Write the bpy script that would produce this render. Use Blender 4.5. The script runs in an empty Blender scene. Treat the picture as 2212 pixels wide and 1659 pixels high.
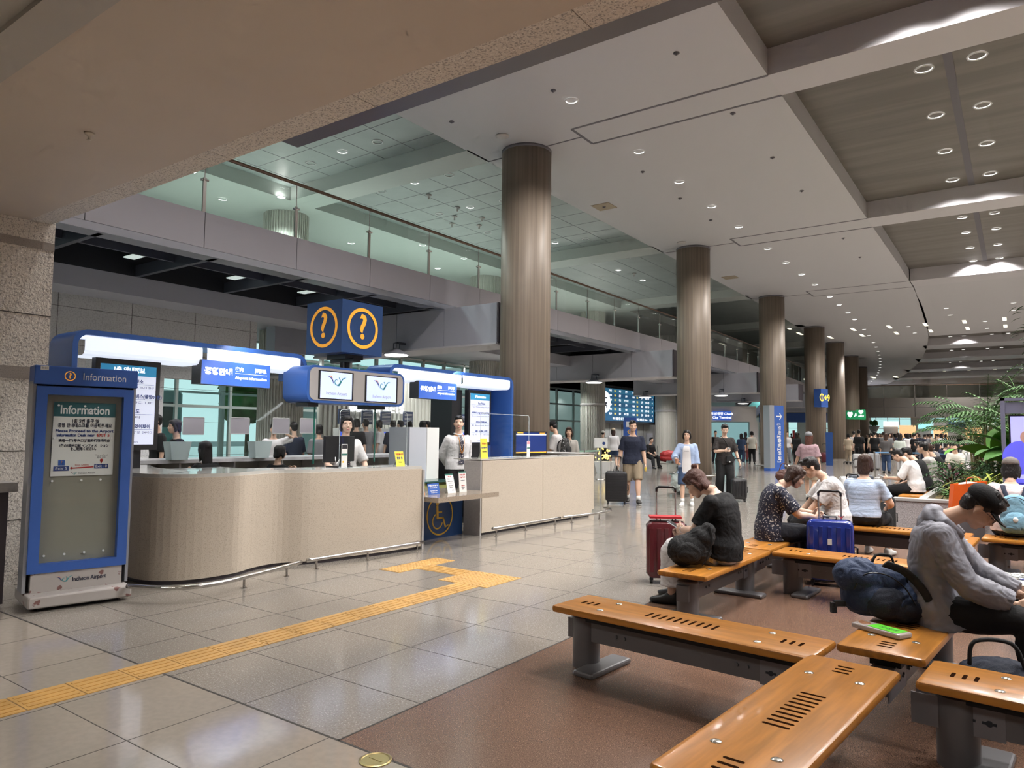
import bpy, bmesh, math, random
import numpy as np
from mathutils import Vector, Matrix, Quaternion
R_ = math.radians
scene = bpy.context.scene
COL = scene.collection
random.seed(7)

# ---------------------------------------------------------------- camera, world, exposure
IW, IH, FPX, H0, ROLL, YAW, CH = 2212, 1659, 1540.0, 936.0, 0.0105, math.radians(35.4), 1.5
PITCH = math.atan((H0 - IH / 2) / FPX)
cam_data = bpy.data.cameras.new('camera')
cam = bpy.data.objects.new('camera', cam_data)
COL.objects.link(cam)
cam_data.sensor_fit = 'HORIZONTAL'
cam_data.sensor_width = 36.0
cam_data.lens = 36.0 * FPX / IW
cam_data.clip_start = 0.05
cam_data.clip_end = 600
_f = Vector((0, math.cos(PITCH), math.sin(PITCH)))
_u = Vector((0, -math.sin(PITCH), math.cos(PITCH)))
_r = Vector((1, 0, 0))
_c, _s = math.cos(ROLL), math.sin(ROLL)
_Z = Matrix.Rotation(YAW, 3, 'Z')
RR, UU, FF = _Z @ (_r * _c + _u * _s), _Z @ (_u * _c - _r * _s), _Z @ _f
M3 = Matrix((RR, UU, -FF)).transposed()
cam.matrix_world = Matrix.Translation((0, 0, CH)) @ M3.to_4x4()
scene.camera = cam

world = bpy.data.worlds.new('world')
scene.world = world
world.use_nodes = True
wn = world.node_tree.nodes
wn['Background'].inputs[0].default_value = (0.66, 0.90, 0.90, 1)
wn['Background'].inputs[1].default_value = 1.0

scene.view_settings.view_transform = 'Standard'
scene.view_settings.look = 'None'
scene.view_settings.exposure = 0.0
scene.view_settings.gamma = 1.0
scene.view_settings.use_curve_mapping = False
cy = scene.cycles
cy.use_denoising = True
cy.max_bounces = 4
cy.diffuse_bounces = 2
cy.glossy_bounces = 2
cy.use_adaptive_sampling = True
cy.adaptive_threshold = 0.12
cy.adaptive_min_samples = 10
cy.transmission_bounces = 6
cy.transparent_max_bounces = 12
cy.caustics_reflective = False
cy.caustics_refractive = False
cy.sample_clamp_indirect = 4.0
cy.use_light_tree = True


def area(loc, size, power, color=(1, .95, .88), rot=(0, 0, 0), sy=None):
    d = bpy.data.lights.new('canopy_fill_lamp', 'AREA')
    d.shape = 'RECTANGLE' if sy else 'DISK'
    d.size = size
    if sy: d.size_y = sy
    d.energy = power
    d.color = color
    o = bpy.data.objects.new('canopy_fill_lamp', d)
    o.location = loc
    o.rotation_euler = rot
    COL.objects.link(o)
    return o


def spot(loc, power, color=(1, .965, .93), angle=130, r=.09, blend=.6, rot=(0, 0, 0)):
    d = bpy.data.lights.new('downlight_and_fill_lamp', 'SPOT')
    d.energy = power
    d.color = color
    d.spot_size = R_(angle)
    d.spot_blend = blend
    d.shadow_soft_size = r
    o = bpy.data.objects.new('downlight_and_fill_lamp', d)
    o.location = loc
    o.rotation_euler = rot
    COL.objects.link(o)
    return o


# ---------------------------------------------------------------- surveyed points: a ray of the photo met with a plane of the building
def ray(x, y):
    return RR * ((x - IW / 2) / FPX) + UU * (-(y - IH / 2) / FPX) + FF
def aZ(x, y, z=0.0):
    d = ray(x, y); return Vector((0, 0, CH)) + d * ((z - CH) / d.z)
def aX(x, y, X):
    d = ray(x, y); return Vector((0, 0, CH)) + d * (X / d.x)
def aY(x, y, Y):
    d = ray(x, y); return Vector((0, 0, CH)) + d * (Y / d.y)
def aD(x, dist):
    d = ray(x, 940); k = dist / math.hypot(d.x, d.y); return Vector((d.x * k, d.y * k, 0))


# ---------------------------------------------------------------- materials
MATS = {}
def mat(name, col=(.5, .5, .5), rough=.5, metal=0.0, spec=.5, noise=None, speck=None, bump=None, emit=None, alpha=1.0, trans=0.0, coat=0.0, streak=None, ior=1.45):
    """noise=(scale, amount); speck=(scale, colour, threshold, soft); bump=(scale, strength); streak=(sx,sy,sz,amount)"""
    if name in MATS: return MATS[name]
    m = bpy.data.materials.new(name)
    m.use_nodes = True
    nt = m.node_tree
    b = nt.nodes['Principled BSDF']
    b.inputs['Base Color'].default_value = (*col, 1)
    b.inputs['Roughness'].default_value = rough
    b.inputs['Metallic'].default_value = metal
    b.inputs['Specular IOR Level'].default_value = spec
    b.inputs['IOR'].default_value = ior
    b.inputs['Coat Weight'].default_value = coat
    b.inputs['Coat Roughness'].default_value = .08
    if alpha < 1: b.inputs['Alpha'].default_value = alpha
    if trans: b.inputs['Transmission Weight'].default_value = trans
    if emit:
        b.inputs['Emission Color'].default_value = (*emit[0], 1)
        b.inputs['Emission Strength'].default_value = emit[1]
    tc = nt.nodes.new('ShaderNodeTexCoord')
    src = tc.outputs['Object']
    cur = None
    def mix(fac, a, bcol, mode='MIX'):
        n = nt.nodes.new('ShaderNodeMix'); n.data_type = 'RGBA'; n.blend_type = mode
        if isinstance(fac, float): n.inputs[0].default_value = fac
        else: nt.links.new(fac, n.inputs[0])
        if isinstance(a, tuple): n.inputs[6].default_value = (*a, 1)
        else: nt.links.new(a, n.inputs[6])
        if isinstance(bcol, tuple): n.inputs[7].default_value = (*bcol, 1)
        else: nt.links.new(bcol, n.inputs[7])
        return n.outputs[2]
    def noisef(scale, detail=3, stretch=None, lo=.35, hi=.65):
        n = nt.nodes.new('ShaderNodeTexNoise'); n.inputs['Scale'].default_value = scale; n.inputs['Detail'].default_value = detail
        if stretch:
            mp = nt.nodes.new('ShaderNodeMapping'); mp.inputs['Scale'].default_value = stretch
            nt.links.new(src, mp.inputs[0]); nt.links.new(mp.outputs[0], n.inputs[0])
        else: nt.links.new(src, n.inputs[0])
        r = nt.nodes.new('ShaderNodeMapRange'); r.inputs[1].default_value = lo; r.inputs[2].default_value = hi
        nt.links.new(n.outputs[0], r.inputs[0])
        return r.outputs[0]
    cur = tuple(col)
    if noise:
        dk = tuple(c * (1 - noise[1]) for c in col); lt = tuple(min(1, c * (1 + noise[1])) for c in col)
        cur = mix(noisef(noise[0]), dk, lt)
    if streak:
        dk = tuple(c * (1 - streak[3]) for c in col); lt = tuple(min(1, c * (1 + streak[3])) for c in col)
        cur = mix(noisef(1.0, 5, streak[:3]), dk, lt)
    if speck:
        for sp in (speck if isinstance(speck, list) else [speck]):
            cur = mix(noisef(sp[0], 2, None, sp[2], sp[2] + sp[3]), cur, sp[1])
    if not isinstance(cur, tuple): nt.links.new(cur, b.inputs['Base Color'])
    if bump:
        n = nt.nodes.new('ShaderNodeTexNoise'); n.inputs['Scale'].default_value = bump[0]; n.inputs['Detail'].default_value = 4
        mpb = nt.nodes.new('ShaderNodeMapping')
        if len(bump) > 2: mpb.inputs['Scale'].default_value = bump[2]
        nt.links.new(src, mpb.inputs[0]); nt.links.new(mpb.outputs[0], n.inputs[0])
        bp = nt.nodes.new('ShaderNodeBump'); bp.inputs['Strength'].default_value = bump[1]; bp.inputs['Distance'].default_value = .02
        nt.links.new(n.outputs[0], bp.inputs['Height']); nt.links.new(bp.outputs[0], b.inputs['Normal'])
    MATS[name] = m
    return m

def glass_mat(name, tint=(.9, .97, .95), alpha=.12, rough=.03):
    """thin sheet: mostly clear, a mirror-like share of the light comes back off the surface"""
    m = bpy.data.materials.new(name); m.use_nodes = True; nt = m.node_tree; nt.nodes.clear()
    o = nt.nodes.new('ShaderNodeOutputMaterial'); t = nt.nodes.new('ShaderNodeBsdfTransparent'); g = nt.nodes.new('ShaderNodeBsdfGlossy')
    x = nt.nodes.new('ShaderNodeMixShader'); lw = nt.nodes.new('ShaderNodeLayerWeight'); lw.inputs[0].default_value = .5
    pw = nt.nodes.new('ShaderNodeMath'); pw.operation = 'POWER'; pw.inputs[1].default_value = 4.0
    ad = nt.nodes.new('ShaderNodeMath'); ad.operation = 'MULTIPLY_ADD'; ad.inputs[1].default_value = .7; ad.inputs[2].default_value = alpha; ad.use_clamp = True
    t.inputs[0].default_value = (*tint, 1); g.inputs['Roughness'].default_value = rough; g.inputs[0].default_value = (.9, .95, .95, 1)
    nt.links.new(lw.outputs['Facing'], pw.inputs[0]); nt.links.new(pw.outputs[0], ad.inputs[0]); nt.links.new(ad.outputs[0], x.inputs[0]); nt.links.new(t.outputs[0], x.inputs[1]); nt.links.new(g.outputs[0], x.inputs[2]); nt.links.new(x.outputs[0], o.inputs[0])
    MATS[name] = m
    return m

def emis(name, col, strength):
    return mat(name, col=tuple(c * .6 for c in col), rough=.4, emit=(col, strength))


# ---------------------------------------------------------------- mesh building
class MB:
    def __init__(s): s.v = []; s.f = []; s.m = Matrix.Identity(4)
    def add(s, vs, fs):
        n = len(s.v)
        s.v += [tuple(s.m @ Vector(v)) for v in vs]
        s.f += [tuple(i + n for i in f) for f in fs]
        return s
    def box(s, x0, x1, y0, y1, z0, z1, ch=0.0):
        if ch <= 0:
            vs = [(x, y, z) for z in (z0, z1) for y in (y0, y1) for x in (x0, x1)]
            return s.add(vs, [(0, 2, 3, 1), (4, 5, 7, 6), (0, 1, 5, 4), (2, 6, 7, 3), (0, 4, 6, 2), (1, 3, 7, 5)])
        return s.rprism([(x0, y0), (x1, y0), (x1, y1), (x0, y1)], z0, z1, ch)
    def prism(s, poly, z0, z1):
        n = len(poly)
        a = sum(poly[i][0] * poly[(i + 1) % n][1] - poly[(i + 1) % n][0] * poly[i][1] for i in range(n))
        if a < 0: poly = poly[::-1]
        vs = [(x, y, z0) for x, y in poly] + [(x, y, z1) for x, y in poly]
        fs = [tuple(range(n - 1, -1, -1)), tuple(range(n, 2 * n))] + [(i, (i + 1) % n, n + (i + 1) % n, n + i) for i in range(n)]
        return s.add(vs, fs)
    def rprism(s, poly, z0, z1, ch):
        """prism with its top and bottom edges chamfered by ch and its corners cut"""
        n = len(poly)
        cx = sum(p[0] for p in poly) / n; cyy = sum(p[1] for p in poly) / n
        def ring(ins, z):
            out = []
            for i in range(n):
                p = Vector(poly[i]).to_2d() if len(poly[i]) == 2 else Vector(poly[i][:2])
                a = Vector(poly[i - 1][:2]) - p; b = Vector(poly[(i + 1) % n][:2]) - p
                a.normalize(); b.normalize()
                q = p + (a + b) * ins
                out += [tuple(q + a * ch), tuple(q + b * ch)]
            return [(x, y, z) for x, y in out]
        zs = [(ch, z0), (ch * .3, z0 + ch * .3), (0, z0 + ch), (0, z1 - ch), (ch * .3, z1 - ch * .3), (ch, z1)]
        rings = [ring(i, z) for i, z in zs]
        k = 2 * n
        vs = [v for r in rings for v in r]
        a = sum(poly[i][0] * poly[(i + 1) % n][1] - poly[(i + 1) % n][0] * poly[i][1] for i in range(n))
        fs = [tuple(range(k - 1, -1, -1)), tuple(range(5 * k, 6 * k))]
        for j in range(5):
            for i in range(k): fs.append((j * k + i, j * k + (i + 1) % k, (j + 1) * k + (i + 1) % k, (j + 1) * k + i))
        if a < 0: fs = [f[::-1] for f in fs]
        return s.add(vs, fs)
    def cyl(s, p0, p1, r0, r1=None, n=16, caps=True):
        p0, p1 = Vector(p0), Vector(p1)
        r1 = r0 if r1 is None else r1
        ax = (p1 - p0).normalized()
        u = ax.orthogonal().normalized(); w = ax.cross(u)
        vs = []
        for p, r in ((p0, r0), (p1, r1)):
            for i in range(n):
                a = 2 * math.pi * i / n
                vs.append(p + (u * math.cos(a) + w * math.sin(a)) * r)
        fs = [(i, (i + 1) % n, n + (i + 1) % n, n + i) for i in range(n)]
        if caps: fs += [tuple(range(n - 1, -1, -1)), tuple(range(n, 2 * n))]
        return s.add(vs, fs)
    def tube(s, pts, r, n=8, closed=False):
        pts = [Vector(p) for p in pts]
        N = len(pts); vs = []; u = None
        for i, p in enumerate(pts):
            a = pts[(i - 1) % N] if (i or closed) else p
            b = pts[(i + 1) % N] if (i < N - 1 or closed) else p
            t = (b - a).normalized()
            if u is None: u = t.orthogonal().normalized()
            u = (u - t * u.dot(t)).normalized(); w = t.cross(u)
            rr = r[i] if isinstance(r, (list, tuple)) else r
            for k in range(n):
                an = 2 * math.pi * k / n
                vs.append(p + (u * math.cos(an) + w * math.sin(an)) * rr)
        fs = []
        for i in range(N if closed else N - 1):
            j = (i + 1) % N
            for k in range(n): fs.append((i * n + k, i * n + (k + 1) % n, j * n + (k + 1) % n, j * n + k))
        if not closed: fs += [tuple(range(n - 1, -1, -1)), tuple(range((N - 1) * n, N * n))]
        return s.add(vs, fs)
    def lathe(s, prof, c=(0, 0, 0), n=32, caps=True):
        vs = []
        for r, z in prof:
            for i in range(n):
                a = 2 * math.pi * i / n
                vs.append((c[0] + r * math.cos(a), c[1] + r * math.sin(a), c[2] + z))
        fs = []
        for j in range(len(prof) - 1):
            for i in range(n): fs.append((j * n + i, j * n + (i + 1) % n, (j + 1) * n + (i + 1) % n, (j + 1) * n + i))
        if caps: fs += [tuple(range(n - 1, -1, -1)), tuple(range((len(prof) - 1) * n, len(prof) * n))]
        return s.add(vs, fs)
    def ell(s, c, r, n=16, m=10, rot=None):
        vs = []; c = Vector(c)
        for j in range(m + 1):
            th = math.pi * j / m
            for i in range(n):
                a = 2 * math.pi * i / n
                v = Vector((r[0] * math.sin(th) * math.cos(a), r[1] * math.sin(th) * math.sin(a), -r[2] * math.cos(th)))
                if rot is not None: v = rot @ v
                vs.append(c + v)
        fs = []
        for j in range(m):
            for i in range(n): fs.append((j * n + i, j * n + (i + 1) % n, (j + 1) * n + (i + 1) % n, (j + 1) * n + i))
        return s.add(vs, fs)
    def quad(s, a, b, c, d): return s.add([a, b, c, d], [(0, 1, 2, 3)])
    def mesh(s, name, smooth=False, weld=False):
        me = bpy.data.meshes.new(name)
        me.from_pydata(s.v, [], s.f)
        if weld:
            bm = bmesh.new(); bm.from_mesh(me); bmesh.ops.remove_doubles(bm, verts=bm.verts, dist=1e-5); bm.to_mesh(me); bm.free()
        if smooth: me.polygons.foreach_set('use_smooth', [True] * len(me.polygons))
        me.update()
        return me

def link(name, me, m, parent=None, loc=None, rot=None):
    o = bpy.data.objects.new(name, me)
    COL.objects.link(o)
    if m is not None and len(me.materials) == 0: me.materials.append(m)
    if parent is not None: o.parent = parent
    if loc is not None: o.location = loc
    if rot is not None: o.rotation_euler = rot
    return o

def obj(name, mb, m, parent=None, smooth=False, loc=None, rot=None, auto=None):
    me = mb.mesh(name, smooth)
    if auto is not None:
        me.polygons.foreach_set('use_smooth', [True] * len(me.polygons))
        try: me.set_sharp_from_angle(angle=R_(auto))
        except Exception: pass
    return link(name, me, m, parent, loc, rot)

def tag(o, label, cat, group=None, kind=None):
    o['label'] = label; o['category'] = cat
    if group: o['group'] = group
    if kind: o['kind'] = kind
    return o

def thing(name, label, cat, loc=(0, 0, 0), rz=0.0, group=None):
    o = bpy.data.objects.new(name, None); COL.objects.link(o)
    o.empty_display_size = .1
    o.location = loc; o.rotation_euler = (0, 0, rz)
    return tag(o, label, cat, group)

def struct(name, mb, m, parent=None, **k):
    o = obj(name, mb, m, parent, **k)
    o['kind'] = 'structure'
    return o

KIDS = {}
def copy_tree(o, parent=None):
    c = o.copy(); COL.objects.link(c)
    if parent is not None:
        c.parent = parent
    for ch in list(o.children): copy_tree(ch, c)
    return c

TMP = bpy.data.scenes.new('workbench')
def evaluated_mesh(o):
    TMP.collection.objects.link(o)
    vl = TMP.view_layers[0]; vl.update(); dg = vl.depsgraph; dg.update()
    return bpy.data.meshes.new_from_object(o.evaluated_get(dg))
def text_mesh(body, size, extrude=0.0, align='CENTER', spacing=1.0, bold=0.0, line=1.0):
    cu = bpy.data.curves.new('lettering', 'FONT')
    cu.body = body; cu.size = size; cu.extrude = extrude; cu.align_x = align; cu.align_y = 'CENTER'
    cu.space_character = spacing; cu.offset = bold; cu.space_line = line; cu.resolution_u = 3
    o = bpy.data.objects.new('lettering', cu)
    me = evaluated_mesh(o)
    bpy.data.objects.remove(o); bpy.data.curves.remove(cu)
    return me

# text frames: facing +X (reads along +Y) and facing -Y (reads along +X)
ROT_PX = Matrix(((0, 0, 1), (1, 0, 0), (0, 1, 0)))      # local x -> +Y, local y -> +Z, local z -> +X
ROT_MY = Matrix(((1, 0, 0), (0, 0, -1), (0, 1, 0)))     # local x -> +X, local y -> +Z, local z -> -Y
def text(body, size, loc, m, parent, rot=ROT_PX, name='lettering', width=None, **k):
    me = text_mesh(body, size, **k)
    if width and len(me.vertices):
        xs = [v.co.x for v in me.vertices]; w = max(xs) - min(xs); sc = width / w if w > 0 else 1
        for v in me.vertices: v.co.x *= sc
    me.transform(rot.to_4x4())
    return link(name, me, m, parent, loc)

def logo(cx, cz, s, place, m_teal, m_navy, m_or, parent):
    """the airport's swirl: a round spiral with two wings, drawn flat in (u,v) and put down by place(u,v)"""
    def ribbon(pts, ws):
        mb = MB(); vs = []
        P = [Vector(p) for p in pts]
        for i, p in enumerate(P):
            t = (P[min(i + 1, len(P) - 1)] - P[max(i - 1, 0)]).normalized(); n = Vector((-t.y, t.x))
            for sg in (1, -1):
                q = p + n * sg * ws[i] * .5
                vs.append(place(cx + q.x * s, cz + q.y * s))
        fs = [(2 * i, 2 * i + 1, 2 * i + 3, 2 * i + 2) for i in range(len(P) - 1)]
        mb.add(vs, fs)
        return mb
    sp = []
    for k in range(25):
        a = R_(60 + 17 * k); r = .10 + .011 * k
        sp.append((r * math.cos(a), r * math.sin(a)))
    sp2 = sp[:22]
    obj('logo', ribbon(sp2, [.03 + .005 * min(k, 8) for k in range(len(sp2))]), m_teal, parent)
    rw = [(.1 + .07 * k, -.24 + .012 * k ** 2 if k < 3 else -.2 + .0135 * (k - 1) ** 1.75 + .02) for k in range(9)]
    rw = [(.05, -.30), (.2, -.26), (.32, -.1), (.42, .08), (.52, .2), (.66, .27), (.82, .3)]
    obj('logo', ribbon(rw, [.03, .1, .1, .09, .08, .06, .01]), m_teal, parent)
    lw = [(-.24, -.2), (-.3, -.08), (-.38, .08), (-.48, .2), (-.62, .28), (-.82, .34)]
    obj('logo', ribbon(lw, [.01, .05, .09, .08, .05, .01]), m_navy, parent)
    ow = [(-.36, .16), (-.46, .3), (-.58, .34), (-.7, .34)]
    obj('logo', ribbon(ow, [.02, .07, .05, .01]), m_or, parent)
# ================================================================= THE HALL
m_white = mat('white_paint', (.55, .52, .50), .55, noise=(.6, .02))
m_stripW = mat('ceiling_board', (.57, .56, .575), .5)
m_beam = mat('beam_paint', (.58, .56, .58), .4)
m_brown_c = mat('taupe_ceiling_panel', (.17, .153, .135), .45, streak=(.25, 3.0, 1, .16))
m_green_c = mat('grey_green_ceiling_panel', (.30, .335, .325), .4, noise=(1.5, .06))
m_pale_c = mat('pale_ceiling', (.52, .55, .52), .5)
m_lowc = mat('beige_ceiling', (.56, .48, .40), .6, noise=(.8, .03))
m_lowc2 = mat('grey_ceiling_panel', (.44, .41, .37), .5)
m_gran = mat('rough_granite', (.68, .625, .56), .75, speck=[(75, (.36, .33, .30), .52, .10), (110, (.80, .76, .70), .58, .08)], bump=(45, .4))
m_gran_pol = mat('granite_strip', (.33, .29, .26), .3, speck=(200, (.12, .1, .09), .56, .08))
m_band = mat('mauve_metal_panel', (.37, .355, .38), .34, metal=.12)
m_bandlo = mat('brushed_soffit', (.42, .44, .50), .25, metal=.7)
m_box = mat('grey_metal_panel', (.45, .455, .51), .4, metal=.05)
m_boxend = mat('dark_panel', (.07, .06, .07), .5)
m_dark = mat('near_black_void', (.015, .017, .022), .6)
m_strut = mat('dark_steel', (.10, .11, .14), .4, metal=.3)
m_steel = mat('stainless_steel', (.58, .56, .54), .22, metal=1.0)
m_stone_w = mat('grey_stone_wall', (.76, .75, .74), .6, speck=(30, (.64, .63, .62), .5, .1), bump=(30, .25))
m_joint = mat('joint_line', (.05, .045, .04), .8)
m_groove = mat('shadow_gap', (.16, .15, .17), .7)
m_colw = mat('bronze_wood_cladding', (.25, .20, .155), .5, metal=.05, streak=(14, 14, .25, .2))
m_ribw = mat('white_ribbed_cladding', (.66, .64, .58), .5)
m_rail = mat('bronze_handrail', (.20, .13, .09), .3, metal=.4)
g_bal = glass_mat('balustrade_glass', (.86, .95, .93), .05)
g_win = glass_mat('window_glass', (.80, .96, .95), .06)
m_mull = mat('white_mullion', (.62, .64, .62), .4)
m_frame_d = mat('dark_frame', (.03, .03, .035), .4)
m_lens = mat('lamp_lens', (.9, .9, .9), .3, emit=((1, .97, .93), 22.0))
m_lens_far = mat('lamp_lens_far', (.9, .9, .9), .3, emit=((1, .97, .93), 6.0))
m_fluor = mat('fluorescent_lens', (.9, .9, .8), .3, emit=((1, .93, .70), 1.6))
m_ring = mat('lamp_ring', (.7, .7, .7), .3, metal=.4)
m_ringd = mat('lamp_ring_grey', (.35, .36, .36), .35, metal=.3)

def off(Y):
    return 0.0 if Y < 30 else -0.0018 * (Y - 30) ** 2

# ---- floor
m_floor = mat('speckled_granite_floor', (.25, .228, .20), .13, spec=.55, speck=[(70, (.22, .19, .165), .50, .10), (110, (.46, .43, .39), .60, .08)], bump=(2.5, .012))
m_floorp = mat('polished_beige_floor', (.30, .262, .22), .09, spec=.6, noise=(25, .04))
m_floorb = mat('brown_granite_floor', (.155, .092, .063), .2, spec=.5, speck=[(190, (.08, .04, .028), .52, .08), (160, (.36, .22, .15), .60, .08)], bump=(4, .015))
mb = MB().quad((-60, 2.44, 0), (-2.75, 2.44, 0), (-2.75, 13.2, 0), (-60, 13.2, 0)); mb.quad((-60, 13.2, 0), (40, 13.2, 0), (40, 160, 0), (-60, 160, 0))
struct('floor', mb, m_floor)
struct('floor', MB().quad((-2.75, 2.44, 0), (40, 2.44, 0), (40, 13.2, 0), (-2.75, 13.2, 0)), m_floorb)
struct('floor', MB().quad((-60, -14, 0), (40, -14, 0), (40, 2.44, 0), (-60, 2.44, 0)), m_floorp)
mb = MB(); w = .0022; z = .0008
for k in range(0, 22):
    x = -3.52 - .75 * k
    mb.box(x - w, x + w, 2.44, 30, 0, z)
for k in range(0, 30):
    y = 3.765 + .735 * k - .735
    mb.box(-20, -2.75 if y < 13.2 else 6, y - w, y + w, 0, z)
for k in range(0, 10):
    x = -5.06 + .75 * (k - 4); mb.box(x - w, x + w, -1, 2.44, 0, z)
for k in range(4):
    mb.box(-9, -2.2, 1.83 - .61 * k - w, 1.83 - .61 * k + w, 0, z)
mb.box(-2.75 - .006, -2.75 + .006, 2.44, 13.2, 0, z); mb.box(-20, 6, 2.434, 2.448, 0, z)
struct('floor_joint', mb, m_joint)

# ---- tactile paving
m_tac = mat('yellow_tactile_tile', (.50, .29, .09), .42, noise=(6, .1))
m_tacd = mat('tactile_gap', (.10, .06, .03), .7)
tp = thing('tactile_path', 'yellow ribbed guide strip for blind people running across the granite floor', 'tactile paving', (-4.49, .3, 0))
y = -1.3
while y < 5.3:
    yy = .3 + y
    t = MB().box(-.14, .14, y + .004, y + .296, 0, .004, )
    for k in range(4): t.box(-.105 + k * .06, -.08 + k * .06, y + .02, y + .28, .004, .0075)
    if yy + .3 < 5.65: obj('ribbed_tile', t, m_tac, tp)
    y += .3
def dots(name, label, x0, x1, y0, y1, par=None):
    t = MB().box(x0, x1, y0, y1, 0, .004)
    nx = max(2, round((x1 - x0) / .05)); ny = max(2, round((y1 - y0) / .05))
    for i in range(nx):
        for j in range(ny):
            cx = x0 + (i + .5) * (x1 - x0) / nx; cyy = y0 + (j + .5) * (y1 - y0) / ny
            t.lathe([(.016, .004), (.012, .008), (.006, .009)], (cx, cyy, 0), 8)
    o = obj(name, t, m_tac); tag(o, label, 'tactile paving')
    return o
dots('tactile_warning_pad', 'yellow dotted warning pad at the end of the long guide strip', -4.88, -4.26, 5.6, 6.2)
dots('tactile_warning_bar', 'narrow yellow dotted warning bar nearest the information desk', -5.75, -5.45, 5.62, 6.55)
t = MB().box(-5.44, -4.89, 5.9, 6.18, 0, .004)
for k in range(4): t.box(-5.43, -4.9, 5.925 + k * .065, 5.95 + k * .065, .004, .0075)
tag(obj('tactile_link', t, m_tac), 'short yellow ribbed strip joining the two dotted warning pads', 'tactile paving')
t = MB().lathe([(.075, 0), (.075, .004), (.066, .006), (.06, .004), (.0, .004)], (0, 0, 0), 36); t.box(-.04, .04, -.004, .004, .004, .0055)
tag(obj('floor_outlet', t, mat('brass', (.42, .33, .14), .3, metal=.9), loc=(-2.45, 2.4, 0)), 'round brass floor outlet cover on the edge of the brown floor', 'floor outlet')

# ---- high ceilings
YB = [(2.5, 3.4), (12.8, 13.72), (23.1, 24.15), (33.45, 34.85)]
ys = [-14, 0, 10, 20, 30, 35, 40, 45, 50, 55, 60, 65, 70, 75, 80, 85, 90, 95, 100, 110]
poly = [(-10.2 + off(y) * .9, y) for y in ys] + [(-3.5 + off(y) * 1.15 * (1 if y < 60 else 1), y) for y in reversed(ys)]
mb = MB()
for i in range(len(ys) - 1):
    mb.prism([(-10.2 + off(ys[i]), ys[i]), (-3.5 + off(ys[i]) * 1.15, ys[i]), (-3.5 + off(ys[i + 1]) * 1.15, ys[i + 1]), (-10.2 + off(ys[i + 1]), ys[i + 1])], 8, 8.6)
struct('ceiling', mb, m_stripW)
struct('ceiling', MB().box(-8, 14, -14, 35, 8.5, 8.62), m_brown_c)
struct('ceiling', MB().prism([(-3.5, 34.85), (14, 34.85), (14, 52.5), (-4.5, 52.5)], 8, 8.5), m_stripW)
struct('ceiling', MB().box(-30, 14, 52.5, 140, 8.5, 8.62), m_brown_c)
for a, b in YB[:3] + [(57.9, 60.5), (67.5, 70.5), (78, 81), (88, 91), (98, 101)]:
    x0 = -3.5 if a < 50 else -3.5 + off(b) * 1.15 + .02
    struct('ceiling_beam', MB().box(x0, 14, a, b, 8.0, 8.5), m_beam)
struct('ceiling_beam', MB().box(-3.5, 14, 33.45, 34.85, 8.0, 8.5), m_beam)
struct('ceiling_strip', MB().box(-.93, -.78, 3.4, 12.8, 8.49, 8.5).box(-.93, -.78, 13.72, 23.1, 8.49, 8.5).box(-.95, -.8, 24.15, 33.45, 8.49, 8.5), m_groove)
# left side: grey-green coffers between the columns and the upper-floor wall
struct('ceiling', MB().box(-16.6, -10.2, -2, 130, 8.38, 8.5), m_green_c)
mb = MB()
for a, b in [(12.45, 13.3), (22.6, 23.6), (33, 34), (43.4, 44.4), (54, 55), (64, 65)]: mb.box(-16.6, -10.15, a, b, 8.0, 8.45)
struct('ceiling_beam', mb, m_pale_c)
struct('ceiling', MB().box(-30, -16.6, -2, 130, 8.0, 8.5), m_pale_c)
mb = MB()
for k in range(9): mb.box(-16.4, -10.3, 3.8 + k * 1.02, 3.806 + k * 1.02, 8.375, 8.381)
for k in range(6): mb.box(-16 + k * 1.05, -15.994 + k * 1.05, 2, 33, 8.375, 8.381)
for k in range(9): mb.box(-16.4, -10.3, 13.9 + k * 1.02, 13.906 + k * 1.02, 8.375, 8.381)
struct('ceiling_joint', mb, m_groove)
# shadow gaps in the white ceiling strip
mb = MB()
for i, (a, b) in enumerate(YB[1:]):
    mb.box(-7.6, -3.5, a - .03, a + .03, 7.994, 8.002); mb.box(-7.6, -3.5, b - .03, b + .03, 7.994, 8.002)
    mb.box(-7.63, -7.57, a, b, 7.994, 8.002); mb.box(-10.2, -7.6, (a + b) / 2 - .02, (a + b) / 2 + .02, 7.994, 8.002)
struct('ceiling_groove', mb, m_groove)

# ---- outer walls (mostly out of view; they close the hall and carry windows)
mb = MB().box(13.8, 14, -14, 150, 0, 8.6)
struct('wall_east', mb, m_white)
struct('wall_south', MB().box(-8, 14, -14, -13.8, 0, 8.6), m_white)
struct('wall_upper_west', MB().box(-26.2, -26, -2, 130, 5.2, 8.6), mat('pale_teal_wall', (.50, .60, .56), .5))

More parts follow.
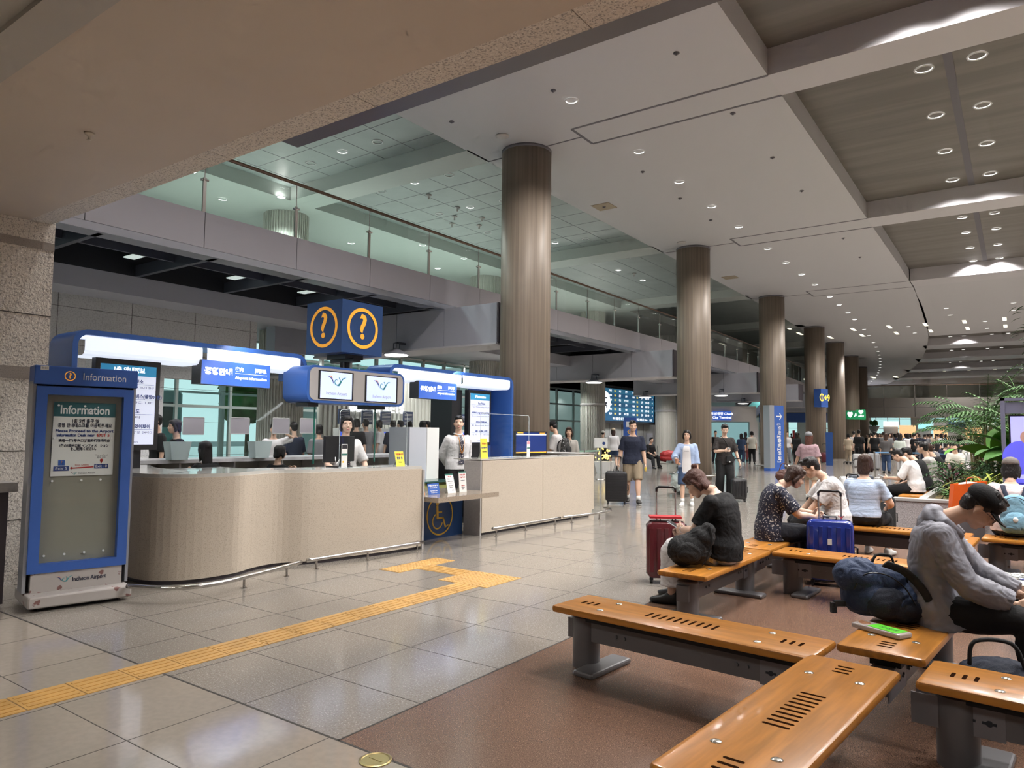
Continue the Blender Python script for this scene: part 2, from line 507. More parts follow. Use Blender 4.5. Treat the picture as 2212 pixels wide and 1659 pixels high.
# ---- portal above the viewer
struct('ceiling', MB().box(-7.9, 14, 1.54, 2.86, 3.55, 3.9), m_lowc)
struct('ceiling', MB().box(-12, 14, -14, 1.5, 3.53, 3.9).box(-12, 14, 1.33, 1.54, 3.50, 3.9), m_lowc2)
mb = MB(); 
for k in range(14): mb.box(-7.9 + k * 1.55, -7.9 + k * 1.55 + 1.545, 2.86, 3.06, 3.55, 3.9)
struct('portal_trim', mb, m_gran)
struct('portal_lintel', MB().box(-7.9, 14, 2.62, 3.05, 3.9, 4.5), m_gran)
struct('upper_deck', MB().box(-6.15, 14, 3.08, 4.68, 4.5, 5.1), mat('plum_soffit', (.11, .10, .105), .35, metal=.3))
struct('wall_pillar', MB().box(-12, -7.9, -14, 3.1, 0, 3.28).box(-12, -7.9, -14, 3.1, 3.36, 9), m_gran)
struct('wall_pillar_trim', MB().box(-12, -7.895, -14, 3.1, 3.28, 3.36).box(-12, -7.895, -14, 3.1, 1.98, 2.1), m_gran_pol)
mb = MB()
for zz in (2.62, 1.28, .62): mb.box(-7.91, -7.896, -10, 3.1, zz - .004, zz + .004)
mb.box(-7.91, -7.896, 2.05, 2.06, 0, 3.55)
struct('wall_joint', mb, m_joint)
t = MB().lathe([(.035, 0), (.03, -.012), (.012, -.02), (.008, -.045), (.016, -.05), (.0, -.052)], (0, 0, 0), 16)
tag(obj('sprinkler', t, mat('cream_plastic', (.6, .55, .48), .4), loc=(-5.2, 2.22, 3.55), smooth=True), 'small round sprinkler head in the low beige ceiling', 'sprinkler')

# ---- columns
mb = MB().lathe([(.57, 0), (.57, 7.93)], n=72)
colm = mb.mesh('column_shaft', True); 
trim = MB().lathe([(.575, 7.93), (.575, 8.0)], n=72).mesh('column_collar', True)
ring_m = MB(); ring_m.tube([(.82 * math.cos(a * math.pi / 18), .82 * math.sin(a * math.pi / 18), .16) for a in range(36)], .028, 8, closed=True)
for a in range(8): ring_m.cyl((.82 * math.cos(a * math.pi / 4), .82 * math.sin(a * math.pi / 4), 0), (.82 * math.cos(a * math.pi / 4), .82 * math.sin(a * math.pi / 4), .15), .02, n=8)
ring_me = ring_m.mesh('foot_rail', True)
cpos = [(-9.1, 13.3), (-9.1, 23.65), (-9.28, 34.0), (-9.8, 44.9), (-10.2, 52.9), (-10.9, 62.5), (-11.9, 72.9)]
names = ['nearest wood-clad round column, beside the desk', 'second wood-clad round column from the desk, behind the woman in blue', 'third wood-clad round column, behind the tall blue pylon sign', 'fourth wood-clad round column, carrying a small blue box sign', 'fifth wood-clad round column along the hall', 'sixth wood-clad round column, carrying the green sign', 'farthest wood-clad round column of the row']
for i, (x, y) in enumerate(cpos):
    c = thing('column', names[i], 'column', (x, y, 0), group='wood-clad columns'); c['kind'] = 'structure'
    link('shaft', colm, m_colw, c); link('collar', trim, m_groove, c)
    if i in (1, 2, 3): link('foot_rail', ring_me, m_steel, c)
mr = MB(); n = 48; vs = []
prof = []
for k in range(n):
    for a, r in ((0, .66), (.3, .66), (.36, .615), (.94, .615)):
        an = 2 * math.pi * (k + a) / n; prof.append((r * math.cos(an), r * math.sin(an)))
mr.prism(prof, 0, 3.0).prism(prof, 3.12, 8.0)
rib = mr.mesh('ribbed_shaft')
bandm = MB().lathe([(.68, 3.0), (.68, 3.12)], n=48).mesh('ribbed_band', True)
for x, y, l in [(-17.9, 13.3, 'behind the information desk'), (-18.1, 23.5, 'beside the ticket counter'), (-18.45, 33.4, 'beside the bus timetable screen'), (-18.9, 44, 'far along the upper floor')]:
    c = thing('column', 'white ribbed round column ' + l, 'column', (x, y, 0), group='white ribbed columns'); c['kind'] = 'structure'
    link('ribbed_shaft', rib, m_ribw, c); link('band', bandm, m_white, c)

# ---- upper floor, balcony, balustrade
def bx(Y): return -11.3 + off(Y)
byy = [2.9 + 1.92 * k for k in range(0, 38)]
mb = MB(); mlo = MB(); mj = MB()
for i in range(len(byy) - 1):
    y0, y1 = byy[i], byy[i + 1]; x0, x1 = bx(y0), bx(y1)
    g = .006
    mb.add([(x0, y0 + g, 4.62), (x1, y1 - g, 4.62), (x1, y1 - g, 5.24), (x0, y0 + g, 5.24), (x0 - .12, y0 + g, 4.62), (x1 - .12, y1 - g, 4.62), (x1 - .12, y1 - g, 5.24), (x0 - .12, y0 + g, 5.24)], [(0, 1, 2, 3), (7, 6, 5, 4), (3, 2, 6, 7), (0, 4, 5, 1), (0, 3, 7, 4), (1, 5, 6, 2)])
    mlo.add([(x0 - .02, y0, 4.5), (x1 - .02, y1, 4.5), (x1, y1, 4.615), (x0, y0, 4.615), (x0 - .4, y0, 4.5), (x1 - .4, y1, 4.5)], [(0, 1, 2, 3), (1, 0, 4, 5)])
struct('balcony_fascia', mb, m_band); struct('balcony_soffit', mlo, m_bandlo)
mb = MB()
for i in range(len(byy) - 1):
    y0, y1 = byy[i], byy[i + 1]
    xw = -19.7 if 14 < y0 < 33 else -26; mb.prism([(xw, y0), (bx(y0) - .13, y0), (bx(y1) - .13, y1), (xw, y1)], 4.98, 5.2)
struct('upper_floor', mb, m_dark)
mb = MB().box(-19.6, -14.2, 3, 34, 5.2, 5.215); struct('floor', mb, mat('upper_floor_bounce', (.5, .5, .47), .3))  # unseen pale sheet added to bounce light onto the ceiling above the balcony
mb = MB()
for i in range(len(byy) - 1):
    y0 = byy[i] + .25
    mb.box(-14.1 + off(y0), bx(y0) - .12, y0, y0 + .09, 4.5, 4.72)
    mb.cyl((bx(y0) - .2, y0, 4.9), (-13.9, y0 + 1.9, 4.9), .03, n=6)
    mb.box(-13.2 + off(y0), -12.3 + off(y0), y0 + .5, y0 + .54, 4.75, 4.95)
mb.box(-12.72, -12.66, 3, 34, 4.6, 4.75)
struct('soffit_truss', mb, m_strut)
struct('inner_beam', MB().box(-15.0, -14.1, 2.6, 34, 4.12, 4.5), m_box)
struct('soffit_void_shade', MB().box(-14.16, -14.1, 2.6, 34, 4.5, 5.0).box(-26, -15.0, 2.6, 2.7, 4.4, 5), m_dark)  # near-black panel paints in the darkness of the open void
struct('lower_ceiling', MB().box(-26, -15.0, 2.6, 14.2, 4.45, 4.6).box(-19.7, -15, 14.2, 33.5, 4.45, 4.6).box(-26, -15, 33.5, 60, 4.45, 4.6).box(-26, -13, 34, 100, 4.45, 4.6), m_box)
for i, (x, y) in enumerate([(-13.1, 4.6), (-13.0, 6.5), (-13.0, 8.6), (-13.0, 10.4)]):
    o = obj('soffit_lamp', MB().box(-.28, .28, -.1, .1, 0, .02), mat('soffit_lens', (.6, .7, .65), .4, emit=((.85, 1, .95), .55)), loc=(x - .1, y, 4.66))
    tag(o, ['greenish lamp panel in the dark underside of the balcony, nearest the stone pillar', 'second greenish lamp panel in the balcony underside', 'third greenish lamp panel in the balcony underside', 'greenish lamp panel in the balcony underside, nearest the question-mark cube'][i], 'ceiling light', 'soffit lamps')
# balustrade: every glass bay with its post
post = MB().box(-.015, .015, -.03, .03, 0, .62).cyl((0, 0, .60), (0, 0, 1.06), .008, n=8).cyl((-.03, -.06, .58), (.03, .06, .58), .02, n=8)
post_me = post.mesh('post')
bal = thing('balustrade', 'glass balustrade with steel posts and brown handrail along the upper balcony', 'balustrade', (-11.35, 10, 5.24))
pane = MB(); rl = []
for i in range(len(byy)):
    y = byy[i]; x = bx(y) - .06
    if i < 26: link('post', post_me, m_steel, bal, loc=(x + 11.35, y - 10, 0))
    rl.append((x + 11.35, y - 10, 1.08))
    if i < len(byy) - 1:
        x1 = bx(byy[i + 1]) - .06; y1 = byy[i + 1]
        pn = MB().quad((x + 11.35, y - 10 + .02, .02), (x1 + 11.35, y1 - 10 - .02, .02), (x1 + 11.35, y1 - 10 - .02, 1.03), (x + 11.35, y - 10 + .02, 1.03))
        obj('glass_pane', pn, g_bal, bal)
obj('handrail', MB().tube(rl, .035, 8), m_rail, bal, smooth=True)
# boxed beams reaching from the balcony out to each column
for i, (y, x1) in enumerate([(13.05, -9.72), (23.7, -9.9), (34.15, -10.05), (43.0, -10.3), (53, -10.8), (62.8, -11.6)]):
    b = thing('box_beam', ['grey boxed beam reaching to the nearest column', 'grey boxed beam reaching to the second column', 'grey boxed beam reaching to the third column', 'grey boxed beam reaching to the fourth column', 'grey boxed beam at the fifth column', 'grey boxed beam at the sixth column'][i], 'beam', (x1, y, 3.58), group='boxed beams'); b['kind'] = 'structure'
    m = MB(); x = 0
    for k in range(4): m.box(-(k + 1) * 1.6 + .006, -k * 1.6 - .006, 0, .9, 0, .93)
    obj('cladding', m, m_box, b); obj('end_panel', MB().box(0, .04, 0.02, .88, .0, .93), m_boxend, b)
    obj('soffit', MB().box(-6.4, 0, -.03, .93, -.04, 0), m_beam, b)
# small flood lamps on the boxed beams
fl = [(872, 735, 13.0), (1290, 800, 23.6), (1398, 838, 34.1), (1562, 858, 34.1), (1608, 868, 42.9)]
for i, (px, py, Y) in enumerate(fl):
    p = aY(px, py, Y)
    L = thing('flood_lamp', ['round flood lamp under the nearest boxed beam', 'round flood lamp under the second boxed beam', 'round flood lamp above the timetable screen', 'round flood lamp left of the two far ones', 'round flood lamp beside the pylon column'][i], 'lamp', (p.x, Y - .25, 3.42), group='flood lamps')
    obj('lamp_housing', MB().lathe([(.06, .16), (.16, .1), (.3, .03), (.33, 0)], n=24), m_box, L, smooth=True)
    obj('lens', MB().lathe([(.3, .005), (.28, -.02), (0.0, -.04)], n=24), mat('flood_lens', (.9, .9, .9), .3, emit=((1, .97, .9), 6)), L, smooth=True)
    obj('bracket', MB().tube([(-.1, 0, .14), (-.1, 0, .3), (.1, 0, .3), (.1, 0, .14)], .015, 6).box(-.03, .03, -.02, .34, .28, .33), m_strut, L)

# ---- ground floor west side: stone wall, glazing, ribbed ticket wall
struct('wall_west', MB().box(-16.3, -16, 2.6, 8.7, 0, 4.5).box(-16.3, -16, 8.7, 11.1, 2.7, 4.5), m_stone_w)
mb = MB()
for k in range(5): mb.box(-16.01, -15.995, 2.6, 11.1, .9 + k * .78, .906 + k * .78)
for k in range(6): mb.box(-16.01, -15.995, 3.4 + k * 1.5, 3.406 + k * 1.5, 0 if k < 4 else 2.7, 4.5)
struct('wall_joint', mb, m_joint)
mb = MB()
YW0, YW1 = 3.0, 60.0
k = 0; y = YW0
while y < YW1:
    mb.box(-24.06, -23.94, y - .05, y + .05, 0, 4.5); y += 2.1
for zz in (.05, 2.35, 3.4, 4.4): mb.box(-24.05, -23.95, YW0, YW1, zz - .05, zz + .05)
struct('window_1', MB().quad((-24, YW0, 0), (-24, YW1, 0), (-24, YW1, 4.5), (-24, YW0, 4.5)), g_win)
struct('window_frame', mb, m_mull)
def ribwall(name, x, y0, y1, z0, z1, step=.16):
    m = MB().box(x - .12, x - .03, y0, y1, z0, z1); y = y0
    while y < y1 - step * .5:
        m.box(x - .04, x, y, y + step * .55, z0, z1); y += step
    return struct(name, m, m_ribw)
# ---- downlights
dl_lens = MB().lathe([(.115, 0.0), (.10, .01), (0, .012)], n=20, caps=False).mesh('lens', True)
dl_ring = MB().lathe([(.11, 0), (.112, -.012), (.135, -.012), (.14, 0)], n=24, caps=False).mesh('ring', True)
def downlight(x, y, z, label, group, far=False, r=1.0, dark=False, power=0, col=(1, .965, .935)):
    if dark:
        o = thing('downlight', label, 'ceiling light', (x, y, z - .004), group=group)
        link('ring', dl_ring, m_ring, o); l = link('lens', dl_lens, None, o); l.material_slots[0].link = 'OBJECT'; l.material_slots[0].material = m_dark
        return o
    o = thing('downlight', label, 'ceiling light', (x, y, z - .004), group=group)
    o.scale = (r, r, 1)
    link('ring', bpy.data.meshes['ring'], m_ring, o)
    l = link('lens', dl_lens, None, o)
    l.material_slots[0].link = 'OBJECT'; l.material_slots[0].material = m_lens_far if far else m_lens
    if power: spot((x, y, z - .05), power, col, 140, .12)
    return o
dl_lens.materials.append(m_lens)
PW = 420
SY = [4.3, 6.7, 9.1, 11.66, 14.71, 17.09, 19.48, 21.88, 25.03, 27.41, 29.78, 32.1, 35.3, 37.7, 40.4, 42.9]
for k, y in enumerate(SY):
    downlight(-6.93 + off(y), y, 8, 'round downlight in the single row along the white ceiling strip', 'downlights along the white ceiling strip', power=PW if k < 16 else 0)
for y in [47.2, 50.2, 54.1, 57, 59.9, 62.6, 65.4, 68.3, 71.2, 74.1, 77, 80, 83, 86, 89, 92, 95, 98]:
    downlight(-6.93 + off(y), y, 8, 'small round downlight in the far curving row along the white ceiling', 'far downlights in the curving row', far=True, power=PW * 3 if int(y) % 3 == 0 else 0)
for bi, y0 in enumerate([4.9, 15.2, 25.9]):
    for r in range(4):
        for x in (-1.26, -.41, 2.9, 3.75):  # the two eastern columns lie out of view, added for lighting
            y = y0 + 2.385 * r + (.35 if bi == 2 and r == 0 else 0) + (.15 if bi == 2 else 0)
            downlight(x, y, 8.5, ['round downlight in the taupe coffer above the viewer', 'large round downlight in the nearer taupe coffer', 'round downlight in the second taupe coffer'][bi], ['downlights over the viewer', 'downlights of the nearer taupe coffer', 'downlights of the second taupe coffer'][bi], r=1.25 if bi < 2 else 1.1, power=PW * 1.2)
for x in (-2.78, -.02):
    for y in (41.5, 43.9): downlight(x, y, 8, 'round downlight beyond the coffers in the flat white ceiling', 'downlights of the flat ceiling', far=True, power=PW * 2)
for x in (-5.1, -1.35, 2.3):
    for y in (47.3, 50.4): downlight(x, y, 8, 'round downlight between the yellow fluorescent fittings', 'downlights between fluorescent fittings', far=True, power=PW * 2)
for y in (55.4, 57.5, 64.6, 66.5, 75.5, 77.3, 85.2, 87, 95, 97):
    ox = off(y) * .5
    for x in (-3.0, -2.2, -.6, .3): downlight(x + ox, y, 8.5, 'small downlight among the far coffers of the hall', 'downlights of the far coffers', far=True, power=PW * 1.4 if x == -2.2 else 0, r=1.1)
fx = [-11.8, -9.9, -8.0, -6.05, -4.2, -2.3, -.45, 1.4]
flm = MB().box(-.09, .09, 0, 1.25, -.01, 0).mesh('fluorescent_lens')
for x in fx:
    for y in (46.3, 49.3):
        o = link('fluorescent_light', flm, m_fluor, loc=(x, y, 8 if x > -10.5 else 8.38)); tag(o, 'long yellowish fluorescent ceiling fitting in the double row across the hall', 'ceiling light', 'fluorescent fittings in the near double row')
for k in range(11):
    x = -15 + k * 2.2
    o = link('fluorescent_light', flm, m_fluor, loc=(x, 85.0, 7.985 if -15.7 < x < -10 else 8.485)); o.scale = (1.6, 1.7, 1)
    tag(o, 'small fluorescent ceiling fitting in the far row near the bridge', 'ceiling light', 'far fluorescent fittings')
for x, y, d in [(-13.38, 11.51, 0), (-13.4, 14.1, 0), (-13.46, 16.64, 0), (-13.45, 21.52, 0), (-13.5, 26.6, 0), (-13.5, 29, 0), (-13.5, 9.1, 0),
                (-12.22, 11.57, 1), (-14.64, 11.56, 1), (-12.22, 14.19, 1), (-14.67, 14.09, 1), (-14.69, 16.62, 1), (-14.68, 19.11, 1), (-12.28, 21.68, 1), (-12.25, 16.7, 1), (-12.25, 24.9, 1), (-14.7, 24.9, 1), (-14.7, 27.3, 1)]:
    downlight(x, y, 8.38, 'open dark downlight housing in the grey-green ceiling' if d else 'lit downlight in the grey-green ceiling', 'dark downlight housings' if d else 'lit downlights of the grey-green ceiling', dark=bool(d), power=0 if d else PW * .8, col=(.85, 1, .95), far=False, r=1)
for x, y in [(-15.95, 12.1), (-17.5, 11.3), (-19.6, 11.2), (-16.1, 18.06), (-16.1, 20.31), (-16.2, 9.6), (-18, 16.5), (-18, 21), (-18, 26)]:
    downlight(x - .6, y, 8.0, 'lit downlight in the pale ceiling above the balcony', 'downlights above the balcony', power=PW * 1.6, col=(.88, 1, .96))
cm = MB().lathe([(.07, 0), (.09, -.01), (.085, -.03), (.02, -.05), (.03, -.11), (.015, -.14), (0, -.14)], n=14).mesh('ceiling_camera', True)
for x, y in [(-13.74, 15.07), (-13.79, 16.42), (-14.44, 17.06), (-15.0, 17.6), (-13.8, 17.66), (-14.38, 18.26), (-13.2, 27.5)]:
    tag(link('ceiling_camera', cm, m_white, loc=(x, y, 8.38)), 'small white ceiling camera with a pointed nose in the grey-green ceiling', 'camera', 'ceiling cameras')
sp = MB().lathe([(.05, 0), (.055, -.012), (.02, -.02), (.02, -.04), (0, -.04)], n=12).mesh('sprinkler', True)
for x, y in [(-9.48, 11.06), (-7.0, 11.1), (-4.56, 11.15), (-4.51, 13.95), (-4.5, 16.75), (-4.5, 19.5), (-7.4, 15.9), (-7.4, 18.3), (-7.4, 20.7), (-9.48, 17.8), (-4.5, 25), (-4.5, 28)]:
    tag(link('sprinkler', sp, m_groove, loc=(x, y, 8)), 'tiny sprinkler head in the white ceiling strip', 'sprinkler', 'sprinklers in the white ceiling strip')
for p, l in [((-9.02, 12.23), 'nearest column'), ((-9.1, 22.6), 'second column')]:
    tag(obj('smoke_detector', MB().lathe([(.14, 0), (.14, -.03), (.09, -.05), (0, -.05)], n=24), m_white, loc=(*p, 8), smooth=True), 'round white smoke detector above the ' + l, 'smoke detector')
for x, y in [(-9.48, 17.79), (-9.5, 28.8)]:
    tag(obj('ceiling_hatch', MB().box(-.28, .28, -.28, .28, -.012, 0), mat('tan_hatch', (.36, .29, .20), .5), loc=(x, y, 8)), 'square tan ceiling hatch ' + ('near the first column' if y < 20 else 'beyond the second column'), 'ceiling hatch')

# unseen lamps: added fill in the east aisle and under the mezzanine; downlights over the viewer
for y in (-2, 6, 14, 22, 30, 40, 52, 66, 82):
    spot((8.5, y, 7.9), 1200 if y < 35 else 2200, (1, .97, .96), 150, .25)  # no fixtures; added to brighten the balcony front and the people
for x, y in ((-5.6, -.6), (-3.4, -1.0), (-1.2, -1.0), (1.5, -1.0), (4, -1.0), (-3.4, -4), (1.5, -4)):
    spot((x, y, 3.48), 185, (1, .95, .89), 150, .15)
for x, y in ((-18.5, 8), (-19.2, 15), (-18.0, 18.5), (-19.2, 24), (-16.5, 22), (-19.2, 31), (-17, 38), (-21, 45), (-16, 50)):
    downlight(x, y, 4.45, 'round downlight in the low ceiling of the ticket area', 'downlights of the ticket area', power=520, col=(.95, 1, .98))
for x, y in ((-12.7, 10), (-12.7, 6.2), (-12.7, 17), (-12.7, 21), (-12.7, 27), (-12.7, 31), (-12.8, 39), (-13.6, 48), (-14.2, 58)):
    spot((x, y, 4.4), 400, (.97, .98, 1), 140, .1)  # spots without fixtures, added to brighten the stone wall

for x, y, z, p_ in ((-16.9, 30.6, 7.9, 900), (-15.8, 27.5, 7.9, 500), (-17.6, 36.5, 4.4, 500), (-17.6, 41, 4.4, 500), (-17.6, 47, 4.4, 500), (-4, 92, 7.9, 2500), (-14, 96, 7.9, 2500)):
    spot((x, y, z), p_, (1, .98, .96), 150, .2)  # unseen spots added to brighten the ribbed column, timetable wall and far end
# ================================================================= PEOPLE
from mathutils import noise as mnoise
def skin(tone=0):
    t = [(.62, .40, .29), (.54, .34, .24), (.68, .46, .35)][tone]
    return mat('skin_%d' % tone, t, .5, spec=.35, noise=(14, .05))
m_hairb = mat('black_hair', (.012, .010, .010), .35, spec=.5, bump=(60, .5, (3, 3, .3)))
m_haird = mat('dark_brown_hair', (.040, .020, .014), .35, spec=.5, bump=(60, .6, (3, 3, .3)))
m_hairr = mat('auburn_hair', (.085, .032, .022), .38, spec=.5, bump=(60, .6, (3, 3, .3)))
m_lip = mat('lips', (.42, .16, .14), .4)
m_eye = mat('eye_dark', (.01, .008, .008), .2)
m_eyew = mat('eye_white', (.7, .68, .65), .25)
m_brow = mat('eyebrow', (.03, .02, .018), .7)
m_nail = mat('wire_frame', (.08, .05, .05), .3, metal=.6)

def fuse(mb, voxel, smooth=4, fold=0.0, fseed=0, fscale=7.0):
    me = mb.mesh('fuse')
    bm = bmesh.new(); bm.from_mesh(me); bmesh.ops.recalc_face_normals(bm, faces=bm.faces); bm.to_mesh(me); bm.free()
    o = bpy.data.objects.new('fuse', me)
    r = o.modifiers.new('r', 'REMESH'); r.mode = 'VOXEL'; r.voxel_size = voxel; r.use_smooth_shade = True
    if smooth:
        s = o.modifiers.new('s', 'SMOOTH'); s.iterations = smooth; s.factor = .5
    out = evaluated_mesh(o)
    bpy.data.objects.remove(o); bpy.data.meshes.remove(me)
    out.polygons.foreach_set('use_smooth', [True] * len(out.polygons))
    if fold > 0:
        n = len(out.vertices)
        co = np.empty(n * 3); out.vertices.foreach_get('co', co); co = co.reshape(-1, 3)
        no = np.empty(n * 3); out.vertices.foreach_get('normal', no); no = no.reshape(-1, 3)
        d = np.empty(n)
        for i in range(n):
            x, y, z = co[i]
            a = mnoise.noise((x * fscale + fseed, y * fscale, z * fscale * 1.3))
            b = mnoise.noise((x * fscale * 2.3 + 5 * a, y * fscale * 2.3, z * fscale * 1.2 + fseed))
            d[i] = (a * .5 + (.5 - abs(b)) * .9 - .3)
        co += no * (d * fold)[:, None]
        out.vertices.foreach_set('co', co.reshape(-1)); out.update()
    return out

def loft(mb, st, n=20, e=2.0):
    """st: (centre, right vector, front vector, half width, half depth front, half depth back)"""
    vs = []
    for c, u, w, a, bf, bb in st:
        for k in range(n):
            t = 2 * math.pi * k / n; ct, stt = math.cos(t), math.sin(t)
            ct = math.copysign(abs(ct) ** (2 / e), ct); stt = math.copysign(abs(stt) ** (2 / e), stt)
            vs.append(Vector(c) + u * ct * a + w * stt * (bf if stt > 0 else bb))
    N = len(st); fs = []
    for i in range(N - 1):
        for k in range(n): fs.append((i * n + k, i * n + (k + 1) % n, (i + 1) * n + (k + 1) % n, (i + 1) * n + k))
    fs += [tuple(range(n - 1, -1, -1)), tuple(range((N - 1) * n, N * n))]
    return mb.add(vs, fs)

def ik(a, t, l1, l2, hint):
    d = t - a; L = d.length
    if L > (l1 + l2) * .998: d = d * ((l1 + l2) * .998 / L); L = d.length; t = a + d
    if L < abs(l1 - l2) * 1.05 + 1e-4: L = abs(l1 - l2) * 1.05 + 1e-3; t = a + d.normalized() * L; d = t - a
    dn = d.normalized(); x = (l1 * l1 - l2 * l2 + L * L) / (2 * L); h = math.sqrt(max(l1 * l1 - x * x, 0))
    hv = (hint - dn * hint.dot(dn))
    hv = hv.normalized() if hv.length > 1e-5 else dn.orthogonal().normalized()
    return a + dn * x + hv * h, t

def interp(pts, radii, sub=3):
    """bend a polyline of joints softly"""
    P = [Vector(p) for p in pts]; out = []; rr = []
    for i in range(len(P) - 1):
        p0 = P[i - 1] if i else P[i] * 2 - P[i + 1]; p1 = P[i]; p2 = P[i + 1]; p3 = P[i + 2] if i + 2 < len(P) else P[i + 1] * 2 - P[i]
        for k in range(sub):
            t = k / sub
            out.append(.5 * ((2 * p1) + (p2 - p0) * t + (2 * p0 - 5 * p1 + 4 * p2 - p3) * t * t + (3 * p1 - p0 - 3 * p2 + p3) * t ** 3))
            rr.append(radii[i] * (1 - t) + radii[i + 1] * t)
    out.append(P[-1]); rr.append(radii[-1])
    return out, rr

def along(pts, radii, f):
    """cut a limb after the fraction f of its length"""
    L = [0]
    for i in range(1, len(pts)): L.append(L[-1] + (pts[i] - pts[i - 1]).length)
    T = L[-1] * f; o = [pts[0]]; r = [radii[0]]
    for i in range(1, len(pts)):
        if L[i] < T: o.append(pts[i]); r.append(radii[i])
        else:
            k = (T - L[i - 1]) / max(L[i] - L[i - 1], 1e-6)
            o.append(pts[i - 1].lerp(pts[i], k)); r.append(radii[i - 1] * (1 - k) + radii[i] * k); break
    return o, r

def limb_from(pts, radii, f0):
    L = [0]
    for i in range(1, len(pts)): L.append(L[-1] + (pts[i] - pts[i - 1]).length)
    T = L[-1] * f0
    return [p for p, l in zip(pts, L) if l >= T], [r for r, l in zip(radii, L) if l >= T]

def hand(mb, w, d, nrm, side, S, curl=.5, lod=0):
    """w wrist, d pointing direction, nrm back-of-hand normal; thumb on the inner side"""
    d = d.normalized(); nrm = (nrm - d * nrm.dot(d)).normalized(); r = d.cross(nrm) * side
    R3 = Matrix((r, d, nrm)).transposed()
    mb.ell(w + d * .045 * S, (.040 * S, .056 * S, .016 * S), 12, 8, R3)
    fr = .0088 * S
    for k, (off_, ln) in enumerate([(-.027, .074), (-.009, .083), (.009, .078), (.026, .062)]):
        p = w + d * .085 * S + r * off_ * S; dd = d.copy(); pts = [p - d * .02 * S, p]; a = curl * .9
        spread = r * (off_ * 1.6)
        for j, fl in enumerate((.45, .32, .23)):
            q = Quaternion(r, -a * (1 if side > 0 else -1)) if False else None
            ang = a * (j * .75 + .55)
            dd = (d * math.cos(ang) - nrm * math.sin(ang) + spread * .4).normalized()
            p = p + dd * ln * fl * S; pts.append(p)
        mb.tube(pts, [fr * 1.05, fr, fr * .95, fr * .9, fr * .7], 8)
    p = w + d * .025 * S - r * .03 * S
    t1 = (d * .6 - r * .75 - nrm * .25).normalized(); t2 = (d * .85 - r * .3 - nrm * .45).normalized()
    mb.tube([p, p + t1 * .036 * S, p + t1 * .036 * S + t2 * .03 * S, p + t1 * .036 * S + t2 * .052 * S], [.014 * S, .0115 * S, .010 * S, .0075 * S], 8)

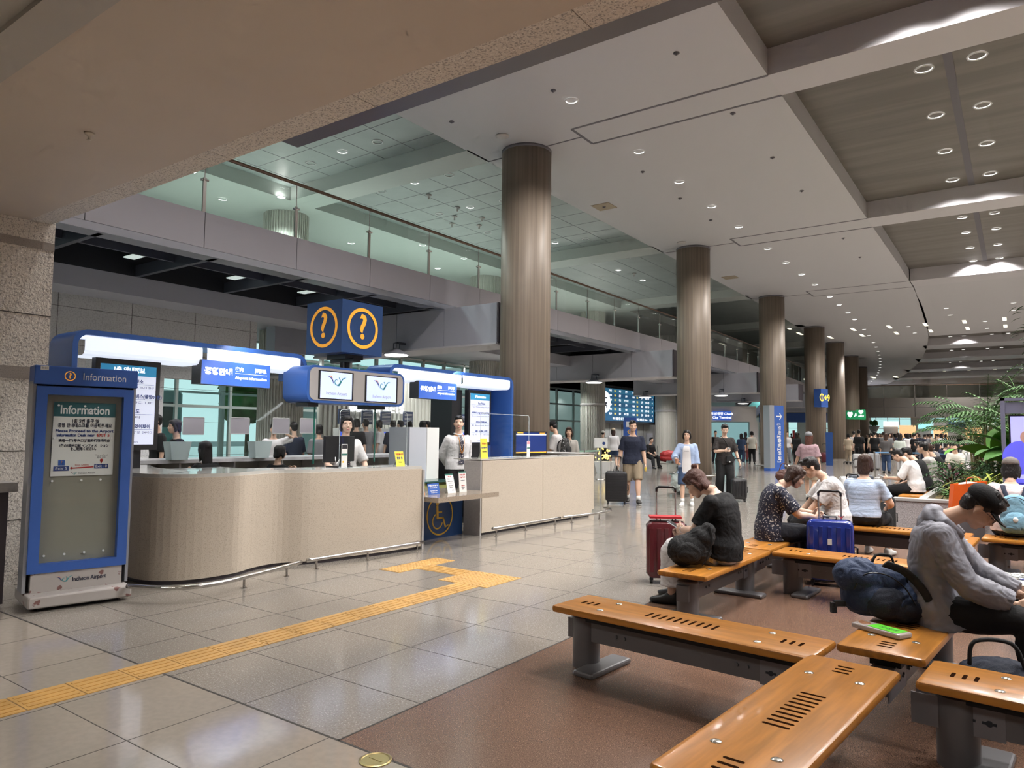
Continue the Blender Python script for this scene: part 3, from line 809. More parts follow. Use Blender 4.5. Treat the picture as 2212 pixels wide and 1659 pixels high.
def person(label, loc, rz, H=1.7, pose=None, top=None, bottom=None, shoes=None, hair=('short', None), lod=1, tone=0, bulk=1.0,
           cap=None, glasses=None, group=None, face=True, watch=None, tie=None, collar=None, name='person', noshadow=False, lips=None, mask=None, hood=None):
    P = dict(z=.93, lean=(0, 3), neck=8, pitch=0, yaw=0, hl=(-.24, .03, .80), hr=(.24, .03, .80), fl=(-.1, .0), fr=(.1, .0), el=(-.6, -1, -.2), er=(.6, -1, -.2),
             footyaw=(8, -8), knee=None, curl=(.45, .45), hdl=None, hdr=None, hn=None, az=(.08, .08), twist=0, side=0)
    P.update(pose or {})
    S = H / 1.70
    X = Vector((1, 0, 0)); Yv = Vector((0, 1, 0)); Z = Vector((0, 0, 1))
    pel = Vector((P['side'] * .0, 0, P['z'] * S if P['z'] > .7 else P['z']))
    B = bulk
    root = thing(name, label, 'person', loc, rz, group)
    vox = {0: .0065, 1: .010, 2: .016, 3: .028}[lod]; vc = {0: .009, 1: .012, 2: .018, 3: .028}[lod]
    # spine
    N = 12; Ls = .53 * S; l0, l1 = R_(P['lean'][0]), R_(P['lean'][1])
    sp = [pel.copy()]; th = [l0]
    for i in range(N):
        a = l0 + (l1 - l0) * (i + .5) / N
        sp.append(sp[-1] + Vector((0, math.sin(a), math.cos(a))) * (Ls / N)); th.append(l0 + (l1 - l0) * (i + 1) / N)
    tw = R_(P['twist'])
    def at_s(s):
        i = max(0, min(N - 1e-6, s / Ls * N)) if s >= 0 else 0
        k = int(i); f = i - k
        c = sp[k].lerp(sp[min(k + 1, N)], f) if s >= 0 else sp[0] - Vector((0, math.sin(l0), math.cos(l0))) * (-s)
        a = th[k]; q = tw * max(0, s) / Ls
        u = Vector((math.cos(q), math.sin(q), 0)); w = Vector((-math.sin(q) * math.cos(a), math.cos(a) * math.cos(q), -math.sin(a)))
        return c, u, w
    def torso(mb, off_=0, s0=-.10, s1=.53, prof=None, neck=False, hemflare=0, shrug=0):
        prof = prof or [(-.10, .12, .085, .10), (-.05, .155, .10, .125), (0, .168, .105, .13), (.07, .160, .10, .115), (.14, .148, .098, .10), (.22, .150, .105, .10), (.31, .162, .118, .108), (.38, .168, .118, .108), (.42, .163, .104, .10), (.455, .140, .080, .088), (.485, .104, .062, .070), (.51, .072, .055, .060), (.53, .058, .050, .054)]
        st = []
        for s, a, bf, bb in prof:
            if s * S < s0 * S - 1e-6 or s > s1 + 1e-6: continue
            c, u, w = at_s(s * S)
            bk = B if s < .42 else 1 + (B - 1) * .5
            st.append((c, u, w, a * S * bk + off_, bf * S * bk + off_, bb * S * bk + off_))
        if off_ > .015 and s0 <= -.04 and st:
            c, u, w = at_s(s0 * S); hw = (c, u, w, (.186 * B) * S + off_, .120 * S * B + off_, .136 * S * B + off_)
            st = [hw] + [q if i > 2 else (q[0], q[1], q[2], max(q[3], .180 * S * B + off_), max(q[4], .114 * S * B + off_), max(q[5], .124 * S * B + off_)) for i, q in enumerate(st) if (q[0] - c).length > .004]
        if s0 < -.11:
            c, u, w = at_s(s0 * S); (st.pop(0) if st and (st[0][0] - c).length < .004 else None); st.insert(0, (c, u, w, .165 * S * B + off_ + hemflare, .11 * S * B + off_ + hemflare, .13 * S * B + off_ + hemflare))
            st = [st[0]] + [q for q in st[1:]]
            st = [st[0]] + [(c, u, w, max(a, .165 * S * B + off_), max(bf, .11 * S * B + off_), max(bb, .13 * S * B + off_)) if i < 3 else (c, u, w, a, bf, bb) for i, (c, u, w, a, bf, bb) in enumerate(st[1:])]
        if neck:
            c, u, w = at_s(.53 * S)
            st.append((nk_top, u, w, .052 * S, .05 * S, .052 * S))
        loft(mb, st, 24, 2.3)
    cN, uN, wN = at_s(.53 * S)
    na = th[-1] + R_(P['neck'])
    nk = cN; nk_top = nk + Vector((0, math.sin(na), math.cos(na))) * .075 * S
    hy = R_(P['yaw']) + tw
    Rh = Matrix.Rotation(hy, 3, 'Z') @ Matrix.Rotation(-R_(P['pitch']), 3, 'X')
    fwd = Matrix.Rotation(hy, 3, 'Z') @ Yv
    hc = nk_top + Vector((0, math.sin(na), math.cos(na))) * .035 * S + Rh @ Vector((0, .022, .055)) * S
    def hp(x, y, z): return hc + Rh @ Vector((x, y, z)) * S
    # arms
    cS, uS, wS = at_s(.425 * S)
    arms = []
    hn0 = P['hn']
    for sd, key, ek in ((-1, 'hl', 'el'), (1, 'hr', 'er')):
        sh = cS + uS * sd * .160 * S * (1 + (B - 1) * .6) - wS * .005
        t = Vector(P[key]) * (S if P['z'] > .7 else 1.0)
        el, wr = ik(sh, t, .285 * S, .25 * S, Vector(P[ek]))
        pts, rr = interp([sh, sh.lerp(el, .5), el, el.lerp(wr, .45), wr], [.052 * S * B, .046 * S * B, .040 * S * B, .037 * S * B, .026 * S], 4)
        arms.append((sd, sh, el, wr, pts, rr))
    legs = []
    for sd, key, ai in ((-1, 'fl', 0), (1, 'fr', 1)):
        hj = pel + X * sd * .088 * S * B ** .5 - Z * .03 * S
        f = P[key]; an = Vector((f[0], f[1], P['az'][ai])) if P['z'] <= .7 else Vector((f[0] * S, f[1] * S, P['az'][ai] * S))
        hint = Vector(P['knee']) if P['knee'] else Vector((sd * .08, 1, .3))
        kn, an = ik(hj, an, .425 * S, .42 * S, hint)
        pts, rr = interp([hj, hj.lerp(kn, .5), kn, kn.lerp(an, .35), kn.lerp(an, .7), an], [.088 * S * B, .074 * S * B, .055 * S * B, .054 * S * B, .040 * S, .036 * S], 4)
        fy = R_(P['footyaw'][ai]); fd = Vector((-math.sin(fy), math.cos(fy), 0))
        if len(f) > 2: fd = (fd * math.cos(R_(f[2])) - Z * math.sin(R_(f[2]))).normalized()
        legs.append((sd, hj, kn, an, pts, rr, fd))
    # one continuous body
    mb = MB()
    torso(mb, -.010, neck=True)
    mb.tube([nk - (nk_top - nk) * .2, nk_top, nk_top.lerp(hc, .5)], [.056 * S, .05 * S, .05 * S], 14)
    for sd, sh, el, wr, pts, rr in arms:
        mb.tube(pts, rr, 14); mb.ell(sh, (.054 * S * B,) * 3, 12, 8); mb.ell(sh.lerp(cN, .42) - Z * .012 * S, (.07 * S, .045 * S, .03 * S), 12, 8)
        d = (wr - el).normalized()
        k = 'hdl' if sd < 0 else 'hdr'
        if P[k]: d = Vector(P[k]).normalized()
        nrm = Vector((sd, .15, .1))
        if hn0: nrm = Vector(hn0[0 if sd < 0 else 1])
        if lod <= 2: hand(mb, wr, d, nrm, sd, S, P['curl'][0 if sd < 0 else 1], lod)
        else: hand(mb, wr, d, nrm, sd, S * 1.15, P['curl'][0 if sd < 0 else 1], lod)
    for sd, hj, kn, an, pts, rr, fd in legs:
        mb.tube(pts, rr, 16)
        R3 = Matrix((fd.cross(Z).normalized(), fd, fd.cross(Z).normalized().cross(fd))).transposed()
        mb.ell(an + fd * .055 * S - Z * .045 * S, (.034 * S, .115 * S, .026 * S), 12, 8, R3)
    # head
    mb.ell(hp(0, -.012, .035), (.0765 * S, .096 * S, .086 * S), 24, 16, Rh)
    mb.ell(hp(0, .018, -.022), (.066 * S, .074 * S, .084 * S), 24, 16, Rh)
    mb.ell(hp(0, .052, -.088), (.030 * S, .028 * S, .024 * S), 14, 10, Rh)
    mb.ell(hp(0, .030, -.07), (.052 * S, .052 * S, .036 * S), 14, 10, Rh)
    mb.ell(hp(-.036, .055, -.028), (.028 * S, .03 * S, .03 * S), 12, 8, Rh); mb.ell(hp(.036, .055, -.028), (.028 * S, .03 * S, .03 * S), 12, 8, Rh)
    if lod <= 2:
        mb.tube([hp(0, .078, .018), hp(0, .094, -.006), hp(0, .106, -.028)], [.008 * S, .0095 * S, .0125 * S], 10)
        for s_ in (-1, 1):
            mb.ell(hp(s_ * .012, .094, -.031), (.0085 * S, .01 * S, .008 * S), 8, 6, Rh)
            mb.ell(hp(s_ * .077, -.004, -.008), (.010 * S, .019 * S, .031 * S), 12, 8, Rh @ Matrix.Rotation(s_ * -.35, 3, 'Z'))
            mb.ell(hp(s_ * .032, .072, .028), (.024 * S, .014 * S, .008 * S), 10, 8, Rh)
        mb.ell(hp(0, .084, -.056), (.022 * S, .011 * S, .007 * S), 12, 8, Rh); mb.ell(hp(0, .082, -.066), (.019 * S, .011 * S, .007 * S), 12, 8, Rh)
    link('body', fuse(mb, vox, 2 if lod == 0 else 2), skin(tone), root)
    if face and lod <= 2:
        for s_ in (-1, 1):
            obj('eye', MB().ell(hp(s_ * .031, .0775, .008), (.0155 * S, .006 * S, .0052 * S), 14, 8, Rh), m_eye, root, smooth=True)
            obj('eyebrow', MB().tube([hp(s_ * .016, .087, .026), hp(s_ * .032, .087, .031), hp(s_ * .05, .076, .027)], [.0022 * S, .0035 * S, .0015 * S], 6), m_brow, root, smooth=True)
        obj('lips', MB().ell(hp(0, .0905, -.0605), (.0215 * S, .007 * S, .0075 * S), 14, 8, Rh), m_lip, root, smooth=True)
    # ---- clothing
    topm, sleeve, ofs, hem = top[:4]
    flare = top[4] if len(top) > 4 else 0
    fold = top[5] if len(top) > 5 else (.008 if lod <= 1 else 0)
    mb = MB(); torso(mb, ofs, hem, .505, hemflare=flare)
    cX, uX, wX = at_s(.50 * S)
    for sd, sh, el, wr, pts, rr in arms:
        p, r = along(pts, rr, sleeve)
        k = len(r); r = [q + ofs * (.9 + .5 * i / k) + (.006 if sleeve < .6 else 0.0) * i / k for i, q in enumerate(r)]
        mb.tube(p, r, 16); mb.ell(sh, (.053 * S * B + ofs,) * 3, 12, 8)
        mb.ell(sh.lerp(cX, .40) - Z * .008 * S, (.075 * S, .05 * S + ofs, .034 * S + ofs * .6), 12, 8)
    if sleeve > 0:
        link(top[6] if len(top) > 6 else 'shirt', fuse(mb, vc, 3, fold, sum(map(ord, label)) % 97 * .37), topm, root)
    if hood:
        mb = MB()
        c0 = at_s(.49 * S)[0]
        b = -wX
        dn = at_s(.36 * S)[0] - c0
        dn = dn.normalized()
        mb.ell(c0 + b * .085 * S + dn * .01 * S, (.110 * S, .050 * S, .075 * S), 20, 12)
        mb.ell(c0 + b * .10 * S + dn * .07 * S, (.09 * S, .040 * S, .07 * S), 20, 12)
        mb.ell(c0 + b * .07 * S - dn * .04 * S, (.09 * S, .045 * S, .04 * S), 20, 12)
        mb.tube([c0 + wX * .10 * S + uX * -.07 * S - Z * .02, c0 + uX * -.115 * S + Z * .015 * S, c0 - wX * .08 * S + Z * .03 * S, c0 + uX * .115 * S + Z * .015 * S, c0 + wX * .10 * S + uX * .07 * S - Z * .02], [.022 * S, .04 * S, .05 * S, .04 * S, .022 * S], 12)
        link('hood', fuse(mb, vc, 3, .008, 3.3), topm, root)
    if collar:
        obj('collar', MB().tube([cN + uN * (.068 * S * math.cos(a)) + wN * (.062 * S * math.sin(a)) - Z * (.004 + .022 * max(0, math.sin(a))) for a in [math.pi * 2 * k / 14 for k in range(14)]], .014 * S, 8, closed=True), collar, root, smooth=True)
    if tie:
        cA, uA, wA = at_s(.49 * S); pt = []
        for s_ in (.50, .46, .40, .30, .2, .10, .03):
            c, u, w = at_s(s_ * S); bfv = {.50: .066, .46: .098, .40: .122, .30: .122, .2: .112, .10: .108, .03: .115}[s_]
            pt.append((c + w * (bfv * S * (B if s_ < .42 else 1) + ofs + .009), u, w, s_))
        m = MB(); loft(m, [(p, u, w, (.020 if s_ > .45 else .024 + (.5 - s_) * .05) * S, .004, .004) for p, u, w, s_ in pt], 8)
        obj('tie', m, tie[0], root)
        for s_ in (-1, 1):
            lp = [cN + uN * s_ * .07 * S - wN * .01, pt[1][0] + uA * s_ * .05 * S + wA * .004, pt[3][0] + uA * s_ * .03 * S + wA * .006, pt[4][0] + uA * s_ * .008 + wA * .01]
            obj('lanyard', MB().tube(interp(lp, [.006] * 4, 4)[0], .006, 6), tie[1], root, smooth=True)
    if bottom:
        kind, bm_, fr = bottom[:3]; ofb = bottom[3] if len(bottom) > 3 else .012; fl_ = bottom[4] if len(bottom) > 4 else 0
        mb = MB(); torso(mb, min(ofb - .004, ofs - .010) if kind != 'skirt' else min(ofb, ofs - .004), -.10, .145)
        for sd, hj, kn, an, pts, rr, fd in legs:
            p, r = along(pts, rr, fr); k = len(r)
            mb.tube(p, [q + ofb + fl_ * (i / k) ** 1.3 for i, q in enumerate(r)], 18)
        if kind == 'skirt':
            a_, b_ = along(legs[0][4], legs[0][5], fr), along(legs[1][4], legs[1][5], fr)
            mid = [(x + y) / 2 for x, y in zip(a_[0], b_[0])]
            mb.tube(mid, [.12 * S + fl_ * i / len(mid) for i in range(len(mid))], 18)
        link({'pants': 'trousers', 'shorts': 'shorts', 'skirt': 'skirt'}[kind], fuse(mb, vc, 3, .007 if lod <= 1 else 0, sum(map(ord, label)) % 31), bm_, root)
    for sd, hj, kn, an, pts, rr, fd in legs:
        if shoes is None: continue
        sm = shoes[0] if isinstance(shoes, tuple) else shoes
        rt = fd.cross(Z).normalized(); up = rt.cross(fd)
        heel = an - up * .045 * S
        mb = MB()
        loft(mb, [(heel - fd * .058 * S + up * .004, rt, up, .028 * S, .055 * S, .034 * S), (heel - fd * .045 * S, rt, up, .040 * S, .075 * S, .036 * S), (heel + fd * .03 * S, rt, up, .044 * S, .072 * S, .036 * S), (heel + fd * .08 * S, rt, up, .048 * S, .042 * S, .036 * S), (heel + fd * .14 * S, rt, up, .050 * S, .024 * S, .036 * S), (heel + fd * .18 * S, rt, up, .040 * S, .014 * S, .035 * S), (heel + fd * .205 * S, rt, up, .018 * S, .004, .03 * S)], 16, 2.6)
        sh_ = link('shoe', fuse(mb, min(vc, .01), 2), sm, root)
        if isinstance(shoes, tuple) and len(shoes) > 1:
            m2 = MB(); loft(m2, [(heel - fd * .05 * S - up * .030 * S, rt, up, .03 * S, .009, .009), (heel + fd * .02 * S - up * .030 * S, rt, up, .042 * S, .009, .009), (heel + fd * .12 * S - up * .030 * S, rt, up, .050 * S, .009, .009), (heel + fd * .19 * S - up * .030 * S, rt, up, .036 * S, .009, .009), (heel + fd * .205 * S - up * .03 * S, rt, up, .015 * S, .009, .009)], 14)
            link('sole', m2.mesh('sole', True), shoes[1], sh_)
        if isinstance(shoes, tuple) and len(shoes) > 2:
            obj('sock', MB().tube([an - Z * .01, an + (kn - an).normalized() * .09 * S], [.043 * S, .046 * S], 12), shoes[2], root, smooth=True)
    # ---- hair
    hs, hm = hair; hm = hm or m_hairb
    mb = MB()
    def cap_hair(t=.011, low=-.02, back=-.045):
        mb.ell(hp(0, -.020, .044), ((.0765 + t) * S, (.092 + t) * S, (.085 + t) * S), 24, 16, Rh)
    if hs != 'none':
        cut = MB()
        # hair is a shell round the skull, lifted off brow and face
        if hs == 'short':
            mb.ell(hp(0, -.022, .052), (.085 * S, .094 * S, .082 * S), 24, 16, Rh)
            mb.ell(hp(0, -.055, .0), (.074 * S, .055 * S, .075 * S), 20, 12, Rh)
            mb.ell(hp(.01, .045, .088), (.062 * S, .042 * S, .034 * S), 16, 10, Rh)
            for s_ in (-1, 1): mb.ell(hp(s_ * .066, .012, .038), (.017 * S, .034 * S, .032 * S), 12, 8, Rh)
            for k in range(10): mb.ell(hp(random.uniform(-.05, .05), random.uniform(-.04, .07), .118 + random.uniform(-.012, .008)), (.022 * S, .03 * S, .016 * S), 8, 6, Rh)
        elif hs in ('bob', 'long', 'half', 'mid', 'bun'):
            mb.ell(hp(0, -.020, .050), (.090 * S, .100 * S, .086 * S), 24, 16, Rh)
            mb.ell(hp(0, .046, .085), (.066 * S, .044 * S, .034 * S), 16, 10, Rh)
            Ld = {'bob': .085, 'bun': .10, 'half': .14, 'mid': .2, 'long': .36}[hs]
            q_ = .15 if hs in ('bob', 'bun') else .55; back = Vector((0, 0, -1)) * q_ + (Rh @ Vector((0, -.15, -1))) * (1 - q_)
            c0 = hp(0, -.045, .02)
            L_ = (back.normalized() * (Ld + .03) * S)
            bdir = (Rh @ Vector((0, -1, 0)))
            loft(mb, [(c0 + Z * .02, Rh @ X, -bdir, .086 * S, .05 * S, .062 * S), (c0 + L_ * .35, Rh @ X, -bdir, .090 * S, .035 * S, .062 * S), (c0 + L_ * .75 + bdir * .01, Rh @ X, -bdir, .084 * S, .02 * S, .05 * S), (c0 + L_ + bdir * .015, Rh @ X, -bdir, .062 * S, .010 * S, .03 * S)], 20)
            for s_ in (-1, 1):
                a0 = hp(s_ * .068, .028, .055); a1 = hp(s_ * .082, .008, -.01); a2 = hp(s_ * .080, -.008, -.06) ; a3 = a2 + Vector((0, 0, -1)) * min(Ld * .4, .12) * S
                if hs == 'bun': a0, a1, a2 = hp(s_ * .072, .010, .06), hp(s_ * .082, -.022, .0), hp(s_ * .078, -.032, -.05)
                mb.tube([a0, a1, a2, a3] if hs not in ('bob', 'bun') else [a0, a1, a2, hp(s_ * .07, .006 if hs == 'bob' else -.03, -.095)], [.02 * S, .024 * S, .026 * S, .012 * S], 10)
        if hs == 'bun':
            mb.ell(hp(0, -.085, .135), (.030 * S, .030 * S, .030 * S), 14, 10, Rh)
            mb.ell(hp(0, -.060, .112), (.02 * S, .02 * S, .025 * S), 14, 10, Rh)
        link('hair', fuse(mb, {0: .007, 1: .009, 2: .013, 3: .02}[lod], 2, .006 if lod <= 1 else 0, 1.7, 22), hm, root)
    if cap:
        mb = MB()
        mb.ell(hp(0, -.020, .060), (.092 * S, .106 * S, .078 * S), 28, 16, Rh)
        mb.ell(hp(0, -.020, .045), (.0925 * S, .106 * S, .045 * S), 28, 12, Rh)
        c = link('cap', fuse(mb, .01 if lod < 2 else .018, 2), cap, root)
        m2 = MB(); pr = []
        for k in range(13):
            a = math.pi * (k / 12); pr.append((.080 * math.cos(a), math.sin(a) ** .8 * .105))
        vs = []
        for sgn in (0, 1):
            for x, y in pr:
                vs.append(hp(x, .052 + y, .052 - .020 * (x / .08) ** 2 - y * .22 - sgn * .007))
            vs.append(hp(0, .05, .058 - sgn * .007))
        n = 14; fs = [tuple(range(n)), tuple(range(2 * n - 1, n - 1, -1))] + [(i, (i + 1) % n, n + (i + 1) % n, n + i) for i in range(n)]
        m2.add(vs, fs)
        if cap != 'back': link('brim', m2.mesh('brim', False), cap, c)
        obj('button', MB().ell(hp(0, -.020, .139), (.008 * S, .008 * S, .005 * S), 8, 6, Rh), cap, c)
    if glasses:
        g = MB()
        for s_ in (-1, 1):
            g.tube([hp(s_ * .034 + .023 * math.cos(a), .099, .006 + .018 * math.sin(a)) for a in [k * math.pi / 8 for k in range(16)]], .0016 * S, 6, closed=True)
            g.tube([hp(s_ * .057, .097, .012), hp(s_ * .078, .03, .012), hp(s_ * .08, -.01, .006)], .0016 * S, 5)
        g.tube([hp(-.011, .099, .01), hp(0, .102, .012), hp(.011, .099, .01)], .0016 * S, 5)
        obj('glasses', g, glasses, root)
    if watch:
        sd, sh, el, wr, pts, rr = arms[watch[1]]
        d = (wr - el).normalized(); c = wr - d * .03 * S
        obj('wristwatch', MB().cyl(c - d * .008, c + d * .008, .031 * S, n=20), watch[0], root, smooth=False)
    root['joints'] = 0
    del root['joints']
    J = dict(hc=hc, Rh=Rh, arms=arms, legs=legs, at_s=at_s, S=S, root=root, B=B)
    return root, J
def sit(seat, fwd=.0, **k):
    d = dict(z=seat + .115)
    d.update(k); return d
# ================================================================= INFORMATION DESK
m_desk = mat('cream_stone_cladding', (.52, .45, .365), .4, speck=[(120, (.40, .34, .27), .54, .08)])
m_desktop = mat('glossy_countertop', (.50, .49, .46), .08, spec=.8)
m_deskend = mat('grey_end_panel', (.38, .36, .35), .5, noise=(40, .05))
m_blue = mat('royal_blue_panel', (.035, .10, .33), .28, spec=.5)
m_blued = mat('deep_blue_panel', (.022, .058, .17), .3)
m_bluel = mat('sign_blue', (.045, .12, .42), .35)
m_green = mat('lime_cabinet', (.42, .44, .16), .45)
m_black = mat('black_plastic', (.012, .012, .014), .3)
m_grey = mat('grey_plastic', (.33, .31, .30), .5)
m_paper = mat('white_paper', (.72, .72, .70), .6)
m_letw = mat('white_lettering', (.8, .8, .8), .5)
m_letd = mat('dark_lettering', (.02, .025, .05), .5)
m_letb = mat('blue_lettering', (.03, .06, .22), .5)
m_letr = mat('red_lettering', (.45, .03, .03), .5)
m_leto = mat('orange_lettering', (.85, .38, .03), .4, emit=((1, .42, .05), .35))
m_yel = mat('yellow_line', (.72, .42, .04), .4)
m_tealL = mat('teal_logo', (.05, .28, .30), .4)
m_orL = mat('orange_logo', (.75, .30, .10), .4)
e_panel = emis('canopy_light_panel', (.80, .87, 1.0), .85)
e_sign = emis('lit_white_lettering', (.95, .97, 1.0), 1.4)
e_signblue = mat('lit_blue_sign', (.04, .11, .42), .3, emit=((.05, .14, .62), .55))
e_screen = emis('pale_blue_screen', (.60, .70, 1.0), .78)
e_screenw = emis('white_screen', (.72, .76, .92), .62)
g_acr = glass_mat('acrylic_sheet', (.96, .985, .985), .025)
m_acre = mat('acrylic_edge', (.75, .82, .82), .15, alpha=.55)

def catmull(pts, sub=6, closed=False):
    P = [Vector(p) for p in pts]; o = []
    n = len(P)
    for i in range(n if closed else n - 1):
        p0 = P[(i - 1) % n] if (i or closed) else P[0]; p1 = P[i]; p2 = P[(i + 1) % n]; p3 = P[(i + 2) % n] if (closed or i + 2 < n) else P[-1]
        for k in range(sub):
            t = k / sub
            o.append(.5 * ((2 * p1) + (p2 - p0) * t + (2 * p0 - 5 * p1 + 4 * p2 - p3) * t * t + (3 * p1 - p0 - 3 * p2 + p3) * t ** 3))
    if not closed: o.append(P[-1])
    return o
def offset_poly(pts, d):
    o = []
    for i, p in enumerate(pts):
        t = (pts[min(i + 1, len(pts) - 1)] - pts[max(i - 1, 0)]).normalized()
        o.append(p + Vector((-t.y, t.x)) * d)
    return o
front = catmull([(-9.0, 4.15), (-8.3, 3.86), (-7.68, 3.75), (-7.2, 3.66), (-6.86, 3.72), (-6.64, 3.98), (-6.60, 4.38), (-6.72, 4.72), (-6.74, 5.02), (-6.58, 5.32), (-6.46, 5.8), (-6.37, 6.3), (-6.32, 6.91)], 5)
def wallband(fr, th, z0, z1):
    bk = offset_poly(fr, th); m = MB()
    for i in range(len(fr) - 1): m.prism([tuple(fr[i]), tuple(fr[i + 1]), tuple(bk[i + 1]), tuple(bk[i])], z0, z1)
    return m
dk = thing('information_desk', 'long cream stone information desk with a curved left end', 'desk', (-6.7, 5.2, 0))
def P0(m, dx, dy, dz=0):
    m.v = [(x - dx, y - dy, z - dz) for x, y, z in m.v]; return m
obj('curved_front', P0(wallband(front, .34, .04, 1.03), -6.7, 5.2), m_desk, dk, auto=40)
obj('plinth', P0(wallband(offset_poly(front, .03), .2, 0, .04), -6.7, 5.2), m_boxend, dk)
obj('countertop', P0(wallband(offset_poly(front, .015), .52, 1.03, 1.065), -6.7, 5.2), m_desktop, dk, auto=40)
m = MB().box(-6.64, -6.30, 6.905, 6.935, 0, 1.02); obj('end_panel', P0(m, -6.7, 5.2), m_deskend, dk)
d2 = thing('information_desk', 'straight cream stone desk section right of the low wheelchair shelf', 'desk', (-6.6, 10, 0))
obj('front_panel', P0(MB().box(-6.79, -6.46, 8.36, 10.0, .04, 1.09).box(-6.79, -6.455, 10.0, 11.66, .04, 1.10), -6.6, 10), m_desk, d2)
obj('end_panel', P0(MB().box(-6.78, -6.47, 8.33, 8.36, 0, 1.09), -6.6, 10), m_deskend, d2)
obj('countertop', P0(MB().box(-7.0, -6.47, 8.34, 11.64, 1.10, 1.115), -6.6, 10), m_desktop, d2)
obj('plinth', P0(MB().box(-6.75, -6.5, 8.4, 11.6, 0, .04), -6.6, 10), m_boxend, d2)
obj('return_wall', P0(MB().box(-8.6, -6.82, 12.2, 12.4, .04, 1.12), -6.6, 10), m_desk, d2)
obj('return_top', P0(MB().box(-8.6, -6.80, 11.67, 12.42, 1.12, 1.135), -6.6, 10), m_deskend, d2)
sh = thing('wheelchair_counter', 'low granite service shelf between the two desk sections above a blue wheelchair panel', 'counter', (-6.5, 7.6, 0))
obj('shelf', P0(MB().box(-7.35, -6.08, 6.96, 8.26, .60, .665), -6.5, 7.6), mat('brown_stone_shelf', (.33, .27, .21), .12, spec=.7, speck=(90, (.22, .17, .13), .55, .1)), sh)
obj('blue_panel', P0(MB().box(-6.86, -6.80, 6.94, 8.33, 0, .60), -6.5, 7.6), m_blued, sh)
wc = MB(); px = -6.80 + 6.5 + .004
def ringp(m, cy_, cz, r0, r1, a0=0, a1=360, x=px, n=48):
    vs = []
    for k in range(n + 1):
        a = R_(a0 + (a1 - a0) * k / n)
        vs += [(x, cy_ + r0 * math.cos(a), cz + r0 * math.sin(a)), (x, cy_ + r1 * math.cos(a), cz + r1 * math.sin(a))]
    m.add(vs, [(2 * k, 2 * k + 2, 2 * k + 3, 2 * k + 1) for k in range(n)])
    return m
def poly_yz(m, pts, x=px): return m.add([(x, y, z) for y, z in pts], [tuple(range(len(pts)))])
c0 = aX(950, 1118, -6.80).y - 7.6
ringp(wc, c0, .32, .285, .262); ringp(wc, c0 - .05, .24, .115, .095, 115, 345)
ringp(wc, c0 - .06, .50, .0, .038)
poly_yz(wc, [(c0 - .085, .46), (c0 - .04, .46), (c0 - .03, .30), (c0 - .075, .30)])
poly_yz(wc, [(c0 - .075, .30), (c0 + .075, .29), (c0 + .075, .265), (c0 - .075, .27)])
poly_yz(wc, [(c0 - .04, .375), (c0 + .045, .375), (c0 + .045, .35), (c0 - .04, .35)])
poly_yz(wc, [(c0 + .05, .29), (c0 + .08, .29), (c0 + .14, .14), (c0 + .11, .13)])
poly_yz(wc, [(c0 + .11, .13), (c0 + .125, .155), (c0 + .185, .175), (c0 + .19, .155)])
obj('wheelchair_symbol', wc, m_yel, sh)
obj('cable', MB().tube([(.0, -.55, .6), (-.2, -.5, .52), (-.25, -.48, .3), (-.2, -.44, .15), (-.1, -.47, .01)], .003, 5), m_paper, sh)

# bumper rails
def rail(pts, posts, label, hook=False):
    P = [aZ(x, y, .13) for x, y in pts]; c = P[len(P) // 2].copy(); c.z = 0
    r = thing('bumper_rail', label, 'rail', c, group=None)
    obj('rail_tube', MB().tube([p - c for p in catmull(P, 6)], .021, 12), m_steel, r, smooth=True)
    for i, (x, y) in enumerate(posts):
        q = aZ(x, y, 0) - c
        obj('post', MB().cyl(q, q + Vector((0, 0, .12)), .013, n=12).cyl(q, q + Vector((0, 0, .008)), .028, n=16), m_steel, r)
rail([(275, 1266), (345, 1270), (410, 1268), (480, 1258), (540, 1243), (595, 1229), (650, 1214)], [(527, 1270), (619, 1245)], 'curved steel bumper rail round the left end of the desk')
rail([(663, 1211), (790, 1191), (914, 1171)], [(683, 1229), (794, 1210), (901, 1188)], 'straight steel bumper rail along the long desk front')
rail([(1064, 1142), (1140, 1130), (1210, 1118)], [(1072, 1158), (1135, 1146), (1199, 1134)], 'steel bumper rail at the foot of the right-hand desk section')
rail([(1217, 1117), (1270, 1111), (1304, 1106), (1318, 1103), (1318, 1099), (1304, 1096)], [(1235, 1129), (1295, 1121)], 'steel bumper rail hooking round the far end of the desk')

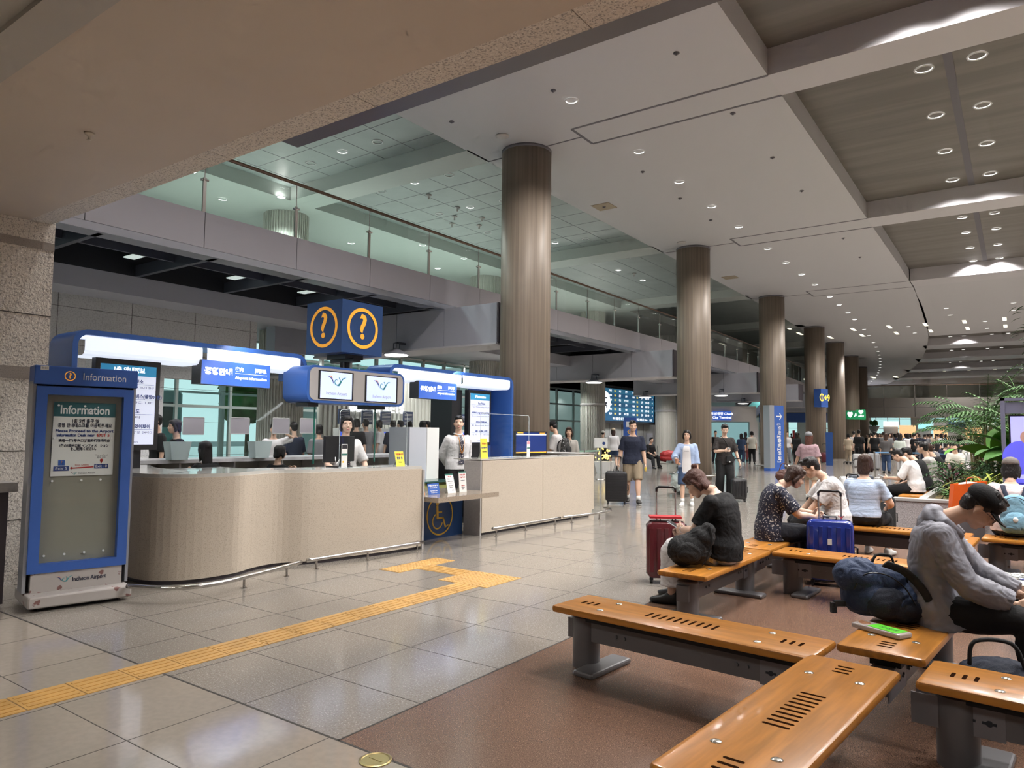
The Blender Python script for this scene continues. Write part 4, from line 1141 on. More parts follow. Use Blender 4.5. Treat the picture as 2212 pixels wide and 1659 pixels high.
# ---- canopies with light panels
def arch(label, Y0, Y1, z1, legL, legR, X=-8.0, dep=.55, th=.055):
    cyy = (Y0 + Y1) / 2
    t = thing('desk_canopy', label, 'canopy', (X, cyy, 0))
    r = .16; out = []
    out.append((Y0, legL))
    for k in range(9):
        a = R_(180 - 90 * k / 8); out.append((Y0 + r + r * math.cos(a), z1 - r + r * math.sin(a)))
    for k in range(9):
        a = R_(90 - 90 * k / 8); out.append((Y1 - r + r * math.cos(a), z1 - r + r * math.sin(a)))
    out.append((Y1, legR))
    inn = []
    r2 = r - th
    inn.append((Y0 + th, legL))
    for k in range(9):
        a = R_(180 - 90 * k / 8); inn.append((Y0 + r + r2 * math.cos(a), z1 - r + r2 * math.sin(a)))
    for k in range(9):
        a = R_(90 - 90 * k / 8); inn.append((Y1 - r + r2 * math.cos(a), z1 - r + r2 * math.sin(a)))
    inn.append((Y1 - th, legR))
    m = MB(); n = len(out); vs = []
    for x in (0, -dep):
        vs += [(x, y - cyy, z) for y, z in out]; vs += [(x, y - cyy, z) for y, z in inn]
    fs = []
    for i in range(n - 1):
        fs += [(i, i + 1, n + i + 1, n + i), (2 * n + i + 1, 2 * n + i, 3 * n + i, 3 * n + i + 1), (i + 1, i, 2 * n + i, 2 * n + i + 1), (n + i, n + i + 1, 3 * n + i + 1, 3 * n + i)]
    fs += [(0, n, 3 * n, 2 * n), (n - 1, 3 * n - 1, 4 * n - 1, 2 * n - 1)]
    m.add(vs, fs)
    obj('frame', m, m_blue, t, auto=30)
    return t, cyy
cl, cyl_ = arch('left blue canopy arch with two long white light panels over the desk', 3.36, 6.36, 2.55, 0, 2.2)
cr, cyr = arch('right blue canopy arch with two white light panels and a blue side wall', 7.95, 11.31, 2.575, 2.2, 0)
def panel(par, cyy, a, b, z0, z1):
    m = MB(); n = 8; vs = []
    prof = [(-.01, z1), (.0, z1 - .02), (.0, z0 + .05), (-.02, z0 + .015), (-.06, z0), (-.42, z0)]
    for y in (a + .01, b - .01): vs += [(x, y - cyy, z) for x, z in prof]
    k = len(prof); m.add(vs, [(i, i + 1, k + i + 1, k + i) for i in range(k - 1)]); m.add([(-.01, y - cyy, z1) for y in (a, b)] + [(-.42, y - cyy, z1) for y in (b, a)], [(0, 1, 2, 3)])
    obj('light_panel', m, e_panel, par)
panel(cl, cyl_, 3.47, 4.82, 2.28, 2.49); panel(cl, cyl_, 4.86, 6.26, 2.30, 2.50)
panel(cr, cyr, 8.12, 9.72, 2.325, 2.515); panel(cr, cyr, 9.75, 11.2, 2.335, 2.52)
obj('glass_visor', MB().quad((-.5, -1.15, 2.15), (-.5, 1.0, 2.15), (-.5, 1.0, 2.3), (-.5, -1.15, 2.3)), g_acr, cl)
obj('side_wall', MB().box(-.55, -.5, .95, 1.62, 0, 2.5), m_bluel, cr)
star = MB()
for k in range(8):
    a = math.pi * k / 4 + .1
    for j in range(1, 9):
        r = .035 * j; star.ell((-.497, 1.30 + r * math.cos(a) * .7, 1.22 + r * math.sin(a)), (.002, .005, .005), 6, 4)
obj('dot_pattern', star, m_paper, cr)
area((-7.2, 5.3, 2.3), 2.6, 22, (.95, .97, 1), (R_(20), R_(25), 0), sy=.25)  # unseen area lamp added to the light of the left canopy panels
area((-7.4, 9.6, 2.3), 2.8, 22, (.95, .97, 1), (R_(20), R_(25), 0), sy=.25)  # same added lamp for the right canopy panels

def hang_sign(Y0, Y1, z0, z1, label, X=-7.96, dk_=.17):
    t = thing('hanging_sign', label, 'sign', (X, Y0, z0))
    W = Y1 - Y0; Hh = z1 - z0
    obj('sign_face', MB().box(-.02, 0, 0, W, 0, Hh), e_signblue, t)
    obj('sign_box', MB().box(-.2, -.02, 0, W, 0, Hh).box(-.2, -.0, -.006, 0, 0, Hh), m_frame_d, t)
    text('공항안내', Hh * .30, (.004, W * .235, Hh * .54), e_sign, t, width=W * .39, bold=.006)
    text('案内', Hh * .2, (.004, W * .53, Hh * .70), e_sign, t, bold=.003)
    text('问讯处', Hh * .2, (.004, W * .85, Hh * .70), e_sign, t, bold=.003)
    text('Airport Information', Hh * .16, (.004, W * .71, Hh * .35), e_sign, t, width=W * .48, bold=.002)
    obj('sign_line', MB().box(.002, .004, W * .47, W * .95, Hh * .53, Hh * .545), e_sign, t)
    return t
hang_sign(4.78, 5.74, 2.055, 2.345, 'blue airport information sign hanging under the left canopy')
hang_sign(8.58, 9.54, 2.06, 2.345, 'blue airport information sign hanging under the right canopy')

# ---- monitor box and question-mark cube
mbx = thing('monitor_housing', 'rounded blue housing with two screens hung above the desk', 'screen', (-7.6, 6.95, 1.88))
def rrect(y0, y1, z0, z1, r, n=6):
    o = []
    for cy_, cz, a0 in ((y1 - r, z1 - r, 0), (y0 + r, z1 - r, 90), (y0 + r, z0 + r, 180), (y1 - r, z0 + r, 270)):
        for k in range(n + 1):
            a = R_(a0 + 90 * k / n); o.append((cy_ + r * math.cos(a), cz + r * math.sin(a)))
    return o
def slab_yz(m, poly, x0, x1):
    n = len(poly); vs = [(x0, y, z) for y, z in poly] + [(x1, y, z) for y, z in poly]
    return m.add(vs, [tuple(range(n))[::-1], tuple(range(n, 2 * n))] + [(i, (i + 1) % n, n + (i + 1) % n, n + i) for i in range(n)])
obj('housing', slab_yz(MB(), rrect(-.90, .92, .0, .50, .12), -.5, 0), m_blue, mbx, auto=40)
obj('face_panel', slab_yz(MB(), rrect(-.86, .88, .035, .47, .09), 0, .008), m_grey, mbx)
for y0, y1, z0, z1 in ((-.70, -.13, .06, .43), (.13, .74, .055, .425)):
    f = obj('screen_frame', MB().box(.008, .014, y0 - .02, y1 + .02, z0 - .008, z1 + .008), m_black, mbx)
    s_ = obj('screen', MB().box(.014, .018, y0 + .01, y1 - .01, z0 + .005, z1 - .005), e_screen, mbx)
    cyy, czz = (y0 + y1) / 2, (z0 + z1) / 2
    logo(cyy, czz + .055, .20, lambda u, v: (.021, u, v), m_tealL, m_letb, m_orL, mbx)
    text('Incheon Airport', .06, (.021, cyy, z0 + .075), m_grey, mbx, width=.36)
obj('bracket', MB().box(-.35, -.1, -.80, -.62, -.05, .0), m_black, mbx); obj('bracket', MB().box(-.35, -.1, .30, .62, -.05, 0), m_black, mbx)
obj('glass_post', MB().cyl((-.2, -.6, -.82), (-.2, -.6, -.05), .012, n=8).cyl((-.2, .52, -.82), (-.2, .52, -.05), .012, n=8), mat('green_glass_rod', (.02, .12, .09), .1), mbx)
cube = thing('question_mark_cube', 'dark blue cube sign with orange question marks on a black post', 'sign', (-7.7, 7.09, 2.38))
obj('post', MB().cyl((-.36, 0, 0), (-.36, 0, .28), .07, n=16).box(-.56, -.16, -.17, .17, .17, .235).box(-.6, -.1, -.07, .07, .13, .18), m_black, cube)
obj('cube_body', MB().box(-.76, 0, -.39, .39, .235, .985), m_blued, cube)
q = MB(); ringp(q, 0, .61, .295, .247, x=.004); obj('ring', q, m_leto, cube)
text('?', .50, (.005, 0, .615), m_leto, cube, bold=.010)
q = MB(); vs = []
for k in range(49):
    a = R_(7.5 * k); vs += [(-.38 + .295 * math.cos(a), -.394, .61 + .295 * math.sin(a)), (-.38 + .247 * math.cos(a), -.394, .61 + .247 * math.sin(a))]
q.add(vs, [(2 * k, 2 * k + 2, 2 * k + 3, 2 * k + 1) for k in range(48)]); obj('ring', q, m_leto, cube)
text('?', .50, (-.38, -.395, .615), m_leto, cube, rot=ROT_MY, bold=.010)

# ---- freestanding information board
sg = thing('information_stand', 'blue-framed information board on a chipped white base beside the stone pillar', 'sign', (-6.80, 2.97, 0), R_(-11.5))
m_base = mat('chipped_white_paint', (.42, .39, .37), .5, speck=(14, (.20, .10, .09), .64, .03))
m_silver = mat('silver_profile', (.40, .42, .46), .35, metal=.5)
obj('base', MB().box(-.30, .30, -.385, .385, .03, .125, .012), m_base, sg)
obj('caster_block', MB().box(-.22, .22, -.3, .3, 0, .03), m_black, sg)
obj('plinth_panel', MB().box(-.06, .115, -.345, .345, .125, .30), m_base, sg)
obj('frame', MB().box(-.07, .125, -.375, -.295, .285, 1.86).box(-.07, .125, .295, .375, .285, 1.86).box(-.07, .125, -.295, .295, .285, .36).box(-.07, .125, -.295, .295, 1.79, 1.86), m_bluel, sg)
obj('side_profile', MB().box(-.10, .10, -.40, -.376, .13, 1.90).box(-.10, .10, .376, .40, .13, 1.90).box(-.095, -.07, -.376, .376, .13, 1.9), m_silver, sg)
obj('header', MB().box(-.09, .14, -.40, .40, 1.875, 2.035, .006), m_bluel, sg)
obj('back_panel', MB().box(-.05, .06, -.3, .3, .35, 1.8), mat('grey_backing', (.27, .26, .22), .35), sg)
g = MB(); ringp(g, -.14, 1.955, .042, .035, x=.1415); obj('ring', g, m_leto, sg)
text('?', .065, (.1418, -.14, 1.955), m_leto, sg, bold=.002)
text('Information', .088, (.1418, .13, 1.953), m_letw, sg, width=.34)
obj('sticker', MB().box(.14, .1412, -.36, -.30, 1.995, 2.03), m_paper, sg); text('B-01', .022, (.1416, -.33, 2.012), m_letd, sg)
po = obj('poster', MB().box(.064, .068, -.235, .245, 1.09, 1.73), m_paper, sg)
obj('poster_header', MB().box(.0685, .0695, -.235, .245, 1.605, 1.73), mat('dark_teal_print', (.03, .12, .14), .5), sg)
text('Information', .105, (.0705, .005, 1.662), m_letw, sg, width=.38, bold=.002)
TX = [('1층 5번 출구 앞', .040, 1.565, m_letd, .21), ('공항 안내데스크를 이용해주세요', .040, 1.527, m_letd, .42), ('Please Proceed to the Airport', .036, 1.480, m_letb, .45), ('Information Desk near', .036, 1.443, m_letb, None), ('请用一楼5号出口对面的机场询问台', .03, 1.395, m_letd, .40), ('1階の5番出口前 インフォメ　ション', .03, 1.350, m_letd, .38), ('をご利用ください。', .03, 1.322, m_letd, .2)]
for bdy, sz, zz, mm, ww in TX:
    if bdy.startswith('Information Desk'):
        text(bdy, sz, (.070, -.06, zz), mm, sg, width=.29, bold=.0015); text('EXIT 5', sz, (.070, .155, zz), m_letr, sg, bold=.0015)
    else: text(bdy, sz, (.070, .01, zz), mm, sg, width=ww, bold=.001)
text('You are here!', .018, (.070, .15, 1.268), m_letd, sg); text('현재 위치', .018, (.070, .15, 1.245), m_letd, sg)
pn = MB(); ringp(pn, .15, 1.222, 0, .013, x=.07); poly_yz(pn, [(.138, 1.218), (.162, 1.218), (.15, 1.193)], .07); obj('map_pin', pn, m_letr, sg)
obj('exit_tag', MB().box(.069, .0705, -.215, -.10, 1.135, 1.175).box(.069, .0705, .095, .205, 1.150, 1.188), m_letb, sg)
text('Exit 5', .032, (.072, -.158, 1.155), m_letw, sg, width=.085); text('Exit 10', .032, (.072, .15, 1.169), m_letw, sg, width=.09)
obj('question_tag', MB().box(.069, .0705, -.182, -.132, 1.182, 1.228), m_bluel, sg); text('?', .045, (.072, -.157, 1.205), m_orL, sg)
ar = MB(); poly_yz(ar, [(-.095, 1.158), (-.075, 1.17), (-.075, 1.162), (.09, 1.170), (.09, 1.160), (-.075, 1.152), (-.075, 1.146)], .07); obj('arrow', ar, m_letr, sg)
text('5min (200m)', .022, (.070, 0, 1.183), m_letr, sg)
logo(-.06, 1.112, .035, lambda u, v: (.0705, u, v), m_tealL, m_letb, m_orL, sg); text('Incheon Airport', .024, (.070, .04, 1.112), m_letd, sg, width=.13)
logo(-.10, .215, .075, lambda u, v: (.117, u, v), m_tealL, m_letb, m_orL, sg); text('Incheon Airport', .05, (.117, .09, .205), m_letd, sg, width=.26, bold=.001)
dt = MB()
for y_, z_ in ((-.2, 1.7), (0, 1.7), (-.22, 1.42), (.22, 1.42), (-.22, 1.05), (0, 1.05), (.15, 1.05), (-.25, .42), (-.1, .42), (.05, .42), (.2, .42)): dt.cyl((.062, y_, z_), (.075, y_, z_), .009, n=12)
obj('magnet', dt, m_letw, sg)
obj('glass_door', MB().quad((.095, -.295, .36), (.095, .295, .36), (.095, .295, 1.79), (.095, -.295, 1.79)), g_acr, sg)
ls = thing('side_counter', 'grey counter end standing behind the information board', 'counter', (-7.38, 1.6, 0))
obj('counter_body', MB().box(-.45, .25, -1.2, .95, 0, .95), m_boxend, ls); obj('counter_top', MB().box(-.5, .3, -1.25, 1.0, .95, 1.03), m_deskend, ls)

# ---- two portrait displays
def display(x, y0, y1, z0, z1, label, head, rows, kor):
    t = thing('portrait_display', label, 'screen', (x, (y0 + y1) / 2, 0)); w = (y1 - y0) / 2
    obj('casing', MB().box(-.09, 0, -w, w, z0, z1), m_black, t); obj('stand', MB().box(-.3, -.05, -w * .7, w * .55, .0, z0), m_black, t)
    obj('screen', MB().box(0, .004, -w + .05, w - .05, z0 + .06, z1 - .06), e_screenw, t)
    hh = z1 - z0 - .12
    obj('header', MB().box(.004, .006, -w + .05, w - .05, z1 - .06 - hh * .13, z1 - .06), mat('screen_teal', (.03, .2, .35), .3, emit=((.03, .25, .5), .5)), t)
    text(head, hh * .075, (.008, .0, z1 - .06 - hh * .065), e_sign, t, width=w * .95, bold=.002)
    for i, (a, b) in enumerate(rows):
        zc = z1 - .06 - hh * (.13 + .05 + .19 * i)
        text(a, hh * .055, (.008, w * .12, zc - .02), m_letb, t, bold=.002)
        obj('rule', MB().box(.005, .006, -w * .8, w * .8, zc - .052, zc - .049), m_letb, t)
        text(b, hh * .036, (.008, w * .05, zc - .085), m_letd, t, width=min(w * 1.5, .06 * len(b)))
    text('Incheon Airport', .03, (.008, .03, z0 + .09), m_letd, t)
display(-8.05, 3.62, 4.33, 1.27, 2.27, 'portrait display of Korean directions left of the desk, partly behind the information board', '1층 안내정보', [('버스 매표소', '(유/무인) : 4-5, 6-7, 8-9, 10-11 출구'), ('장기주차장행 셔틀버스(공항01번)', '출구 건너편 3C, 13C'), ('공항철도', '교통센터'), ('로밍 · 이심 · 와이파이', 'A입국장 앞   F입국장 앞  24시간')], True)
display(-8.1, 10.05, 10.72, 1.27, 2.28, 'portrait display headed 1F Information beside the right canopy leg', '1F Information', [('Bus Ticket', 'Tour / Machine vending at 4-5, 6-7'), ('Airfield Long-term parking lot', '3C, 3C vicinity across street 14'), ('Airport Railroad', 'B1 Basement floor'), ('SIM · E-SIM · WIFI', '1 at 24     F 10     24 hours')], False)
tag(obj('display_cabinet', MB().box(-8.7, -8.2, 9.7, 9.98, 0, 2.27), m_black), 'tall black cabinet beside the 1F Information display', 'cabinet')

# ---- things on the desk
def at_top(px, py, X): return aX(px, py, X)
def acrylic(px0, px1, pytop, X, z0, label, tilt=0):
    a = aX(px0, pytop, X); b = aX(px1, pytop, X)
    t = thing('acrylic_screen', label, 'screen guard', (X, (a.y + b.y) / 2, z0)); w = (b.y - a.y) / 2; h = a.z - z0
    pl = rrect(-w, w, 0, h, .04, 4)
    obj('sheet', MB().add([(0, y, z) for y, z in pl], [tuple(range(len(pl)))]), g_acr, t)
    obj('edge', MB().tube([(0, y, z) for y, z in pl], .003, 5, closed=True), m_acre, t)
    obj('foot', MB().box(-.06, .06, -w + .05, -w + .08, 0, .01).box(-.06, .06, w - .08, w - .05, 0, .01), m_acre, t)
acrylic(735, 880, 885, -6.62, 1.065, 'clear acrylic guard standing in front of the woman clerk')
acrylic(1038, 1143, 893, -6.75, 1.115, 'clear acrylic guard on the right-hand desk section')
mon = thing('computer_monitor', 'black monitor seen from behind on the long desk', 'monitor', (-6.86, 5.98, 1.066), R_(8))
obj('panel_back', MB().box(-.02, .02, -.27, .27, .06, .38, .006), m_black, mon); obj('stand', MB().box(.02, .04, -.025, .025, .01, .26).box(-.08, .1, -.14, .14, 0, .012), m_black, mon)
obj('cable', MB().tube([(.03, -.1, .12), (.06, -.13, .08), (.05, -.1, .04), (.06, -.06, .09), (.03, -.04, .02)], .005, 6), m_paper, mon)
p0, p1 = aX(1123, 938, -6.7), aX(1182, 938, -6.7)
m2_ = thing('computer_monitor', 'monitor with a dark blue screen on the far end of the desk', 'monitor', (-6.75, (p0.y + p1.y) / 2, 1.116), R_(-6)); w = (p1.y - p0.y) / 2
obj('casing', MB().box(-.04, 0, -w, w, .03, .42), m_black, m2_); obj('screen', MB().box(0, .003, -w + .02, w - .02, .06, .40), emis('navy_screen', (.01, .03, .16), .6), m2_)
obj('screen_bar', MB().box(.003, .005, -w + .02, w - .02, .055, .075).box(.003, .005, -w + .05, -w + .2, .385, .4).box(.003, .005, w - .2, w - .05, .385, .4), m_leto, m2_)
obj('screen_bar', MB().box(.003, .005, -w + .02, w - .02, .355, .375), e_screenw, m2_)
obj('stand', MB().box(-.12, .1, -.12, .12, 0, .012).box(-.05, -.02, -.03, .03, .01, .1), m_black, m2_)
def card(name, label, px, py, X, zb, w, h, base, items, tilt=-12, rz=0, cat='sign'):
    p = aX(px, py, X)
    t = thing(name, label, cat, (X, p.y, zb), R_(rz)); c, s_ = math.cos(R_(tilt)), math.sin(R_(tilt))
    m = MB().box(-.003, 0, -w / 2, w / 2, 0, h); o = obj('card', m, base, t); o.rotation_euler = (0, R_(tilt), 0)
    obj('easel', MB().quad((-.09, -w * .3, 0), (-.09, w * .3, 0), (-.01 + s_ * h * .6, w * .2, h * .6), (-.01 + s_ * h * .6, -w * .2, h * .6)), m_acre, t)
    for k, (bd, sz, u, v, mm) in enumerate(items):
        tm = text_mesh(bd, sz, bold=.001); tm.transform(ROT_PX.to_4x4()); l = link('lettering', tm, mm, t)
        l.matrix_local = Matrix.Rotation(R_(tilt), 4, 'Y') @ Matrix.Translation((.002, u, v))
    return t, o
card('notice_card', 'yellow notice card near the end of the long desk', 866, 990, -6.5, 1.066, .155, .19, mat('yellow_card', (.80, .70, .08), .5), [('자원봉사자', .03, 0, .15, m_letr), ('활동 중', .035, 0, .10, m_letb), ('Volunteer', .016, 0, .05, m_letd)])
card('notice_card', 'yellow notice card in an acrylic holder on the right-hand desk section', 1047, 975, -6.62, 1.116, .17, .30, MATS['yellow_card'], [('자원봉사', .03, 0, .22, m_letr), ('활동 중입니다', .024, 0, .16, m_letb), ('VOLUNTEER', .018, 0, .10, m_letd)], -4)
card('notice_card', 'orange notice card on the low shelf against the desk end', 911, 1045, -6.5, .666, .14, .19, mat('orange_card', (.80, .34, .05), .5), [('안 내 데', .035, 0, .14, m_letd), ('5번출구', .026, 0, .08, m_letd), ('INFO', .026, 0, .035, m_letd)])
card('notice_card', 'blue notice card with rounded corners on the low shelf', 939, 1045, -6.45, .666, .23, .15, m_bluel, [('무엇을 도와드릴까요?', .022, 0, .12, m_letw), ('How may I help you?', .016, 0, .09, m_letw), ('May I help you, please', .016, 0, .05, m_letw), ('インフォメーション', .014, 0, .025, m_letw)])
t_, o_ = card('notice_card', 'white notice card with green header, leaning back on the low shelf', 977, 1045, -6.42, .666, .17, .27, m_paper, [('공항 안내', .018, 0, .23, m_letr), ('Notice', .02, -.03, .20, m_letd), ('information desk hours', .011, 0, .165, m_letd), ('07:00 - 22:00 open', .011, 0, .14, m_letd), ('please use the phone', .011, 0, .105, m_letd), ('at the desk near', .011, 0, .08, m_letd), ('EXIT 5', .014, .03, .04, m_letd)], -14)
hd = obj('header', MB().box(0, .001, -.085, .085, .25, .27), mat('green_print', (.03, .14, .11), .5), o_)
t_, o_ = card('notice_card', 'upright white notice card with red writing on the low shelf', 1001, 1043, -6.42, .666, .16, .29, m_paper, [('무료로 통화', .026, 0, .24, m_letr), ('가능합니다', .024, 0, .205, m_letr), ('free phone calls', .013, 0, .165, m_letd), ('이용 안내', .018, 0, .09, m_letr), ('Please push', .015, 0, .065, m_letd), ('and wait', .013, 0, .045, m_letd)], -5)
hd = obj('header', MB().box(0, .001, -.08, .08, .27, .29), MATS['green_print'], o_)
for i, (px, py, X, h, lab) in enumerate([(741, 950, -6.6, .28, 'small leaflet holder taped to the guard before the woman clerk'), (1138, 960, -6.6, .26, 'leaflet strip on the acrylic guard at the right-hand desk')]):
    p = aX(px, py, X); t = thing('leaflet_holder', lab, 'leaflet', (X + .03, p.y, 1.07 if i == 0 else 1.117))
    obj('card', MB().box(0, .003, -.045, .045, 0, h), m_paper, t); obj('print', MB().box(.003, .004, -.04, .04, h * .8, h * .98), m_frame_d if i == 0 else mat('pink_print', (.6, .25, .3), .5), t)
    obj('print', MB().box(.003, .004, -.04, .04, h * .52, h * .6), MATS['green_print'], t); obj('print', MB().cyl((.003, -.02, h * .25), (.0045, -.02, h * .25), .012, n=12), m_leto, t)
# worktops and cabinets behind the desk
bc = thing('back_counter', 'lime-green fronted cabinet with a pale top behind the curved desk', 'cabinet', (-8.35, 5.15, 0))
obj('cabinet', MB().box(-.55, .55, -.7, .4, 0, .98), m_green, bc); obj('worktop', MB().box(-.6, .7, -.75, .55, .98, 1.0), m_desktop, bc)
bc = thing('back_counter', 'lime-green cabinet with a glass top behind the wheelchair shelf', 'cabinet', (-7.9, 8.3, 0))
obj('cabinet', MB().box(-.3, .42, -1.2, .55, 0, .72), m_green, bc); obj('worktop', MB().box(-.35, .46, -1.25, .6, .72, .745), mat('green_glass_top', (.05, .12, .11), .06, spec=.8), bc)
bc = thing('back_counter', 'lime-green cabinet with a pale top behind the right-hand desk section', 'cabinet', (-7.6, 10.5, 0))
obj('cabinet', MB().box(-.45, .05, -.9, 1.1, 0, .98), m_green, bc); obj('worktop', MB().box(-.5, .1, -.95, 1.15, .98, 1.0), m_desktop, bc)
bc = thing('office_cabinet', 'tall pale grey cabinet between the two clerks', 'cabinet', (-8.05, 8.55, 0))
obj('body', MB().box(-.25, .2, -.28, .12, .745, 1.58), mat('pale_grey_laminate', (.48, .50, .55), .45), bc); obj('side', MB().box(-.25, .2, .13, .42, .745, 1.58), m_paper, bc)
for i in range(9):
    random.seed(40 + i)
    w = random.uniform(.10, .16); c = [m_paper, mat('teal_cover', (.03, .13, .12), .5), mat('salmon_cover', (.6, .28, .2), .5)][(i * 2) % 3]
    col_ = i % 3; k = i // 3
    tag(obj('brochure_stack', MB().box(-.08, .08, -w / 2, w / 2, 0, .045), c, loc=(-7.62, 7.55 + .22 * col_, .747 + .046 * k), rot=(0, 0, random.uniform(-.2, .2))), ['left', 'middle', 'right'][col_] + ' pile of brochures on the glass worktop, ' + ['bottom', 'middle', 'top'][k] + ' bundle', 'brochures', 'brochure piles')
wcnt = thing('long_worktop', 'long white marble worktop running behind the desk area', 'counter', (-10.2, 7.5, 0))
obj('top', MB().box(-.35, .35, -3.6, 4.5, 1.02, 1.07), mat('white_marble', (.55, .54, .55), .25, noise=(6, .12)), wcnt)
m = MB()
for k in range(10): m.box(-.3, .3, -3.6 + k * .88, -3.57 + k * .88, 0, 1.02)
obj('dividers', m, m_white, wcnt); obj('back_board', MB().box(-.34, -.3, -3.6, 4.4, .3, 1.02), m_deskend, wcnt)
for i, (px, h_, lab) in enumerate([(418, .22, 'white notice sheet held up behind the acrylic, first from the display'), (518, .22, 'white notice sheet behind the acrylic, second from the display'), (607, .22, 'white notice sheet behind the acrylic, left of the black monitor'), (665, .22, 'white notice sheet behind the acrylic, just above the black monitor')]):
    p = aX(px, 920, -9.9); t = thing('notice_sheet', lab, 'paper', (-9.9, p.y, 1.07)); zc = p.z - 1.07
    obj('sheet', MB().box(0, .004, -.16, .16, zc - .12, zc + .12), mat('lilac_sheet', (.42, .40, .44), .5), t); obj('frame', MB().tube([(.003, y, z) for y, z in rrect(-.165, .165, zc - .125, zc + .125, .01, 2)], .006, 5, closed=True), m_mull, t)
    obj('acrylic_panel', MB().quad((-.01, -.45, 0), (-.01, .38, 0), (-.01, .38, .98), (-.01, -.45, .98)), g_acr, t)
for i, (px, py) in enumerate([(378, 972), (556, 968)]):
    p = aX(px, 985, -9.9); t = thing('paper_tray', ['translucent tray beside the seated woman in the black vest', 'translucent tray left of the black monitor'][i], 'tray', (-9.85, p.y, 1.071))
    obj('tray_body', MB().add([(-.08, -.12, 0), (.08, -.12, 0), (.08, .12, 0), (-.08, .12, 0), (-.1, -.16, .26), (.1, -.16, .26), (.1, .16, .26), (-.1, .16, .26)], [(0, 1, 2, 3), (0, 1, 5, 4), (1, 2, 6, 5), (2, 3, 7, 6), (3, 0, 4, 7)]), mat('frosted_plastic', (.5, .6, .6), .3), t)
# ================================================================= BENCHES
m_wood = mat('orange_varnished_wood', (.38, .155, .026), .30, spec=.38, coat=.1, streak=(2.2, 26, 26, .20), bump=(9, .05))
m_slot = mat('slot_shadow', (.02, .008, .004), 1.0, spec=0.0)
m_bmet = mat('grey_painted_steel', (.135, .13, .135), .38, metal=.3)
m_bplate = mat('pale_steel_plate', (.20, .20, .22), .35, metal=.45)
m_capb = mat('bolt_cap_steel', (.6, .58, .52), .2, metal=.9)
def make_bench(legs=(True, True), plateR=True, plateL=False, L=1.62):
    t = thing('bench', 'varnished wooden bench seat', 'bench')
    h = L / 2; w = .21
    m = MB(); pts = [(-h, -w), (h, -w), (h, w), (-h, w)]
    m.rprism(pts, .358, .402, .014); obj('seat', m, m_wood, t, auto=35)
    sl = MB()
    def slot(x, y0=-.045, y1=.045):
        r = .0085; pl = []
        for k in range(7): a = math.pi * k / 6; pl.append((x + r * math.cos(a), y1 + r * math.sin(a)))
        for k in range(7): a = math.pi + math.pi * k / 6; pl.append((x + r * math.cos(a), y0 + r * math.sin(a)))
        sl.prism(pl, .4005, .4028)
    for k in range(10): slot(-.215 + .0475 * k)
    for sg in (-1, 1):
        for k in range(3): slot(sg * (.60 + .047 * k), -.03, .03)
    obj('slots', sl, m_slot, t)
    cap_ = MB().lathe([(.022, 0), (.02, .003), (.01, .006), (0, .0065)], n=20)
    cme = cap_.mesh('bolt_cap', True)
    for x in (-.50, .50):
        for y in (-.11, .11): link('bolt_cap', cme, m_capb, t, loc=(x, y, .4015))
    obj('beam', MB().box(-h + .02, h - .02, -.05, .05, .175, .30), m_bmet, t)
    obj('upper_rail', MB().box(-h + .12, h - .12, -.075, .075, .30, .325).box(-.56, -.44, -.06, .06, .32, .358).box(.44, .56, -.06, .06, .32, .358), m_dark, t)
    bolts = MB()
    for x in (-.42, -.36, .36, .42): bolts.cyl((x, -.05, .24), (x, -.062, .24), .011, n=10); bolts.cyl((x, .05, .24), (x, .062, .24), .011, n=10)
    obj('bolt', bolts, m_bmet, t)
    for i, sg in enumerate((-1, 1)):
        if legs[i]:
            x = sg * (h - .13)
            obj('leg', MB().lathe([(.088, 0), (.088, .315), (.078, .325), (0, .33)], (x, 0, 0), 28), m_bmet, t, auto=30)
            pl = [(x - sg * .10 + .09 * math.cos(a), -.16 + .05 * math.sin(a)) for a in [math.pi * k / 8 + math.pi for k in range(9)]] + [(x - sg * .10 + .09, .28), (x - sg * .10 - .09, .28)]
            obj('foot_plate', MB().rprism([(x - sg * .12 - .075, -.22), (x - sg * .12 + .075, -.22), (x - sg * .12 + .075, .24), (x - sg * .12 - .075, .24)], .0, .035, .012), m_bmet, t)
    for sg, on in ((1, plateR), (-1, plateL)):
        if on:
            for sy in (-1, 1):
                p = MB().box(sg * (h - .32) if sg > 0 else -h - .05, h + .05 if sg > 0 else -(h - .32), sy * .052 - .003, sy * .052 + .003, .165, .305)
                o = obj('joint_plate', p, m_bplate, t)
                k = MB()
                for x in (h - .26, h - .18):
                    x = sg * x
                    k.box(x - .028, x + .028, sy * .0555 - .001, sy * .0555 + .001, .228, .240); k.cyl((x, sy * .055, .234), (x, sy * .0575, .234), .014, n=12)
                obj('keyhole', k, m_dark, o)
    return t
BENCH = {}
def bench(cx, cy_, rz, label, **kw):
    key = tuple(sorted(kw.items()))
    if key in BENCH: t = copy_tree(BENCH[key])
    else: t = make_bench(**kw); BENCH[key] = t
    t.location = (cx, cy_, 0); t.rotation_euler = (0, 0, R_(rz)); t['label'] = label; t['group'] = 'wooden benches'
    return t
bench(-1.665, 4.10, -5.2, 'empty wooden bench with a free grey leg, lying across the front', legs=(True, False), plateR=True)
bench(-.77, 3.08, 90 - 5.2, 'empty wooden bench running toward the viewer at the bottom of the picture', legs=(True, False), plateR=True)
bench(.405, 3.90, -5.2, 'wooden bench cut by the right border, lowest of them', legs=(True, True), plateR=False, plateL=True)
bench(-.55, 4.96, 90 - 5.2, 'wooden bench carrying the slumped navy backpack', legs=(False, True), plateR=False, plateL=True)
bench(-2.21, 6.30, 90 - 1.5, 'wooden bench under the woman with the hair bun', legs=(True, True), plateR=True)
